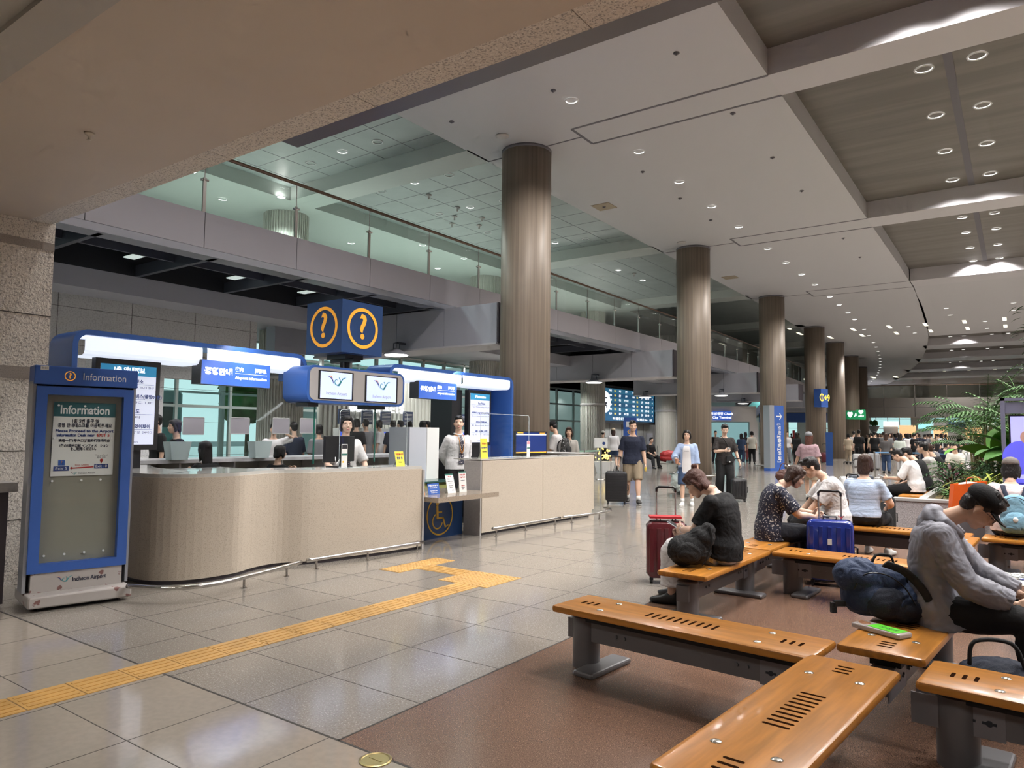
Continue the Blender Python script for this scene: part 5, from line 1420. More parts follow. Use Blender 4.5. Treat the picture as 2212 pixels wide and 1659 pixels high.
bench(-2.19, 7.98, 90 - 1.5, 'wooden bench under the woman in the floral blouse', legs=(False, True), plateR=False, plateL=True)
bench(-1.14, 7.22, -3, 'empty wooden bench in front of the blue suitcase', legs=(True, True), plateR=False, plateL=True)
bench(-1.28, 9.77, -4, 'wooden bench under the woman in pale blue', legs=(True, True), plateR=False)
bench(-.64, 8.75, 90 - 3, 'wooden bench half hidden behind the man in the grey jacket', legs=(True, True), plateR=True)
bench(.44, 9.68, -3, 'wooden bench under the woman with the light blue backpack', legs=(True, True), plateR=False, plateL=True)
# a bench under the man in the white T-shirt
bench(-2.0, 9.32, 90 - 2, 'wooden bench under the man in the white T-shirt', legs=(True, True), plateR=False)

# ================================================================= LUGGAGE
m_susb = mat('black_shell', (.018, .018, .02), .28, spec=.6)
m_susblue = mat('blue_shell', (.012, .030, .22), .18, spec=.7, coat=.4)
m_susred = mat('maroon_shell', (.10, .012, .018), .3, coat=.3)
m_susw = mat('white_shell', (.6, .6, .6), .3)
m_susg = mat('grey_shell', (.28, .28, .29), .35)
m_alu = mat('aluminium_rod', (.55, .55, .56), .25, metal=.9)
m_fabk = mat('black_fabric', (.014, .014, .015), .8, bump=(120, .3))
def slumped_bag(label, loc, rz, blobs, pocket, body, body2, straps, seed):
    t = thing('backpack', label, 'backpack', loc, R_(rz))
    m = MB()
    for c, r in blobs: m.ell(c, r, 20, 14)
    link('bag_body', fuse(m, .009, 5, .016, seed, 8), body, t)
    m = MB()
    for c, r in pocket: m.ell(c, r, 18, 12)
    link('front_pocket', fuse(m, .009, 5, .012, seed + 1, 8), body2, t)
    for st, wd in straps:
        z = MB(); P = catmull(st, 5)
        loft(z, [(p, Vector((.55, -.3, .75)).normalized(), Vector((.3, -.9, .1)).normalized(), wd, .007, .007) for p in P], 10)
        obj('strap', z, m_fabk, t, smooth=True)
    return t
def suitcase(loc, rz, w, d, h, shell, label, handle=.3, ribs='v', group=None, soft=False, name='suitcase'):
    t = thing(name, label, 'suitcase', loc, R_(rz), group)
    z0 = .055; m = MB()
    pl = rrect(-w / 2, w / 2, z0, h, min(.07, w * .2), 5); zc = (z0 + h) / 2; n = len(pl)
    lay = [(-d / 2, .90), (-d / 2 + .008, .955), (-d / 2 + .03, 1), (d / 2 - .03, 1), (d / 2 - .008, .955), (d / 2, .90)]
    vs = [(x * k, y, zc + (z - zc) * (1 - (1 - k) * w / (h - z0))) for y, k in lay for x, z in pl]
    m.add(vs, [tuple(range(n)), tuple(range(5 * n, 6 * n))[::-1]] + [(j * n + (i + 1) % n, j * n + i, (j + 1) * n + i, (j + 1) * n + (i + 1) % n) for j in range(5) for i in range(n)])
    b = obj('shell', m, shell, t, auto=40)
    rb = MB()
    if ribs == 'v':
        k = 5
        for i in range(k):
            x = -w * .38 + w * .76 * i / (k - 1)
            for s_ in (-1, 1): rb.rprism([(x - .022, s_ * d / 2 - .012), (x + .022, s_ * d / 2 - .012), (x + .022, s_ * d / 2 + .010), (x - .022, s_ * d / 2 + .010)], z0 + .06, h - .06, .006)
    elif ribs == 'h':
        k = int((h - z0) / .035)
        for i in range(k):
            z = z0 + .04 + i * .033
            if z > h - .05: break
            rb.box(-w * .44, w * .44, -d / 2 - .004, d / 2 + .004, z, z + .014)
    if rb.v: obj('rib', rb, shell, t)
    obj('zip_band', MB().box(-w / 2 - .003, w / 2 + .003, -.012, .012, z0 + .03, h - .03).box(-w * .42, w * .42, -.012, .012, h - .01, h + .002), m_black, t)
    for sx in (-1, 1):
        for sy in (-1, 1):
            obj('wheel', MB().cyl((sx * w * .38 - .012, sy * d * .32, .028), (sx * w * .38 + .012, sy * d * .32, .028), .028, n=16).box(sx * w * .38 - .018, sx * w * .38 + .018, sy * d * .32 - .02, sy * d * .32 + .02, .035, .06), m_black, t)
    hh = MB().tube([(-.06, 0, h), (-.06, .0, h + .03), (.06, 0, h + .03), (.06, 0, h)], .009, 6); obj('carry_handle', hh, m_black, t)
    obj('carry_handle', MB().tube([(w / 2, 0, h * .5 - .07), (w / 2 + .03, 0, h * .5 - .06), (w / 2 + .03, 0, h * .5 + .06), (w / 2, 0, h * .5 + .07)], .009, 6), m_black, t)
    if handle:
        q = w * .24; yb = d * .33
        for s_ in (-1, 1): obj('handle_rod', MB().cyl((s_ * q, yb, h - .05), (s_ * q, yb, h + handle), .009, n=10), m_alu, t)
        obj('grip', MB().tube([(-q, yb, h + handle - .03), (-q, yb, h + handle), (-q + .02, yb, h + handle + .02), (q - .02, yb, h + handle + .02), (q, yb, h + handle), (q, yb, h + handle - .03)], .013, 8), m_black, t, smooth=True)
    return t
s = suitcase((-1.60, 7.86, 0), 10, .44, .25, .66, m_susblue, 'shiny blue hard suitcase with its handle up behind the bench', .26, 'v')
obj('badge', MB().box(-.02, .02, -.14, -.131, .42, .48), m_paper, s); obj('ribbon', MB().tube([(.1, .08, .68), (.13, .07, .69), (.11, .06, .67), (.08, .1, .69)], .005, 5), m_letr, s)
obj('tag', MB().box(.225, .235, -.03, .03, .28, .36), mat('cream_tag', (.6, .5, .3), .5), s)
s = suitcase((-2.98, 6.95, 0), 25, .40, .24, .62, m_susred, 'maroon suitcase with a red booklet on top beside the woman with the bun', .32, 'v')
tag(obj('booklet', MB().box(-.16, .16, -.08, .08, 0, .02), mat('red_booklet', (.45, .02, .03), .4), loc=(-2.98, 6.92, .655), rot=(0, 0, .5)), 'red booklet lying on the maroon suitcase', 'booklet')
suitcase((-7.17, 14.03, 0), 30, .46, .27, .70, m_susb, 'large black ribbed suitcase pulled by the man in the navy T-shirt', .30, 'h')
suitcase((-5.28, 16.45, 0), 28, .33, .22, .53, m_susb, 'small glossy black suitcase beside the young man in black', .42, 'v')
suitcase((-1.72, 12.0, 0), 15, .36, .28, .62, m_fabk, 'black fabric suitcase against the granite planter corner', 0, '')
suitcase((-2.02, 12.35, 0), 25, .38, .28, .72, m_fabk, 'taller black fabric suitcase behind the one at the planter', .0, '')
suitcase((-2.55, 14.6, 0), 20, .40, .26, .60, m_susb, 'black hard suitcase left of the man with the phone', .18, 'v')
suitcase((-3.1, 17.4, 0), 25, .42, .26, .62, m_susw, 'white suitcase standing before the benches of the planter', .3, '')
suitcase((-2.7, 16.3, 0), 25, .44, .26, .72, mat('slate_shell', (.05, .06, .08), .4), 'slate-blue suitcase right of the white one', .3, '')
suitcase((-5.5, 36.5, 0), 25, .48, .3, .75, m_susg, 'large silver-grey suitcase standing at the queue', 0, 'v')
suitcase((-6.6, 39.0, 0), 20, .4, .26, .66, m_susw, 'white suitcase pulled by the person in a long black top', .3, 'v')
suitcase((-8.95, 43.0, 0), 20, .38, .26, .62, m_susred, 'dark red suitcase beside the person in beige', .45, '')
suitcase((-16.2, 30.6, 0), 20, .36, .25, .62, mat('olive_shell', (.08, .10, .07), .4), 'olive suitcase of the woman in a white shirt and cap', .3, '')

def bag_mesh(mb, vox=.008, fold=.012, seed=1.0): return fuse(mb, vox, 6, fold, seed, 9)
m_navyf = mat('navy_fabric', (.018, .035, .085), .7, bump=(150, .25))
m_navyd = mat('dark_navy_fabric', (.010, .014, .028), .75, bump=(150, .25))
def backpack(label, loc, rz, s, body, pocket, pose, cat='backpack', seed=1.0, straps=True):
    """local: x across, y back to front, z up; pose = rotation matrix that slumps it"""
    t = thing('backpack', label, cat, loc, R_(rz))
    m = MB(); m.m = pose
    for c, r in [((0, 0, .20), (.15, .085, .20)), ((0, .005, .10), (.16, .10, .11)), ((0, 0, .32), (.125, .075, .10)), ((-.07, 0, .08), (.08, .09, .09)), ((.07, 0, .08), (.08, .09, .09))]:
        m.ell(tuple(q * s for q in c), tuple(q * s for q in r), 20, 14)
    link('bag_body', bag_mesh(m, seed=seed), body, t)
    m = MB(); m.m = pose
    m.ell((0, .085 * s, .13 * s), (.115 * s, .045 * s, .10 * s), 18, 12); m.ell((0, .08 * s, .08 * s), (.11 * s, .05 * s, .06 * s), 18, 12)
    link('front_pocket', bag_mesh(m, seed=seed + 2), pocket, t)
    z = MB(); z.m = pose
    z.tube([(.14 * s * math.cos(a), .04 * s + .03 * s, .22 * s + .17 * s * math.sin(a)) for a in [math.pi * k / 12 for k in range(13)]], .004, 6)
    obj('zipper', z, m_black, t)
    if straps:
        for sx in (-1, 1):
            z = MB(); z.m = pose
            st = catmull([(sx * .05 * s, -.07 * s, .36 * s), (sx * .08 * s, -.13 * s, .30 * s), (sx * .10 * s, -.14 * s, .18 * s), (sx * .12 * s, -.10 * s, .05 * s)], 4)
            pts = [Vector(p) for p in st]
            loft(z, [(p, Vector((1, 0, 0)), Vector((0, 1, 0)), .026 * s, .008, .008) for p in pts], 10)
            obj('strap', z, m_fabk, t, smooth=True)
        z = MB(); z.m = pose; z.tube([(-.03 * s, -.06 * s, .40 * s), (-.025 * s, -.07 * s, .44 * s), (.025 * s, -.07 * s, .44 * s), (.03 * s, -.06 * s, .40 * s)], .008, 6); obj('grab_loop', z, m_fabk, t, smooth=True)
    return t
ID4 = Matrix.Identity(4)
rotx = lambda a: Matrix.Rotation(R_(a), 4, 'X')
roty = lambda a: Matrix.Rotation(R_(a), 4, 'Y')
rotz = lambda a: Matrix.Rotation(R_(a), 4, 'Z')
bp_ = slumped_bag('slumped navy backpack with black straps on the wooden bench', (-.70, 4.86, .405), 35, [((-.15, 0, .26), (.14, .12, .11)), ((-.10, .0, .15), (.15, .13, .13)), ((.04, .0, .12), (.19, .14, .12)), ((.17, .02, .08), (.14, .12, .08)), ((-.02, 0, .24), (.15, .11, .09))],
    [((-.03, -.10, .12), (.13, .055, .095)), ((.08, -.10, .08), (.12, .055, .07))], m_navyf, m_navyd,
    [([(-.02, -.07, .345), (.07, -.12, .31), (.15, -.15, .22), (.20, -.17, .12), (.24, -.18, .05), (.27, -.20, .012)], .024), ([(.05, .05, .33), (.16, .06, .26), (.24, .06, .14), (.28, .05, .04)], .022)], 2.2)
obj('zipper', MB().tube(catmull([(-.22, -.10, .20), (-.16, -.115, .29), (-.04, -.125, .29), (.06, -.135, .22), (.12, -.14, .12)], 5), .004, 6), m_black, bp_)
obj('grab_loop', MB().tube(catmull([(-.06, 0, .34), (-.03, 0, .385), (.05, 0, .38), (.07, 0, .33)], 4), .008, 6), m_fabk, bp_, smooth=True)
obj('side_buckle', MB().box(-.31, -.25, -.06, -.02, .09, .12).box(-.33, -.30, -.055, -.025, .05, .11), m_fabk, bp_)
slumped_bag('black backpack standing on the bench beside the woman with the bun', (-2.27, 5.83, .405), 25, [((-.07, 0, .13), (.14, .11, .13)), ((.02, 0, .15), (.14, .11, .14)), ((.08, 0, .24), (.11, .09, .10)), ((.13, 0, .31), (.06, .06, .06))],
    [((-.03, -.085, .12), (.11, .045, .09))], m_fabk, m_fabk, [([(.13, -.06, .34), (.15, -.10, .24), (.12, -.11, .12), (.08, -.10, .03)], .018)], 4.1)
tb = thing('tote_bag', 'dark blue tote bag on the floor beside the person in the grey jacket', 'bag', (-.14, 4.62, 0), R_(20))
tb.scale = (1.15, 1.15, 1.22); m = MB(); m.ell((0, 0, .14), (.2, .12, .15), 18, 12); m.ell((0, 0, .06), (.19, .12, .07), 18, 12); link('bag_body', bag_mesh(m, .01, .02, 5), m_navyd, tb)
m = MB(); m.ell((.14, -.06, .13), (.10, .08, .12), 14, 10); link('side_pocket', bag_mesh(m, .01, .01, 3), mat('blue_fabric', (.01, .03, .16), .6), tb)
obj('handle', MB().tube(catmull([(-.12, -.05, .26), (-.1, -.06, .36), (.05, -.05, .36), (.1, -.05, .26)], 5), .009, 6), m_fabk, tb, smooth=True)
gb = thing('snack_pack', 'flat clear pack with a bright green label on the bench before the navy backpack', 'package', (-.67, 4.56, .404), R_(-28))
obj('tray', MB().rprism([(-.15, -.06), (.15, -.06), (.15, .06), (-.15, .06)], 0, .028, .008), mat('clear_pack', (.55, .5, .47), .15, alpha=.75), gb)
obj('label', MB().box(-.05, .13, -.048, .048, .0285, .030), mat('lime_label', (.12, .62, .04), .35), gb); text('오징어', .04, (.05, 0, .031), m_letd, gb, rot=Matrix.Identity(3))
obj('contents', MB().ell((-.1, 0, .022), (.035, .04, .012), 10, 6).ell((-.13, .01, .022), (.02, .03, .01), 10, 6), mat('brown_snack', (.25, .11, .05), .6), gb)
# food tray at the right border
ft = thing('side_table', 'small round white table top cut by the right border', 'table', (.05, 6.45, 0))
obj('table_top', MB().lathe([(.20, .455), (.215, .465), (.21, .475), (0, .475)], n=40), m_paper, ft); obj('stem', MB().cyl((0, 0, 0), (0, 0, .46), .02, n=12).lathe([(.14, 0), (.13, .015), (.02, .03)], n=24), m_bmet, ft)
fb = thing('food_container', 'clear takeaway container of white noodles on the round table', 'container', (-.04, 6.48, .477))
obj('tray', MB().add([(-.09, -.07, 0), (.09, -.07, 0), (.09, .07, 0), (-.09, .07, 0), (-.13, -.1, .04), (.12, -.1, .04), (.12, .1, .04), (-.13, .1, .04)], [(0, 1, 2, 3), (0, 1, 5, 4), (1, 2, 6, 5), (2, 3, 7, 6), (3, 0, 4, 7)]), g_acr, fb)
m = MB()
for k in range(14): m.tube([(random.uniform(-.08, .08), random.uniform(-.05, .05), .015 + random.uniform(0, .02)) for _ in range(4)], .007, 5)
fo = obj('noodles', m, m_paper, fb); fo['kind'] = 'stuff'

# ================================================================= PLANTER
m_plg = mat('pale_granite_planter', (.36, .34, .345), .65, speck=[(150, (.16, .15, .15), .54, .08), (120, (.62, .6, .6), .6, .08)], bump=(40, .3))
pl = thing('planter', 'long pale granite planter full of tropical plants', 'planter', (0, 18, 0))
obj('front_wall', MB().box(-1.70, 1.6, -4.85, -4.65, 0, .48), m_plg, pl); obj('side_wall', MB().box(-1.70, -1.42, -4.65, 6.0, 0, .40), m_plg, pl)
obj('coping', MB().box(-1.71, 1.6, -4.87, -4.62, .48, .52).box(-1.40, -1.28, -4.6, 6, .40, .50), mat('grey_coping', (.34, .33, .32), .4), pl)
obj('soil', MB().box(-1.3, 1.6, -4.65, 6.0, .1, .42), mat('moss_and_soil', (.16, .12, .045), .9, noise=(9, .5), bump=(25, .8)), pl)
for i in range(4):
    t = thing('bench', ['wooden seat on the planter wall nearest the corner, under the man in white', 'second wooden seat on the planter wall', 'third wooden seat on the planter wall', 'farthest wooden seat on the planter wall'][i], 'bench', (-1.64, 15.6 + i * 1.66, .40), group='planter seats')
    obj('seat', MB().rprism([(-.20, -.8), (.20, -.8), (.20, .8), (-.20, .8)], 0, .045, .012), m_wood, t, auto=35)
m_lf = [mat('leaf_green', (.045, .12, .025), .6, spec=.25), mat('leaf_dark', (.018, .055, .018), .6, spec=.25), mat('leaf_yellow', (.24, .28, .05), .6, spec=.25), mat('leaf_bright', (.09, .25, .03), .5, spec=.3), mat('leaf_maroon', (.055, .012, .02), .5), mat('leaf_palm', (.040, .10, .028), .65, spec=.2)]
def leaf(mb, p, d, L, w, droop, n=6, roll=0):
    d = Vector(d).normalized(); side = d.cross(Vector((0, 0, 1)))
    side = side.normalized() if side.length > .05 else Vector((1, 0, 0))
    side = Quaternion(d, roll) @ side
    vs = []; q = Vector(p); dd = d.copy()
    for i in range(n + 1):
        t = i / n; ww = w * math.sin(math.pi * min(1, .08 + t * .92)) ** .8
        up = side.cross(dd) * ww * .25
        vs += [q + side * ww + up, q, q - side * ww + up]
        dd = (dd + Vector((0, 0, -droop / n))).normalized(); q = q + dd * L / n
    fs = []
    for i in range(n): fs += [(3 * i, 3 * i + 1, 3 * i + 4, 3 * i + 3), (3 * i + 1, 3 * i + 2, 3 * i + 5, 3 * i + 4)]
    mb.add(vs, fs)
def frond(mb, p, d, L, droop, ll, n=18, w=.016):
    q = Vector(p); dd = Vector(d).normalized(); pts = [q.copy()]
    for i in range(n):
        dd = (dd + Vector((0, 0, -droop / n))).normalized(); q = q + dd * L / n; pts.append(q.copy())
        if i > 2:
            side = dd.cross(Vector((0, 0, 1))).normalized(); k = math.sin(math.pi * (i / n) ** .8) + .25
            for sg in (-1, 1): leaf(mb, q, side * sg + dd * .7 + Vector((0, 0, -.15)), ll * k, w, .5, 3)
    mb.tube(pts, .006, 4)
def plant(kind, label, x, y, h, m, seed, **k):
    random.seed(seed)
    t = thing({'palm': 'areca_palm', 'banana': 'broad_leaf_plant', 'strap': 'spider_plant', 'fern': 'fern', 'croton': 'croton', 'tree': 'potted_tree'}[kind], label, 'plant', (x, y, .42))
    f = MB(); st = MB()
    if kind == 'palm':
        for i in range(k.get('n', 13)):
            a = random.uniform(0, 6.28); e = random.uniform(.25, 1.0); b = Vector((random.uniform(-.08, .08), random.uniform(-.08, .08), h * random.uniform(.35, .62)))
            st.tube([(b.x * .5, b.y * .5, 0), b], .012, 6)
            frond(f, b, (math.cos(a) * e, math.sin(a) * e, 1.0), h * random.uniform(.5, .7), 1.4, .22)
    elif kind == 'banana':
        for i in range(8):
            a = random.uniform(0, 6.28); e = random.uniform(.3, 1.0); st.tube([(0, 0, 0), (math.cos(a) * .1, math.sin(a) * .1, h * .45)], .014, 6)
            leaf(f, (math.cos(a) * .1, math.sin(a) * .1, h * .45), (math.cos(a) * e, math.sin(a) * e, .8), h * .7, h * .13, 1.3, 8, random.uniform(-.5, .5))
    elif kind in ('strap', 'fern'):
        for i in range(60 if kind == 'strap' else 34):
            a = random.uniform(0, 6.28); e = random.uniform(.3, 1.3); b = (random.uniform(-.12, .12), random.uniform(-.12, .12), random.uniform(0, h * .45))
            if kind == 'strap': leaf(f, b, (math.cos(a) * e, math.sin(a) * e, .8), h * random.uniform(.5, .8), .018, 1.5, 5)
            else: frond(f, b, (math.cos(a) * e, math.sin(a) * e, .8), h * .8, 1.5, .11, 10, .012)
        st.tube([(0, 0, 0), (0, 0, h * .3)], .02, 6)
    elif kind == 'croton':
        for i in range(60):
            a = random.uniform(0, 6.28); z_ = random.uniform(.1, h * .7); r_ = random.uniform(0, .2)
            leaf(f, (r_ * math.cos(a), r_ * math.sin(a), z_), (math.cos(a), math.sin(a), random.uniform(.3, 1)), random.uniform(.14, .26), .03, .6, 4)
        st.tube([(0, 0, 0), (0, 0, h * .6)], .015, 6)
    obj('stem', st, mat('plant_stem', (.12, .10, .04), .6), t); fo = obj('leaves', f, m, t, smooth=True); fo['kind'] = 'stuff'
    return t
plant('palm', 'tall palm with fine drooping fronds, highest plant of the planter', -.50, 17.2, 2.35, m_lf[5], 1, n=24)
plant('palm', 'dark palm behind the tall one in the planter', -.9, 20.5, 2.1, m_lf[1], 2, n=20)
plant('palm', 'palm between the tall palm and the television stand', .05, 16.0, 2.1, m_lf[0], 3, n=20)
plant('palm', 'low palm left of the tall palm', -.75, 18.9, 1.5, m_lf[5], 21, n=18)
plant('palm', 'farthest palm of the planter', -.9, 22.3, 2.0, m_lf[1], 22, n=16)
plant('banana', 'plant with wide bright green leaves beside the television stand', -.34, 15.5, 1.5, m_lf[3], 4)
plant('banana', 'dark broad-leaf plant right of the bright one', .15, 15.0, 1.5, m_lf[0], 5)
plant('strap', 'yellow-edged spider plant at the near end of the planter', -.42, 13.95, .80, m_lf[2], 6)
plant('strap', 'second yellow-edged spider plant, left of the nearest', -.66, 14.5, .7, m_lf[2], 7)
plant('fern', 'dark fern in the middle of the planter', -.8, 15.9, .95, m_lf[1], 8)
plant('fern', 'green fern beside the seated people', -1.0, 17.2, .85, m_lf[0], 9)
plant('fern', 'fern at the far end of the planter', -.9, 18.8, .9, m_lf[1], 10)
plant('fern', 'tall dark fern behind the spider plants', -.35, 15.0, 1.0, m_lf[1], 23)
plant('croton', 'dark red-leaved plant beside the orange shopping bag', -.98, 14.6, .75, m_lf[4], 11)
plant('croton', 'small green bush at the planter corner', -.85, 13.7, .25, m_lf[0], 12)
plant('croton', 'dark green bush behind the spider plants', -.2, 14.7, .9, m_lf[1], 13)
plant('croton', 'low bush beside the yellow-edged plant', -.05, 13.9, .6, m_lf[0], 14)
plant('strap', 'green strap-leaved plant under the tall palm', -.6, 16.6, .9, m_lf[0], 24)
t = thing('overhanging_tree', 'tree whose dark foliage reaches in from the right border', 'plant', (.72, 11.5, 0))
random.seed(5); f = MB()
for i in range(420):
    a = random.uniform(0, 6.28); r_ = random.uniform(.1, .72); z_ = random.uniform(2.35, 3.3); leaf(f, (r_ * math.cos(a), r_ * math.sin(a), z_), (math.cos(a), math.sin(a), random.uniform(-.5, .6)), .12, .022, .5, 3)
obj('trunk', MB().tube([(0, 0, 0), (.02, 0, 1.5), (0, .05, 2.9)], .04, 8), mat('bark', (.12, .08, .05), .8), t); fo = obj('leaves', f, m_lf[1], t); fo['kind'] = 'stuff'
sb = thing('shopping_bag', 'bright orange shopping bag with white tissue on the planter corner', 'bag', (-.70, 12.75, .0), R_(20))
obj('bag_body', MB().add([(-.2, -.08, .42), (.2, -.08, .42), (.2, .08, .42), (-.2, .08, .42), (-.16, -.1, .80), (.28, -.1, .86), (.28, .1, .86), (-.16, .1, .80)], [(0, 1, 2, 3), (0, 1, 5, 4), (1, 2, 6, 5), (2, 3, 7, 6), (3, 0, 4, 7)]), mat('orange_plastic', (.75, .12, .015), .35), sb)
m = MB(); m.ell((.08, 0, .80), (.16, .085, .05), 14, 8); link('tissue', fuse(m, .012, 2, .03, 4), m_paper, sb)
obj('handle', MB().tube(catmull([(.0, -.1, .82), (.02, -.1, .90), (.16, -.1, .92), (.2, -.1, .85)], 4), .006, 6), mat('orange_plastic'), sb)
obj('cart_under', MB().box(-.22, .22, -.12, .12, .02, .42), m_bmet, sb)
tv = thing('television_stand', 'grey-framed screen stand cut by the right border, in front of the plants', 'screen', (.0, 11.6, 0))
p0 = aY(2160, 860, 11.6); p1 = aY(2182, 900, 11.6); p2 = aY(2190, 1050, 11.6)
m_tvf = mat('slate_metal', (.16, .165, .24), .4, metal=.2)
obj('post', MB().box(p0.x, p0.x + .05, -.06, .06, 0, p0.z), m_tvf, tv); obj('post', MB().box(.95, 1.0, -.06, .06, 0, p0.z), m_tvf, tv)
obj('top_panel', MB().box(p0.x, 1.0, -.06, .06, p0.z - .04, p0.z).box(p0.x, 1.0, -.04, .04, 1.83, 1.98), m_tvf, tv)
obj('screen_casing', MB().box(p1.x - .02, .9, -.07, -.03, p2.z - .03, p1.z + .02), m_black, tv)
obj('screen', MB().box(p1.x, .88, -.074, -.07, p2.z, p1.z), emis('violet_screen', (.42, .42, 1.0), .85), tv)
b = MB(); b.ell((p1.x + .10, -.0755, 1.25), (.20, .001, .22), 20, 10); b.box(p1.x, .2, -.0762, -.0755, p2.z, p2.z + .1); obj('blue_figure', b, emis('violet_shirt', (.12, .12, .75), .7), tv)
obj('face', MB().ell((p1.x + .16, -.0765, 1.52), (.06, .001, .08), 16, 8), mat('screen_face', (.5, .3, .25), .5), tv); obj('banner', MB().box(p1.x, .88, -.0775, -.0765, p2.z + .0, p2.z + .05), emis('navy_banner', (.03, .03, .4), .6), tv)
obj('stand_base', MB().box(-.25, 1.1, -.3, .3, 0, .03), m_tvf, tv)
# ================================================================= THE PEOPLE OF THE PHOTO
def cl(n, c, b=(90, .15), r=.8, **k): return mat(n, c, r, spec=.3, bump=b, **k)
c_black = cl('black_cotton', (.012, .012, .013)); c_navy = cl('navy_cotton', (.016, .020, .038)); c_white = cl('white_cotton', (.62, .60, .60)); c_cream = cl('cream_cotton', (.55, .53, .46))
c_jean = cl('dark_trousers', (.02, .022, .03)); c_grey = cl('grey_cotton', (.17, .17, .18)); c_khaki = cl('khaki_cotton', (.24, .19, .13)); c_blue = cl('light_blue_cotton', (.30, .38, .55)); c_lblue = mat('pale_blue_knit', (.38, .46, .60), .8, streak=(3, 3, 70, .25), bump=(60, .2))
c_parka = cl('grey_nylon', (.235, .235, .27), (14, .25), .55); c_mauve = cl('mauve_cotton', (.30, .20, .22)); c_beige = cl('beige_cotton', (.42, .34, .25)); c_dblue = cl('denim_blue', (.035, .06, .12)); c_pink = cl('pink_cotton', (.62, .52, .52))
c_floral = mat('floral_blouse', (.014, .016, .035), .8, speck=[(55, (.48, .46, .44), .60, .03)]); c_green = cl('sage_cotton', (.20, .24, .17)); c_stripe = mat('striped_cotton', (.5, .48, .46), .8, streak=(1, 1, 60, .35)); c_char = cl('charcoal_shirt', (.030, .026, .025))
s_wh = mat('white_shoe', (.6, .6, .58), .5); s_bk = mat('black_shoe', (.012, .012, .012), .4); s_gr = mat('grey_shoe', (.2, .2, .2), .5); s_sole = mat('white_sole', (.6, .6, .58), .5)
k_tie = mat('striped_tie', (.03, .03, .05), .5, speck=(60, (.5, .45, .42), .55, .05)); k_lan = mat('orange_lanyard', (.55, .22, .04), .5)
m_phone = mat('phone_body', (.55, .6, .65), .3); m_watch = mat('steel_watch', (.6, .6, .6), .25, metal=.9)

def phone(label, J, side, m=None, sz=(.036, .075, .005)):
    a = J['arms'][side]; root = J['root']; d = (a[3] - a[2]).normalized()
    p = a[3] + d * .115 + Vector((0, 0, .03))
    w = Matrix.Translation(root.location) @ root.rotation_euler.to_matrix().to_4x4()
    t = thing('mobile_phone', label, 'phone', w @ p, root.rotation_euler.z)
    o = obj('phone_body', MB().rprism([(-sz[0], -sz[1]), (sz[0], -sz[1]), (sz[0], sz[1]), (-sz[0], sz[1])], -sz[2], sz[2], .004), m or m_phone, t); o.rotation_euler = (R_(25), 0, 0)
    g = obj('phone_screen', MB().box(-sz[0] + .004, sz[0] - .004, -sz[1] + .006, sz[1] - .006, sz[2], sz[2] + .0008), m_black, t); g.rotation_euler = (R_(25), 0, 0)
    return t

# --- near seated figures
rJ, JJ = person('person in a grey hooded jacket and black cap sitting with head bowed over the lap', (-.42, 5.02, 0), R_(-90 + 2), H=1.70,
    pose=sit(.40, lean=(-18, 32), neck=34, pitch=48, hl=(-.08, .40, .60), hr=(.14, .36, .58), el=(-.7, -.8, -1), er=(.8, -.9, -1), fl=(-.14, .52), fr=(.20, .46), curl=(.8, .8), knee=(.1, 1, .9)),
    top=(c_parka, .96, .032, -.13, .03, .014, 'jacket'), bottom=('pants', c_black, .97, .022), shoes=(s_bk, s_sole), hair=('short', m_hairb), cap=c_black, hood=True, glasses=m_nail, lod=0, tone=0)
phone('phone held in both hands of the person in the grey jacket', JJ, 1, m_black)
rJ, JJ = person('person with a hair bun and black T-shirt bent over a phone on a bench', (-2.12, 6.16, 0), R_(90 - 4), H=1.66,
    pose=sit(.40, lean=(-14, 34), neck=40, pitch=40, hl=(-.06, .36, .66), hr=(.10, .38, .64), el=(-1, -.6, -.8), er=(1, -.6, -.8), fl=(-.10, .44), fr=(.16, .52), curl=(.8, .8), knee=(0, 1, .7)),
    top=(c_black, .42, .016, -.05, .01, .010, 't_shirt'), bottom=('pants', c_white, .90, .028, .045), shoes=(s_bk,), hair=('bun', m_hairr), lod=0, tone=2, bulk=1.12, watch=(m_watch, 0))
phone('pale phone held by the person with the hair bun', JJ, 0)
rJ, JJ = person('person with short dark hair and glasses in a dark floral blouse peeling something', (-2.20, 7.86, 0), R_(-62), H=1.60,
    pose=sit(.40, lean=(-4, 36), neck=30, pitch=26, hl=(-.03, .45, .69), hr=(.08, .44, .66), el=(-1, -.6, -.7), er=(1, -.6, -.7), fl=(-.10, .42), fr=(.08, .46), curl=(.9, .9), knee=(0, 1, .7)),
    top=(c_floral, .45, .026, -.12, .02, .010, 'blouse'), bottom=('pants', c_jean, .95, .02), shoes=(s_bk,), hair=('bob', m_haird), glasses=m_nail, lod=0, tone=2, bulk=1.05)
pk = aY(1745, 1108, 7.7)
tag(link('wrapped_snack', fuse(MB().ell((0, 0, 0), (.03, .05, .02), 12, 8), .006, 1, .01, 2), m_paper, loc=JJ['root'].matrix_basis @ (JJ['arms'][1][3] + (JJ['arms'][1][3] - JJ['arms'][1][2]).normalized() * .12 + Vector((0, 0, .02)))), 'white paper-wrapped snack in the hands of the person in the floral blouse', 'snack')
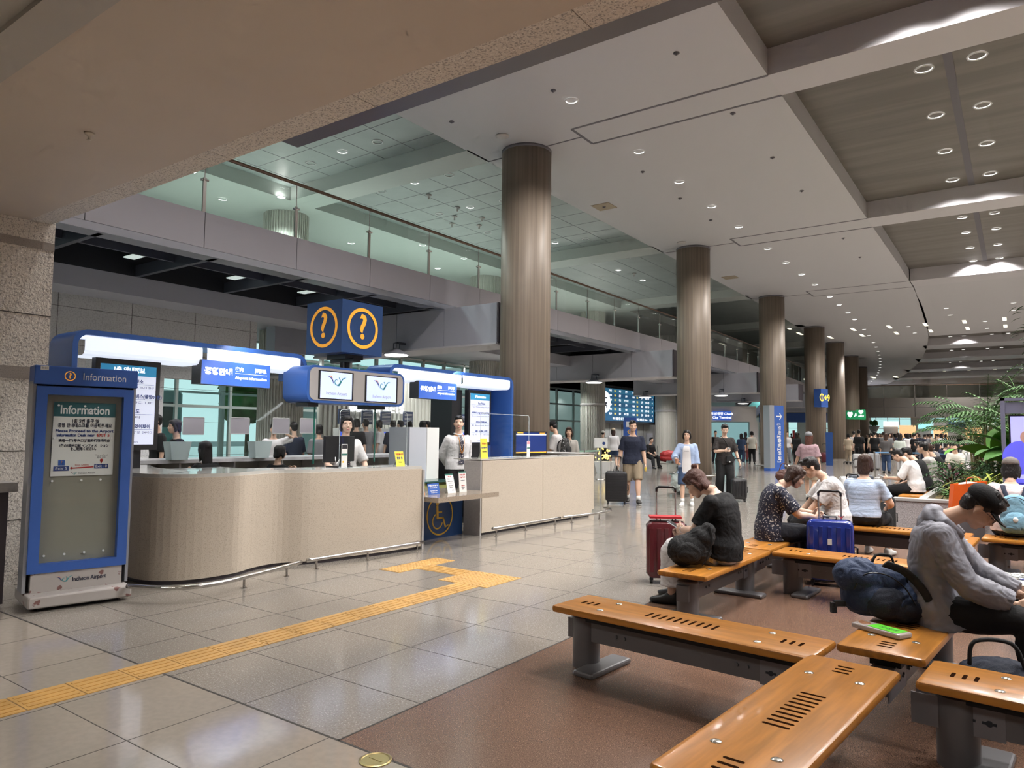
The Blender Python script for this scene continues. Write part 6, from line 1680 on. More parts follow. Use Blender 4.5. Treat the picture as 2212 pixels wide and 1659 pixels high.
person('person with glasses and a swept-back haircut in a white T-shirt with a black chest bag', (-1.82, 9.24, 0), R_(112), H=1.70,
    pose=sit(.40, lean=(-4, 32), neck=22, pitch=30, hl=(-.14, .46, .42), hr=(.20, .40, .50), el=(-1, -.6, -.5), er=(1, -.6, -.5), fl=(-.14, .45), fr=(.14, .42), knee=(0, 1, .7)),
    top=(c_white, .45, .03, -.09, .02, .012, 't_shirt'), bottom=('pants', c_black, .95, .025), shoes=(s_bk,), hair=('short', m_hairb), glasses=m_nail, lod=0, tone=0, bulk=1.15)
JB = None
person('person with shoulder-length dark hair in a pale blue knit top seen from behind', (-1.60, 9.86, 0), R_(-8), H=1.60,
    pose=sit(.40, lean=(0, 6), neck=4, pitch=6, hl=(-.16, .30, .62), hr=(.18, .30, .62), fl=(-.1, .42), fr=(.15, .38), el=(-1, -.8, -.7), er=(1, -.8, -.7), knee=(0, 1, .7)),
    top=(c_lblue, .40, .016, -.015, .0, .008, 'knit_top'), bottom=('pants', c_black, .95, .025), shoes=(s_wh,), hair=('half', m_haird), lod=1, tone=0, bulk=1.16, face=False)
rw, JW = person('person in a white top and grey cap with a light blue backpack, seen from behind', (-.10, 9.90, 0), R_(-4), H=1.62,
    pose=sit(.40, lean=(2, 14), neck=8, pitch=18, hl=(-.12, .38, .62), hr=(.14, .38, .62), fl=(-.1, .42), fr=(.12, .4), knee=(0, 1, .7)),
    top=(c_pink, .9, .022, -.06, .0, .012, 'sweatshirt'), bottom=('pants', c_dblue, .95, .025), shoes=(s_gr,), hair=('half', m_hairb), cap=cl('grey_cap', (.16, .14, .13)), lod=1, tone=0, bulk=1.1, face=False)
m_lbag = cl('sky_blue_canvas', (.20, .38, .50))
bp = backpack('light blue drawstring backpack worn by the person in white', (-.06, 9.66, .47), 180, 1.0, m_lbag, m_lbag, Matrix.Translation((0, .0, 0)), seed=6.6, straps=False)
obj('mascot_charm', MB().ell((0, .13, .15), (.025, .015, .03), 10, 8), m_paper, bp)
for sx in (-1, 1):
    z = MB(); pts = catmull([(sx * .07, -.04, .38), (sx * .10, -.10, .46), (sx * .11, -.20, .50), (sx * .12, -.27, .42)], 4)
    loft(z, [(p, Vector((1, 0, 0)), Vector((0, .7, .7)), .024, .006, .006) for p in pts], 8); obj('strap', z, c_navy, bp, smooth=True)
# on the planter seats
rJ, JJ = person('person in a white T-shirt on the planter seat looking at a pale blue phone', (-1.62, 15.5, 0), R_(84), H=1.72,
    pose=sit(.445, lean=(0, 34), neck=25, pitch=36, hl=(-.10, .46, .72), hr=(.12, .30, .60), fl=(-.14, .50), fr=(.16, .42), curl=(.9, .9), knee=(0, 1, .7)),
    top=(c_white, .5, .028, -.08, .02, .01, 't_shirt'), bottom=('pants', c_black, .95, .03), shoes=(s_bk, s_sole), hair=('short', m_hairb), lod=1, tone=0)
phone('pale blue phone of the person in white on the planter seat', JJ, 0)
person('person in a black top sitting behind the one with the blue phone', (-1.58, 16.5, 0), R_(80), H=1.72, pose=sit(.445, lean=(4, 34), neck=20, pitch=25, hl=(-.1, .4, .6), hr=(.12, .4, .6), fl=(-.1, .45), fr=(.12, .45), knee=(0, 1, .7)),
    top=(c_black, .95, .03, -.08, .02), bottom=('pants', c_black, .95, .03), shoes=(s_bk,), hair=('short', m_hairb), lod=1)
person('person in a thin-striped white shirt on the planter seat', (-1.55, 17.6, 0), R_(82), H=1.80, pose=sit(.445, lean=(0, 16), neck=8, pitch=6, hl=(-.1, .4, .6), hr=(.12, .4, .6), fl=(-.1, .45), fr=(.12, .45), knee=(0, 1, .7)),
    top=(c_stripe, .5, .025, -.08, .02), bottom=('pants', c_grey, .95, .03), shoes=(s_bk,), hair=('short', m_hairb), lod=1)
person('person in black leaning forward, farthest on the planter seats', (-1.5, 19.1, 0), R_(78), H=1.76, pose=sit(.445, lean=(4, 26), neck=12, pitch=10, hl=(-.1, .4, .6), hr=(.12, .4, .6), fl=(-.1, .45), fr=(.12, .45), knee=(0, 1, .7)),
    top=(c_black, .95, .03, -.1, .02), bottom=('pants', c_black, .95, .03), shoes=(s_bk,), hair=('short', m_haird), lod=2)

# --- walking group
CAMF = 35.4
def face_cam(x, y, d=0): return math.atan2(-x, y) + math.pi + R_(d)      # heading that looks at the viewer
x, y = -6.93, 14.35
rJ, JJ = person('person in a navy T-shirt and khaki shorts walking with a large black suitcase', (x, y, 0), face_cam(x, y, 4), H=1.76,
    pose=dict(lean=(1, 4), hl=(-.27, .06, .78), hr=(.30, .02, .80), fl=(-.10, .24, 0), fr=(.10, -.16, 0), el=(-.5, -1, 0), er=(.6, -1, 0), footyaw=(6, -6), az=(.08, .10), pitch=4, yaw=6),
    top=(c_navy, .46, .022, -.10, .01, .010, 't_shirt'), bottom=('shorts', c_khaki, .50, .026, .02), shoes=(s_bk, s_sole, s_wh), hair=('short', m_hairb), glasses=m_nail, lod=1, bulk=1.08)
tag(link('wrapped_banana', fuse(MB().ell((0, 0, 0), (.03, .03, .07), 10, 8), .01, 1), mat('yellow_wrap', (.65, .5, .06), .4), loc=JJ['root'].matrix_basis @ (JJ['arms'][0][3] + Vector((0, .02, -.10)))), 'yellow packet in the hand of the person in the navy T-shirt', 'packet')
x, y = -5.84, 14.75
rJ, JJ = person('person in an open light blue shirt over a white T-shirt holding out a paper cup', (x, y, 0), face_cam(x, y, -4), H=1.565,
    pose=dict(lean=(0, 2), hr=(.20, .34, 1.02), hl=(-.24, .05, .80), fl=(-.09, -.10), fr=(.10, .16), er=(1, -.5, -.6), footyaw=(8, -8), curl=(.4, .9)),
    top=(c_blue, .75, .030, -.20, .05, .010, 'open_shirt'), bottom=('shorts', c_dblue, .52, .030, .03), shoes=(s_wh, s_sole, s_wh), hair=('bob', m_hairb), glasses=m_nail, lod=1, tone=0)
m = MB(); S_ = JJ['S']; vs = []; K = 11
rows = [(-.17, .192, .126, 66), (-.08, .190, .122, 66), (0, .184, .118, 66), (.07, .180, .116, 67), (.14, .158, .106, 66), (.22, .152, .108, 66), (.31, .162, .120, 68), (.38, .168, .120, 70), (.42, .163, .106, 73), (.455, .146, .086, 76)]
for off2 in (.040, .036):
    for s_, a_, b_, t0 in rows:
        c, u, w = JJ['at_s'](s_ * S_)
        for k in range(K):
            t = R_(t0 + (180 - 2 * t0) * k / (K - 1)); ct, sn = math.cos(t), math.sin(t); e_ = 2 / 2.3
            vs.append(c + u * math.copysign(abs(ct) ** e_, ct) * (a_ * S_ + off2) + w * (sn ** e_) * (b_ * S_ + off2 + .006))
n_ = len(rows) * K; fs = []
for i in range(len(rows) - 1):
    for k in range(K - 1):
        q = i * K + k; fs += [(q, q + 1, q + K + 1, q + K), (n_ + q + K, n_ + q + K + 1, n_ + q + 1, n_ + q)]
m.add(vs, fs)
obj('t_shirt', m, c_white, JJ['root'], smooth=True); text('shuttle', .035, JJ['at_s'](.33 * S_)[0] + Vector((0, .165, 0)), m_letd, JJ['root'], rot=Matrix(((-1, 0, 0), (0, 0, 1), (0, 1, 0))))
tag(obj('paper_cup', MB().lathe([(.028, -.05), (.036, .05), (.038, .052), (.034, .05), (.0, .045)], n=16), mat('amber_cup', (.35, .16, .1), .3), loc=JJ['root'].matrix_basis @ (JJ['arms'][1][3] + Vector((0, .10, .01)))), 'small cup held out by the person in the light blue shirt', 'cup')
x, y = -5.78, 16.95
rJ, JJ = person('young person in a black shirt and trousers looking at a phone', (x, y, 0), face_cam(x, y, 12), H=1.735,
    pose=dict(lean=(0, 4), hr=(.06, .30, 1.12), hl=(-.34, .05, .84), fl=(-.12, .05), fr=(.12, -.05), pitch=22, er=(1, -.4, -1), curl=(.7, 1.0)),
    top=(c_char, .50, .028, -.14, .02, .012, 'polo_shirt'), bottom=('pants', c_black, .985, .034, .035), shoes=(s_bk, s_sole), hair=('short', m_hairb), lod=1, tone=2)
phone('phone raised by the young person in black', JJ, 1, m_phone, (.034, .07, .005))
cb = thing('crossbody_bag', 'small black crossbody bag of the young person in black', 'bag', JJ['root'].matrix_basis @ Vector((-.10, .17, .86)), JJ['root'].rotation_euler.z)
obj('bag_body', MB().rprism([(-.1, -.03), (.1, -.03), (.1, .03), (-.1, .03)], 0, .16, .02), m_fabk, cb)
obj('strap', MB().tube(catmull([(-.06, 0, .15), (.02, .01, .35), (.16, -.02, .58), (.20, -.1, .62)], 5), .008, 6), m_fabk, cb)
obj('charm', MB().ell((.02, .04, .02), (.02, .02, .02), 8, 6), m_paper, cb)
x, y = -4.0, 17.55
person('person with long auburn hair and a dark cap in a mauve shirt walking away', (x, y, 0), face_cam(x, y, 165), H=1.56,
    pose=dict(lean=(0, 2), hl=(-.40, .20, .86), hr=(.26, .04, .80), fl=(-.09, .18, 0), fr=(.10, -.2, 35), az=(.08, .14)),
    top=(c_mauve, .45, .035, -.26, .04, .012), bottom=('shorts', c_beige, .42, .03, .02), shoes=(s_bk, s_sole, s_wh), hair=('long', m_hairr), cap=c_grey, lod=1, face=False)
hb = thing('handbag', 'brown leather handbag carried by the person with long auburn hair', 'bag', (-4.55, 17.55, .42), R_(30))
m = MB(); m.ell((0, 0, .14), (.22, .10, .16), 14, 10); link('bag_body', fuse(m, .014, 2, .03, 2), mat('brown_leather', (.07, .025, .018), .45), hb)
obj('handle', MB().tube(catmull([(-.12, 0, .26), (-.06, 0, .42), (.06, 0, .42), (.12, 0, .26)], 5), .01, 6), mat('brown_leather'), hb)

# --- clerks
tg = dict(shoes=(s_bk,))
person('clerk with a short black bob, white blouse, lanyard and striped tie standing behind the desk', (-7.45, 6.58, 0), R_(-112), H=1.67,
    pose=dict(lean=(4, 6), hl=(-.22, .30, .98), hr=(.20, .30, .98), yaw=-8, pitch=0), top=(c_white, .50, .02, -.06, 0, .010, 'blouse'), bottom=('skirt', c_navy, .5, .02), hair=('bob', m_hairb), glasses=m_nail, tie=(k_tie, k_lan), collar=c_white, lod=1, tone=2, **tg)
person('clerk in a white shirt and striped tie standing with hands behind the back', (-7.75, 9.35, 0), R_(-118), H=1.735,
    pose=dict(lean=(0, 0), hl=(-.08, -.20, .92), hr=(.08, -.20, .92), el=(-1.2, -.2, 0), er=(1.2, -.2, 0), yaw=-22), top=(c_white, .95, .028, -.06, 0, .012, 'shirt'), bottom=('pants', c_black, .98, .02), hair=('short', m_hairb), tie=(k_tie, k_lan), collar=c_white, lod=1, tone=0, bulk=1.05, **tg)
def simple(label, loc, rz, H, top, bot, hair, pose=None, lod=2, sl=.5, kind='pants', fr=.97, face=True, **k):
    return person(label, loc, rz, H=H, pose=pose, top=(top, sl, .024, -.12, .02), bottom=(kind, bot, fr, .024, .01), shoes=(s_bk if H > 1.6 else s_wh,), hair=hair, lod=lod, face=face, **k)
B_ = ('short', m_hairb); LG = ('long', m_hairb); BO = ('bob', m_hairb); MD = ('mid', m_haird)
def at_head(px, py, H): 
    return aZ(px, py, H)
# behind the desk and at the ticket counter
sp_ = aX(462, 975, -9.2); simple('seated clerk with long black hair working at the long worktop', (-9.35, sp_.y, 0), R_(100), 1.62, c_black, c_black, LG, pose=sit(.45, lean=(0, 5), hl=(-.1, .3, .9), hr=(.1, .3, .9), fl=(-.1, .4), fr=(.1, .4), knee=(0, 1, .7)), face=False)
sp_ = aX(607, 975, -9.2); simple('seated clerk half hidden by the black monitor, seen in profile', (-9.3, sp_.y, 0), R_(0), 1.55, c_black, c_black, BO, pose=sit(.42, lean=(0, 5), hl=(-.1, .3, .9), hr=(.1, .3, .9), fl=(-.1, .4), fr=(.1, .4), knee=(0, 1, .7)))
oc = thing('office_chair', 'dark office chair of the seated long-haired clerk', 'chair', (-9.3, aX(462, 975, -9.2).y, 0))
obj('seat', MB().rprism([(-.22, -.22), (.22, -.22), (.22, .22), (-.22, .22)], .40, .45, .02), m_fabk, oc); obj('stem', MB().cyl((0, 0, .05), (0, 0, .4), .03, n=10).box(-.25, .25, -.02, .02, .03, .06).box(-.02, .02, -.25, .25, .03, .06), m_black, oc)
p = aX(385, 905, -11.2); simple('person in a black sleeveless vest seen in profile behind the acrylic', (p.x, p.y, 0), R_(165), 1.62, c_black, c_black, BO, lod=1, sl=.12)
p = aX(343, 915, -12.5); simple('person in black mostly hidden by the portrait display', (p.x, p.y, 0), R_(170), 1.72, c_black, c_black, B_)
p = aX(592, 905, -12.2); simple('person in a white top raising an arm beside the ribbed column', (p.x, p.y, 0), R_(-120), 1.6, c_white, c_dblue, B_, pose=dict(hl=(-.3, .1, 1.5), hr=(.25, .1, .8)))
p = aX(637, 915, -12.5); simple('person in a dark jacket left of the clerk with the bob', (p.x, p.y, 0), R_(80), 1.64, c_navy, c_black, B_, face=False)
p = aX(690, 925, -12.0); simple('dark-clothed person just behind the monitor', (p.x, p.y, 0), R_(70), 1.6, c_grey, c_black, BO, face=False)
tk = [(770, 900, c_black, BO), (792, 895, c_grey, B_), (822, 905, c_white, BO), (850, 912, c_navy, B_), (868, 896, c_navy, B_), (884, 905, c_black, BO), (915, 910, c_cream, BO), (927, 905, c_black, B_), (950, 908, c_white, LG), (963, 911, c_white, LG), (976, 914, c_black, MD), (985, 912, c_white, BO)]
tl = ['in a black jacket', 'in a grey hooded top', 'in a pale top and grey backpack', 'in navy bending to a phone', 'in a navy jacket facing a kiosk', 'in black at the blue kiosk', 'in cream with hair in a top knot', 'in black beside the top-knotted person', 'in white with very long dark hair', 'in white just right of the very long haired one', 'in black with mid-length hair', 'in white nearest the dark cabinet']
for i, (px, py, c, hr) in enumerate(tk):
    p = aX(px, py, -14.6 - (i % 3) * .5); simple('person ' + tl[i] + ' queuing for bus tickets', (p.x, p.y, 0), R_(75 + 40 * ((i * 7) % 5 - 2) / 2), min(1.8, max(1.5, p.z)), c, c_black, hr, face=False, group=None)
p = at_head(1195, 915, 1.76); rr_, JJ = simple('person in a black cap and white T-shirt with a dark backpack at the desk end', (aD(1204, 17.2).x, aD(1204, 17.2).y, 0), R_(100), 1.77, c_white, cl('brown_trousers', (.06, .045, .035)), B_, pose=dict(lean=(0, 8), neck=14, pitch=28, hl=(-.08, .32, 1.02), hr=(.08, .32, 1.0)), lod=1, cap=c_black)
q = JJ['root'].location; backpack('patterned dark backpack worn by the person in the black cap', (q.x + .25, q.y - .04, .98), -90, 1.05, mat('patterned_pack', (.03, .03, .03), .7, speck=(30, (.4, .4, .4), .6, .04)), m_fabk, ID4, seed=8.8)
p = aD(1229, 17.5); simple('person in a grey top standing beyond the queue tape', (p.x, p.y, 0), face_cam(p.x, p.y), 1.62, cl('stone_cotton', (.34, .32, .29)), c_grey, MD)
p = aD(1325, 30.5); simple('person in a white shirt, cap and denim shorts walking away with a brown bag', (p.x, p.y, 0), face_cam(p.x, p.y, 190), 1.72, c_white, c_dblue, MD, pose=dict(fl=(-.1, .2), fr=(.1, -.25, 40), az=(.08, .16)), kind='shorts', fr=.35, cap=c_beige, sl=.9, lod=2, face=False)
p = aD(1302, 33); simple('person in black with a light cap beyond the queue post', (p.x, p.y, 0), face_cam(p.x, p.y, 150), 1.62, c_black, c_black, B_, cap=c_cream)
p = aD(1404, 33); simple('person in black seated by the wall near the baggage cart', (p.x, p.y, 0), face_cam(p.x, p.y, 40), 1.7, c_black, c_black, B_, pose=sit(.45, lean=(0, 10), hl=(-.1, .3, .6), hr=(.1, .3, .6), fl=(-.12, .45), fr=(.3, .6), knee=(0, 1, .7)))
far = [  # px, distance, height, heading offset, top, bottom, hair, label, kind
    (1545, 40, 1.70, 20, c_black, c_jean, B_, 'person in black half hidden behind the second column'),
    (1601, 40, 1.58, 175, c_dblue, c_dblue, LG, 'person in a long blue dress walking away'),
    (1610, 44, 1.68, 170, c_black, cl('dark_red', (.10, .02, .02)), LG, 'person in black and dark red ahead of the blue dress'),
    (1624, 40.5, 1.70, 185, c_cream, c_black, BO, 'person in a loose pale blouse and black trousers walking away with a plastic bag'),
    (1700, 44, 1.72, 10, c_white, c_grey, B_, 'person in a white shirt carrying a black bag between the columns'),
    (1720, 42, 1.66, 170, c_black, c_black, LG, 'person all in black between the third and fourth columns'),
    (1832, 44, 1.64, 175, c_beige, c_beige, BO, 'person all in beige with a pale hat'),
    (1844, 47, 1.78, 175, c_white, c_black, B_, 'person in a white T-shirt behind the beige one'),
    (1855, 41, 1.82, 175, c_black, c_black, B_, 'person in a long black top and shorts'),
    (1889, 44, 1.76, 170, c_black, c_black, B_, 'person in black with a black backpack at the queue'),
    (1908, 52, 1.78, 160, c_grey, c_grey, B_, 'person in grey behind the queue barrier'),
    (1913, 33.5, 1.62, 178, cl('washed_black', (.07, .065, .065)), c_dblue, MD, 'person in a long grey T-shirt with wavy brown hair'),
    (1925, 55, 1.76, 170, cl('brown_top', (.06, .035, .03)), c_black, MD, 'person in brown in the queue'),
    (1943, 34.5, 1.63, 160, cl('mint_white', (.48, .52, .47)), c_white, LG, 'person in a puffy cream jacket with long dark hair'),
    (1961, 50, 1.70, 178, c_white, c_black, LG, 'person in a white vest and black skirt in the queue'),
    (1975, 48, 1.72, 150, c_black, c_black, B_, 'person in black with a white strap in the queue'),
    (1998, 60, 1.70, 170, c_navy, c_black, B_, 'person in navy far down the hall'),
]
for px, D, H, dh, c, b_, hr, lab in far:
    p = aD(px, D); simple(lab, (p.x, p.y, 0), face_cam(p.x, p.y, dh), H, c, b_, hr, lod=3, face=False, pose=dict(fl=(-.1, .12), fr=(.1, -.12)))
random.seed(77)
cols = [c_black, c_white, c_navy, c_grey, c_beige, c_black, c_blue, c_cream, c_char]
protos = []
for i in range(7):
    protos.append(simple('distant person in the crowd at the end of the hall', (0, 0, 0), 0, random.uniform(1.58, 1.78), cols[i], [c_black, c_jean, c_grey][i % 3], [B_, LG, MD, BO][i % 4], lod=3, face=False, group='standing crowd at the end of the hall')[0])
sitp = []
for i in range(6):
    sitp.append(simple('distant person seated on the far rows of benches', (0, 0, 0), 0, 1.66, [c_white, c_black, c_grey, c_cream, c_navy, c_stripe][i], c_black, [B_, BO, LG][i % 3], lod=3, face=False, pose=sit(.42, lean=(0, 15), hl=(-.1, .35, .6), hr=(.12, .35, .6), fl=(-.1, .42), fr=(.1, .42), knee=(0, 1, .7)), group='seated crowd on the far benches')[0])
spots = [(random.uniform(1870, 2035), random.uniform(52, 78)) for _ in range(52)] + [(random.uniform(1960, 2080), random.uniform(70, 88)) for _ in range(10)] + [(random.uniform(1690, 1730), random.uniform(60, 80)) for _ in range(5)] + [(random.uniform(1590, 1640), random.uniform(55, 75)) for _ in range(4)]
placed = []
i = 0
for px, D in spots:
    p = aD(px, D)
    if any((p - q).length < .75 for q in placed): continue
    placed.append(p)
    o = protos[i] if i < len(protos) else copy_tree(protos[random.randrange(7)])
    o.location = (p.x, p.y, 0); o.rotation_euler.z = random.uniform(0, 6.28); i += 1
spots = [(random.uniform(1985, 2090), random.uniform(24, 46)) for _ in range(40)]
i = 0
for px, D in spots:
    p = aD(px, D)
    if p.y < 26 or any((p - q).length < .75 for q in placed): continue
    placed.append(p)
    o = sitp[i] if i < len(sitp) else copy_tree(sitp[random.randrange(6)])
    o.location = (p.x, p.y, 0); o.rotation_euler.z = random.choice([1.5, -1.5, 0.2, 3.0]) + random.uniform(-.3, .3); i += 1
    fbm = MB().box(-.3, .3, -.22, .22, .36, .42).box(-.04, .04, -.04, .04, 0, .36)
    bb = obj('far_bench', fbm, m_bmet, loc=(p.x, p.y, 0)) if i == 1 else None
    if i == 1: FB = bb; tag(bb, 'single bench block under a distant seated person', 'bench', 'far bench blocks')
    else:
        bb = FB.copy(); COL.objects.link(bb); bb.location = (p.x, p.y, 0)
# ================================================================= TICKET AREA, SIGNS, FAR END
def span(px0, px1, X, py=950): return aX(px0, py, X).y, aX(px1, py, X).y
y0, y1 = span(688, 932, -18.8); z1 = aX(812, 822, -18.8).z
ribwall('wall_tickets', -18.8, y0, y1, 0, z1, .2)
ya, yb = span(932, 992, -18.8); struct('wall_tickets', MB().box(-18.95, -18.8, ya, yb, 0, z1 + .3), mat('pale_green_wall', (.52, .56, .50), .5))
ya, yb = span(690, 1075, -19.5); za = aX(850, 815, -19.5).z
struct('window_2', MB().quad((-19.5, ya, za), (-19.5, yb, za), (-19.5, yb, 4.9), (-19.5, ya, 4.9)), g_win)
m = MB().box(-19.56, -19.44, ya, yb, za - .1, za).box(-19.56, -19.44, ya, yb, za + .75, za + .82)
for k in range(9): m.box(-19.56, -19.44, ya + k * (yb - ya) / 8 - .05, ya + k * (yb - ya) / 8 + .05, za, 4.9)
struct('window_frame', m, m_mull)
tkt = thing('ticket_sign', 'lit white BUS TICKETS lettering on the ribbed wall behind the desk', 'sign', (-18.78, aX(815, 883, -18.78).y, aX(815, 883, -18.78).z))
a = aX(757, 880, -18.78).y; b = aX(873, 880, -18.78).y
text('BUS TICKETS', .42, (.03, 0, 0), e_sign, tkt, width=(b - a), bold=.012, extrude=.02)
for i, px in enumerate([746, 796, 836, 884, 1004]):
    p = aX(px, 915, -18.2); k = thing('ticket_kiosk', ['ticket machine behind the bob-haired clerk', 'second ticket machine from the left', 'ticket machine with a blue screen in the middle', 'fourth ticket machine, by the person in a navy jacket', 'ticket machine nearest the dark cabinet'][i], 'machine', (-18.2, p.y, 0), group='ticket machines')
    obj('cabinet', MB().box(-.3, 0, -.26, .26, 0, 1.62), m_paper, k); obj('screen', MB().box(0, .01, -.2, .2, 1.1, 1.5), emis('blue_screen', (.08, .16, .85), .7), k)
    obj('price_board', MB().box(-.1, -.05, -.24, .24, 1.75, 2.25), mat('slate_blue_board', (.06, .08, .15), .5), k); obj('reader', MB().box(0, .06, -.12, .12, .8, .95), m_black, k)
bl = MB()
for i in range(8): bl.box(-.048, -.046, -.2, .2, 1.8 + i * .05, 1.812 + i * .05)
for k in [o for o in COL.objects if o.name.startswith('ticket_kiosk')]: link('lettering', bl.mesh('board_lines') if 'board_lines' not in bpy.data.meshes else bpy.data.meshes['board_lines'], m_letw, k)
c = aX(632, 730, -17.0); struct('beam_cladding', MB().box(-17.4, -17.0, aX(594, 730, -17).y, aX(668, 730, -17).y, aX(632, 762, -17).z, 4.45), m_box)
# outside: road canopy, bus, greenery
oc_ = thing('road_canopy', 'white arched canopy over the road outside the windows', 'canopy', (-33, 20, 0))
m = MB()
for k in range(18):
    y = -14 + k * 2.4
    m.tube([(0, y + 1.1 * math.cos(a), 4.3 + 1.3 * math.sin(a)) for a in [math.pi * j / 8 for j in range(9)]], .07, 6)
m.box(-.1, .1, -16, 30, 4.15, 4.35).box(-.1, .1, -16, 30, 3.3, 3.4); obj('arches', m, m_mull, oc_)
m = MB()
for k in range(9): m.cyl((0, -14 + k * 5, 0), (0, -14 + k * 5, 4.2), .15, n=10)
obj('posts', m, m_mull, oc_); obj('roof', MB().box(-5, -.5, -16, 30, 5.4, 5.5), mat('canopy_glass', (.45, .62, .62), .2), oc_)
for i, (y, c) in enumerate([(11, mat('teal_bus', (.16, .36, .36), .3)), (28, mat('white_bus', (.55, .6, .6), .3))]):
    b = thing('bus', ['teal bus parked outside the window by the stone wall', 'pale bus parked farther along outside'][i], 'vehicle', (-29, y, 0))
    obj('bus_body', MB().rprism([(-1.2, -5), (1.2, -5), (1.2, 5), (-1.2, 5)], .35, 3.1, .15), c, b); obj('bus_windows', MB().box(1.2, 1.22, -4.6, 4.6, 1.6, 2.6), mat('bus_glass', (.03, .06, .06), .1), b)
    for yy in (-3.4, 3.2): obj('wheel', MB().cyl((.95, yy, .5), (1.25, yy, .5), .5, n=24), m_black, b)
struct('road', MB().quad((-90, -40, -.05), (-24.2, -40, -.05), (-24.2, 120, -.05), (-90, 120, -.05)), mat('asphalt', (.16, .18, .18), .8, noise=(3, .2)))
random.seed(3)
for i in range(4):
    t = thing('street_tree', 'green tree outside the glazing along the road', 'tree', (-44 + random.uniform(-2, 2), 8 + i * 11, 0), group='street trees outside')
    m = MB()
    for k in range(7): m.ell((random.uniform(-1.2, 1.2), random.uniform(-1.5, 1.5), 4 + random.uniform(-1, 1.6)), (1.4, 1.5, 1.3), 10, 8)
    link('crown', fuse(m, .25, 1, .5, i), m_lf[0], t); obj('trunk', MB().cyl((0, 0, 0), (0, 0, 3.5), .16, .1, n=8), mat('bark'), t)
# timetable screen
bb = thing('timetable_screen', 'large dark blue bus timetable screen with a round bus symbol', 'screen', (-19.6, 0, 0))
y0 = aX(1291, 880, -19.6).y; y1 = aX(1413, 880, -19.6).y; zt0 = aX(1350, 846, -19.6).z; zb = aX(1350, 910, -19.6).z; zt = zt0 + .1
obj('casing', MB().box(-.3, -.02, y0 - .1, y1 + .35, zb - .15, zt + .1), m_frame_d, bb)
obj('screen', MB().box(-.02, 0, y0, y1, zb, zt), emis('timetable_blue', (.02, .08, .16), .9), bb)
m = MB(); nr = 6; hh = (zt - zb - .28) / nr
for i in range(nr): 
    if i % 2: m.box(0, .004, y0, y1, zb + .28 + i * hh, zb + .28 + (i + 1) * hh)
obj('stripe', m, emis('timetable_teal', (.03, .13, .22), .9), bb)
random.seed(9)
W = y1 - y0
for i in range(nr):
    zc = zb + .28 + (i + .5) * hh
    for u, sz, body, mm in [(.20, .16, '18:%02d' % random.randrange(60), e_sign), (.28, .13, '탑승', emis('amber_text', (1, .75, .1), .9)), (.36, .15, random.choice(['인천', '대전', '광주', '춘천']), e_sign), (.47, .15, random.choice(['천안 아산', '속초 강릉', '원주']), e_sign), (.60, .15, '19:%02d' % random.randrange(60), e_sign), (.67, .13, '탑승', MATS['amber_text']), (.76, .15, random.choice(['전주', '대구', '부산']), e_sign), (.86, .15, random.choice(['청주 세종', '울산 포항']), e_sign), (.96, .14, '%02d' % random.randrange(30, 60), e_sign)]:
        text(body, sz, (.008, y0 + W * u, zc), mm, bb, bold=.004)
text('버스 출발시간 5분 전에 승차장에서 대기하여 주시기 바랍니다. Please', .17, (.008, y0 + W * .55, zb + .13), e_sign, bb, width=W * .62, bold=.004)
text('14:03', .2, (.008, y0 + W * .93, zb + .12), e_sign, bb, bold=.004)
zi = aX(1307, 868, -19.6).z; yi = aX(1307, 868, -19.6).y; rr_ = .62
ic = MB(); ringp(ic, yi, zi, 0, rr_, x=.03, n=36); obj('bus_symbol_disc', ic, e_sign, bb)
ic = MB(); 
for q in [(yi - .24, yi + .24, zi - .25, zi + .28), (yi - .2, yi - .1, zi - .34, zi - .25), (yi + .1, yi + .2, zi - .34, zi - .25)]: ic.box(.031, .035, *q)
obj('bus_symbol', ic, m_letd, bb); obj('bus_symbol', MB().box(.036, .038, yi - .19, yi + .19, zi - .02, zi + .2).box(.036, .038, yi - .18, yi - .1, zi - .18, zi - .1).box(.036, .038, yi + .1, yi + .18, zi - .18, zi - .1), e_sign, bb)
# grey stone wall carrying the screen and running behind the columns
y2 = aX(1288, 950, -20).y; y3 = aX(1532, 950, -20).y
m = MB().box(-20.4, -20, y2, y3, 0, 4.45); struct('wall_west', m, mat('grey_stone_tile', (.33, .33, .32), .5, noise=(4, .05)))
m = MB(); yy = y2
while yy < y3: m.box(-20.0, -19.99, yy, yy + .02, 0, 4.45); yy += 1.6
for zz in (1.1, 2.2, 3.3): m.box(-20, -19.99, y2, y3, zz, zz + .015)
struct('wall_joint', m, m_groove)
for i, px in enumerate((1402, 1437, 1500)):
    p = aX(px, 960, -20); t = thing('wall_cabinet', ['steel hose cabinet in the grey stone wall', 'dark door recess in the grey stone wall', 'recess hidden behind the second column'][i], 'cabinet', (-19.98, p.y, 0)); t['kind'] = 'structure'
    obj('panel', MB().box(0, .02, -.5, .5, .1, [1.6, 2.2, 2.2][i]), [m_box, m_frame_d, m_frame_d][i], t)
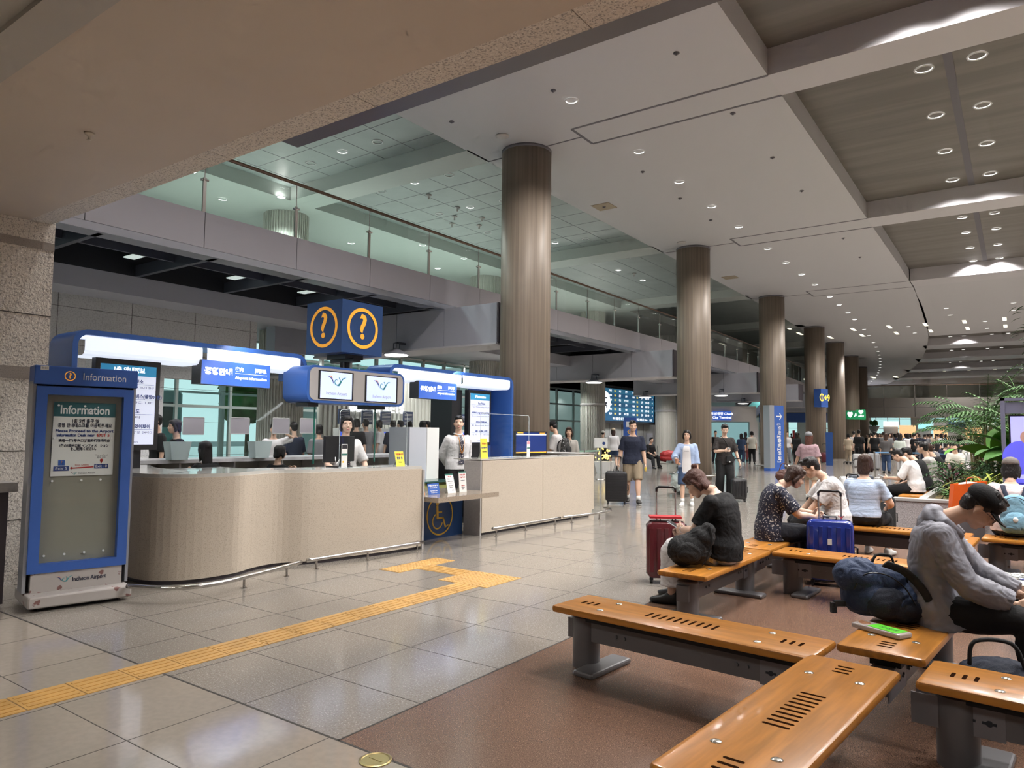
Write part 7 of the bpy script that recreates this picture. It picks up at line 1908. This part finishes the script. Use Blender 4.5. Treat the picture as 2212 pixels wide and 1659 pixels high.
# round pylon, belts and small things by the wall
def label_sign(name, label, px, D, z0, z1, w, m, items, rz=None, th=.12):
    p = aD(px, D); rz = (math.atan2(-p.x, p.y) + math.pi) if rz is None else rz
    t = thing(name, label, 'sign', (p.x, p.y, 0), rz)
    obj('sign_body', MB().box(-w / 2, w / 2, -th / 2, th / 2, z0, z1), m, t)
    R = Matrix(((-1, 0, 0), (0, 0, 1), (0, 1, 0)))
    for bd, sz, u, v, mm in items: text(bd, sz, (u, th / 2 + .004, v), mm, t, rot=R, bold=.004)
    return t
t = label_sign('bus_pylon', 'blue upright board with a bus symbol and a yellow arrow behind the man in navy', 1361, 34, 0, 2.3, .62, m_bluel, [('←', .36, 0, 1.62, m_yel), ('공항버스', .13, 0, 1.38, m_letw), ('대한시내', .13, 0, 1.22, m_letw), ('Airport', .11, 0, 1.0, m_letw)])
obj('bus_symbol', MB().box(-.18, .18, .062, .066, 1.85, 2.1), m_letw, t)
# tall pylon beside the third column, facing the hall
py = thing('direction_pylon', 'tall blue direction pylon with a white arrow against the third column', 'sign', (-8.75, 31.85, 0), R_(-22))
obj('pylon_body', MB().box(-.14, .14, -.05, .62, .12, 2.83), m_bluel, py); obj('silver_side', MB().box(-.16, .16, -.36, -.052, .12, 2.83), m_silver, py); obj('foot', MB().box(-.16, .16, -.36, .62, 0, .12), m_bluel, py)
aw = MB(); poly_yz(aw, [(.10, 2.38), (.44, 2.38), (.44, 2.33), (.10, 2.33)], .145); poly_yz(aw, [(.30, 2.5), (.36, 2.5), (.49, 2.355), (.36, 2.21), (.30, 2.21), (.42, 2.355)], .145); obj('arrow', aw, m_letw, py)
Rv = Matrix(((0, 0, 1), (0, 1, 0), (-1, 0, 0)))
for k, bd in enumerate(['[도착]', '[출발]', '[관광]']): text(bd, .24, (.146, .28, 1.75 - k * .55), m_letw, py, rot=Rv, bold=.006)
bs = thing('box_sign', 'small blue box sign with a yellow pictogram on the fourth column', 'sign', (-9.35, 44.15, 0), R_(-20))
obj('sign_body', MB().box(-.2, .25, -.35, .35, 3.2, 4.25), m_bluel, bs); text('ⓘ+9', .5, (.256, 0, 3.72), MATS['amber_text'], bs, bold=.02)
ae = thing('aed_sign', 'green sign with a white heart and the letters AED on the sixth column', 'sign', (-10.4, 61.2, 0), R_(-40))
obj('sign_body', MB().box(-.1, .1, -.85, .85, 2.85, 3.55), mat('sign_green', (.01, .22, .08), .4, emit=((.01, .3, .1), .25)), ae); text('♥ AED', .42, (.106, -.15, 3.2), e_sign, ae, bold=.012); obj('bracket', MB().box(-1.0, -.1, -.05, .05, 3.1, 3.3), m_strut, ae)
a2 = label_sign('aed_sign', 'narrower green AED sign right of the larger one', 1861, 60, 2.9, 3.55, .62, MATS['sign_green'], [('AED', .2, 0, 3.08, e_sign), ('♥', .3, 0, 3.35, e_sign)])
obj('bracket', MB().box(-.03, .03, -1.6, 0, 3.1, 3.3), m_strut, a2)
label_sign('information_kiosk', 'blue slanted kiosk panel at the foot of the fifth column', 1791, 41, 0, 1.72, .34, m_blue, [])
label_sign('lit_shop_sign', 'lit white and blue sign over an opening left of the escalator', 1560, 45.85, 2.45, 3.0, 1.1, e_signblue, [('도심공항 Check', .2, 0, 2.82, e_sign), ('City Terminal', .2, 0, 2.6, e_sign)])
# shopfront and escalator
p = aD(1575, 46); sf = thing('shopfront', 'pale shopfront between the second and third columns', 'shop', (p.x, p.y, 0), math.atan2(-p.x, p.y) + math.pi)
obj('wall', MB().box(-1.6, 2.2, -3, 0, 2.35, 3.3), m_white, sf); obj('glazing', MB().box(-1.6, 2.2, -.1, -.05, 0, 2.35), g_win, sf); obj('pier', MB().box(1.7, 2.2, -3, 0, 0, 2.35).box(-1.7, -1.2, -3, 0, 0, 2.35), m_white, sf)
obj('shop_interior', MB().box(-1.6, 2.2, -3.1, -3, 0, 2.35), emis('shop_glow', (.7, .85, .9), .5), sf)
p = aD(1612, 50); es = thing('escalator', 'escalator rising behind the third column', 'escalator', (p.x, p.y, 0), math.atan2(-p.x, p.y) + math.pi)
def par(m, x0, z0, x1, z1, h, y0, y1): return m.add([(x0, y0, z0), (x1, y0, z1), (x1, y0, z1 + h), (x0, y0, z0 + h), (x0, y1, z0), (x1, y1, z1), (x1, y1, z1 + h), (x0, y1, z0 + h)], [(0, 1, 2, 3), (7, 6, 5, 4), (0, 4, 5, 1), (3, 2, 6, 7), (0, 3, 7, 4), (1, 5, 6, 2)])
obj('truss', par(MB(), 1.6, .3, -1.4, 3.6, .5, -1, 0), m_strut, es); obj('glass_balustrade', par(MB(), 1.6, .85, -1.4, 4.15, .7, -.05, -.04), mat('teal_glass', (.10, .30, .28), .1), es); obj('handrail', MB().tube([(1.6, 0, 1.6), (-1.4, 0, 4.9)], .05, 6), m_black, es)
# queue belts
def belt(label, pts, zc, m, par_label='belt barrier'):
    P = [aD(px, D) for px, D in pts]; c = P[0].copy(); t = thing('queue_barrier', label, 'barrier', c)
    for i, q in enumerate(P):
        obj('post', MB().cyl(q - c, q - c + Vector((0, 0, zc + .03)), .03, n=10).lathe([(.17, 0), (.16, .02), (.03, .03)], tuple(q - c), 20), m_steel, t)
        if i: 
            a, b = P[i - 1] - c, q - c; obj('belt', MB().quad((a.x, a.y, zc - .05), (b.x, b.y, zc - .05), (b.x, b.y, zc), (a.x, a.y, zc)), m, t)
belt('queue barrier with a pale green belt between the ribbed column and the desk end', [(1170, 20), (1262, 23), (1297, 24)], .98, mat('mint_belt', (.25, .42, .32), .6))
belt('queue barrier with a blue belt among the people at the far benches', [(1888, 30), (1950, 31), (2010, 30), (2080, 28)], .95, mat('blue_belt', (.12, .25, .42), .6))
p = aD(1298, 24); t = thing('queue_notice', 'small white notice on a post at the end of the green belt', 'sign', (p.x, p.y, 0), math.atan2(-p.x, p.y) + math.pi); obj('board', MB().box(-.22, .22, .03, .05, 1.05, 1.38), m_paper, t); obj('post', MB().cyl((0, 0, 0), (0, 0, 1.1), .03, n=10), m_steel, t); obj('symbol', MB().cyl((-.1, .05, 1.2), (-.1, .056, 1.2), .05, n=16), m_letb, t)
p = aD(1306, 28); t = thing('lit_planter', 'white tub of glowing yellow flowers near the ribbed column', 'planter', (p.x, p.y, 0)); obj('tub', MB().lathe([(.3, 0), (.42, .45), (.38, .45), (.36, .35)], n=20), m_paper, t)
m = MB(); random.seed(4)
for k in range(40): m.ell((random.gauss(0, .16), random.gauss(0, .16), .55 + random.uniform(0, .4)), (.035, .035, .035), 6, 4)
f_ = obj('flowers', m, emis('warm_glow', (1, .75, .2), 1.6), t); f_['kind'] = 'stuff'
p = aD(1445, 33); t = thing('luggage_cart', 'cart loaded with red bags beside the second column', 'cart', (p.x, p.y, 0), math.atan2(-p.x, p.y) + math.pi)
m = MB(); m.ell((0, 0, .62), (.42, .25, .2), 12, 8); m.ell((.1, 0, .45), (.4, .25, .16), 12, 8); link('bags', fuse(m, .03, 1, .04, 1), mat('red_bag', (.4, .03, .03), .5), t); obj('cart_frame', MB().tube([(-.5, 0, .2), (.5, 0, .2)], .02, 6).tube([(.5, .2, .1), (.5, .2, 1.0), (.5, -.2, 1.0), (.5, -.2, .1)], .02, 6).box(-.5, .5, -.25, .25, .2, .24), m_steel, t)
for dx in (-.4, .4): obj('wheel', MB().cyl((dx, -.2, .08), (dx, .2, .08), .08, n=12), m_black, t)
p = aD(1466, 18.2); t = thing('litter_bin', 'clear-walled litter bin behind the woman in light blue', 'bin', (p.x, p.y, 0)); obj('rim', MB().lathe([(.29, .78), (.31, .80), (.30, .86), (.2, .87), (.18, .80)], n=28), m_steel, t)
obj('base', MB().lathe([(.29, 0), (.29, .05), (0, .05)], n=28), m_steel, t); obj('clear_wall', MB().lathe([(.28, .05), (.28, .78)], n=28, caps=False), g_acr, t)
m = MB(); m.ell((0, 0, .32), (.2, .2, .28), 12, 8); link('rubbish_bag', fuse(m, .02, 1, .05, 2), mat('clear_sack', (.5, .52, .5), .3), t)
p = aD(1060, 12.6)
# ---- bridge across the far end
A, Bq = aD(1740, 77), aD(2290, 79); dirv = (Bq - A); Lb = dirv.length; ang = math.atan2(dirv.y, dirv.x)
br = thing('footbridge', 'pale panelled footbridge with a glass rail crossing the far end of the hall', 'bridge', (A.x, A.y, 0), ang); br['kind'] = 'structure'
zb0, zb1 = 3.45, 5.25
m = MB(); k = 0
while k * 2.6 < Lb + 10:
    for za, zbq in ((zb0, (zb0 + zb1) / 2 - .01), ((zb0 + zb1) / 2 + .01, zb1)): m.box(-6 + k * 2.6 + .02, -6 + (k + 1) * 2.6 - .02, 0, .2, za, zbq)
    k += 1
obj('cladding', m, mat('bridge_panel', (.50, .46, .42), .45), br); obj('deck', MB().box(-6, Lb + 6, .2, 4, zb0, zb1), m_box, br)
obj('glass_rail', MB().quad((-6, .1, zb1), (Lb + 6, .1, zb1), (Lb + 6, .1, zb1 + 1.15), (-6, .1, zb1 + 1.15)), g_bal, br); obj('handrail', MB().box(-6, Lb + 6, .06, .12, zb1 + 1.15, zb1 + 1.22), m_rail, br)
m = MB()
for k in range(20): m.box(-6 + k * 2.6, -5.95 + k * 2.6, .05, .12, zb1, zb1 + 1.2)
obj('rail_post', m, m_steel, br)
# ---- far end wall: tall windows, lit shops
A, Bq = aD(1500, 108), aD(2330, 112); dirv = Bq - A; Lb = dirv.length; ang = math.atan2(dirv.y, dirv.x)
fw = thing('end_wall', 'far end wall with tall windows and lit shops', 'wall', (A.x, A.y, 0), ang); fw['kind'] = 'structure'
m = MB(); k = 0
while k * 7 < Lb: m.box(k * 7, k * 7 + 2.2, -.3, .3, 0, 8.6); k += 1
m.box(-8, Lb + 10, -.3, .3, 5.2, 8.6); obj('piers', m, mat('end_wall_stone', (.58, .56, .53), .6), fw)
obj('window_glazing', MB().quad((-8, 0, 0), (Lb + 10, 0, 0), (Lb + 10, 0, 5.2), (-8, 0, 5.2)), g_win, fw)
m = MB(); k = 0
while k * 1.4 < Lb: m.box(k * 1.4, k * 1.4 + .07, -.1, .1, 0, 5.2); k += 1
for zz in (1.3, 2.6, 3.9): m.box(-4, Lb, -.1, .1, zz, zz + .07)
obj('window_frame', m, m_mull, fw)
random.seed(12)
sc_ = [emis('shop_white', (1, .97, .9), 1.3), emis('shop_amber', (1, .6, .3), .9), emis('shop_teal', (.4, .9, .9), .9), m_white, m_bluel, emis('shop_green', (.5, .9, .3), .8)]
for i in range(9):
    px = 1925 + i * 36; p = aD(px, 92); w = random.uniform(1.2, 1.8); h = random.uniform(2.2, 3.0)
    t = thing('shop_counter', 'small lit shop counter below the far footbridge', 'shop', (p.x, p.y, 0), ang, group='lit shops under the footbridge')
    obj('fascia', MB().box(-w / 2, w / 2, -.2, .2, h, h + .55), sc_[i % 6], t); obj('back_wall', MB().box(-w / 2, w / 2, .2, .3, 0, h), sc_[(i * 2 + 3) % 4], t); obj('counter', MB().box(-w / 2, w / 2, -.9, -.5, 0, 1.1), m_box, t)
p = aD(1888, 84); t = thing('funnel_planter', 'white funnel-shaped planter with a green crown near the far columns', 'planter', (p.x, p.y, 0)); t.scale = (.42, .42, .95); obj('funnel', MB().lathe([(.5, 0), (.35, 1.2), (.5, 2.0), (1.3, 2.75), (1.35, 2.8), (0, 2.8)], n=28), m_white, t, smooth=True)
m = MB(); random.seed(6)
for k in range(12): m.ell((random.uniform(-.9, .9), random.uniform(-.9, .9), 2.95 + random.uniform(0, .3)), (.4, .4, .25), 8, 6)
f_ = link('foliage', fuse(m, .1, 1, .2, 1), m_lf[0], t)
# blue sign band and teal window beyond the fourth column
p = aD(1720, 66); t = thing('shop_portal', 'blue band over a bright opening between the third and fourth columns', 'shop', (p.x, p.y, 0), math.atan2(-p.x, p.y) + math.pi); obj('blue_band', MB().box(-3, 3, -.3, 0, 2.7, 3.5), m_bluel, t); obj('side_wall', MB().box(.6, 3, -.3, -.1, 0, 2.9), m_lowc, t); obj('red_banner', MB().box(.1, .3, -.1, 0, .8, 2.0), m_letr, t)
struct('wall_north', MB().box(-60, -30, 60, 60.3, 0, 8.6), m_white)
bpy.data.scenes.remove(TMP)
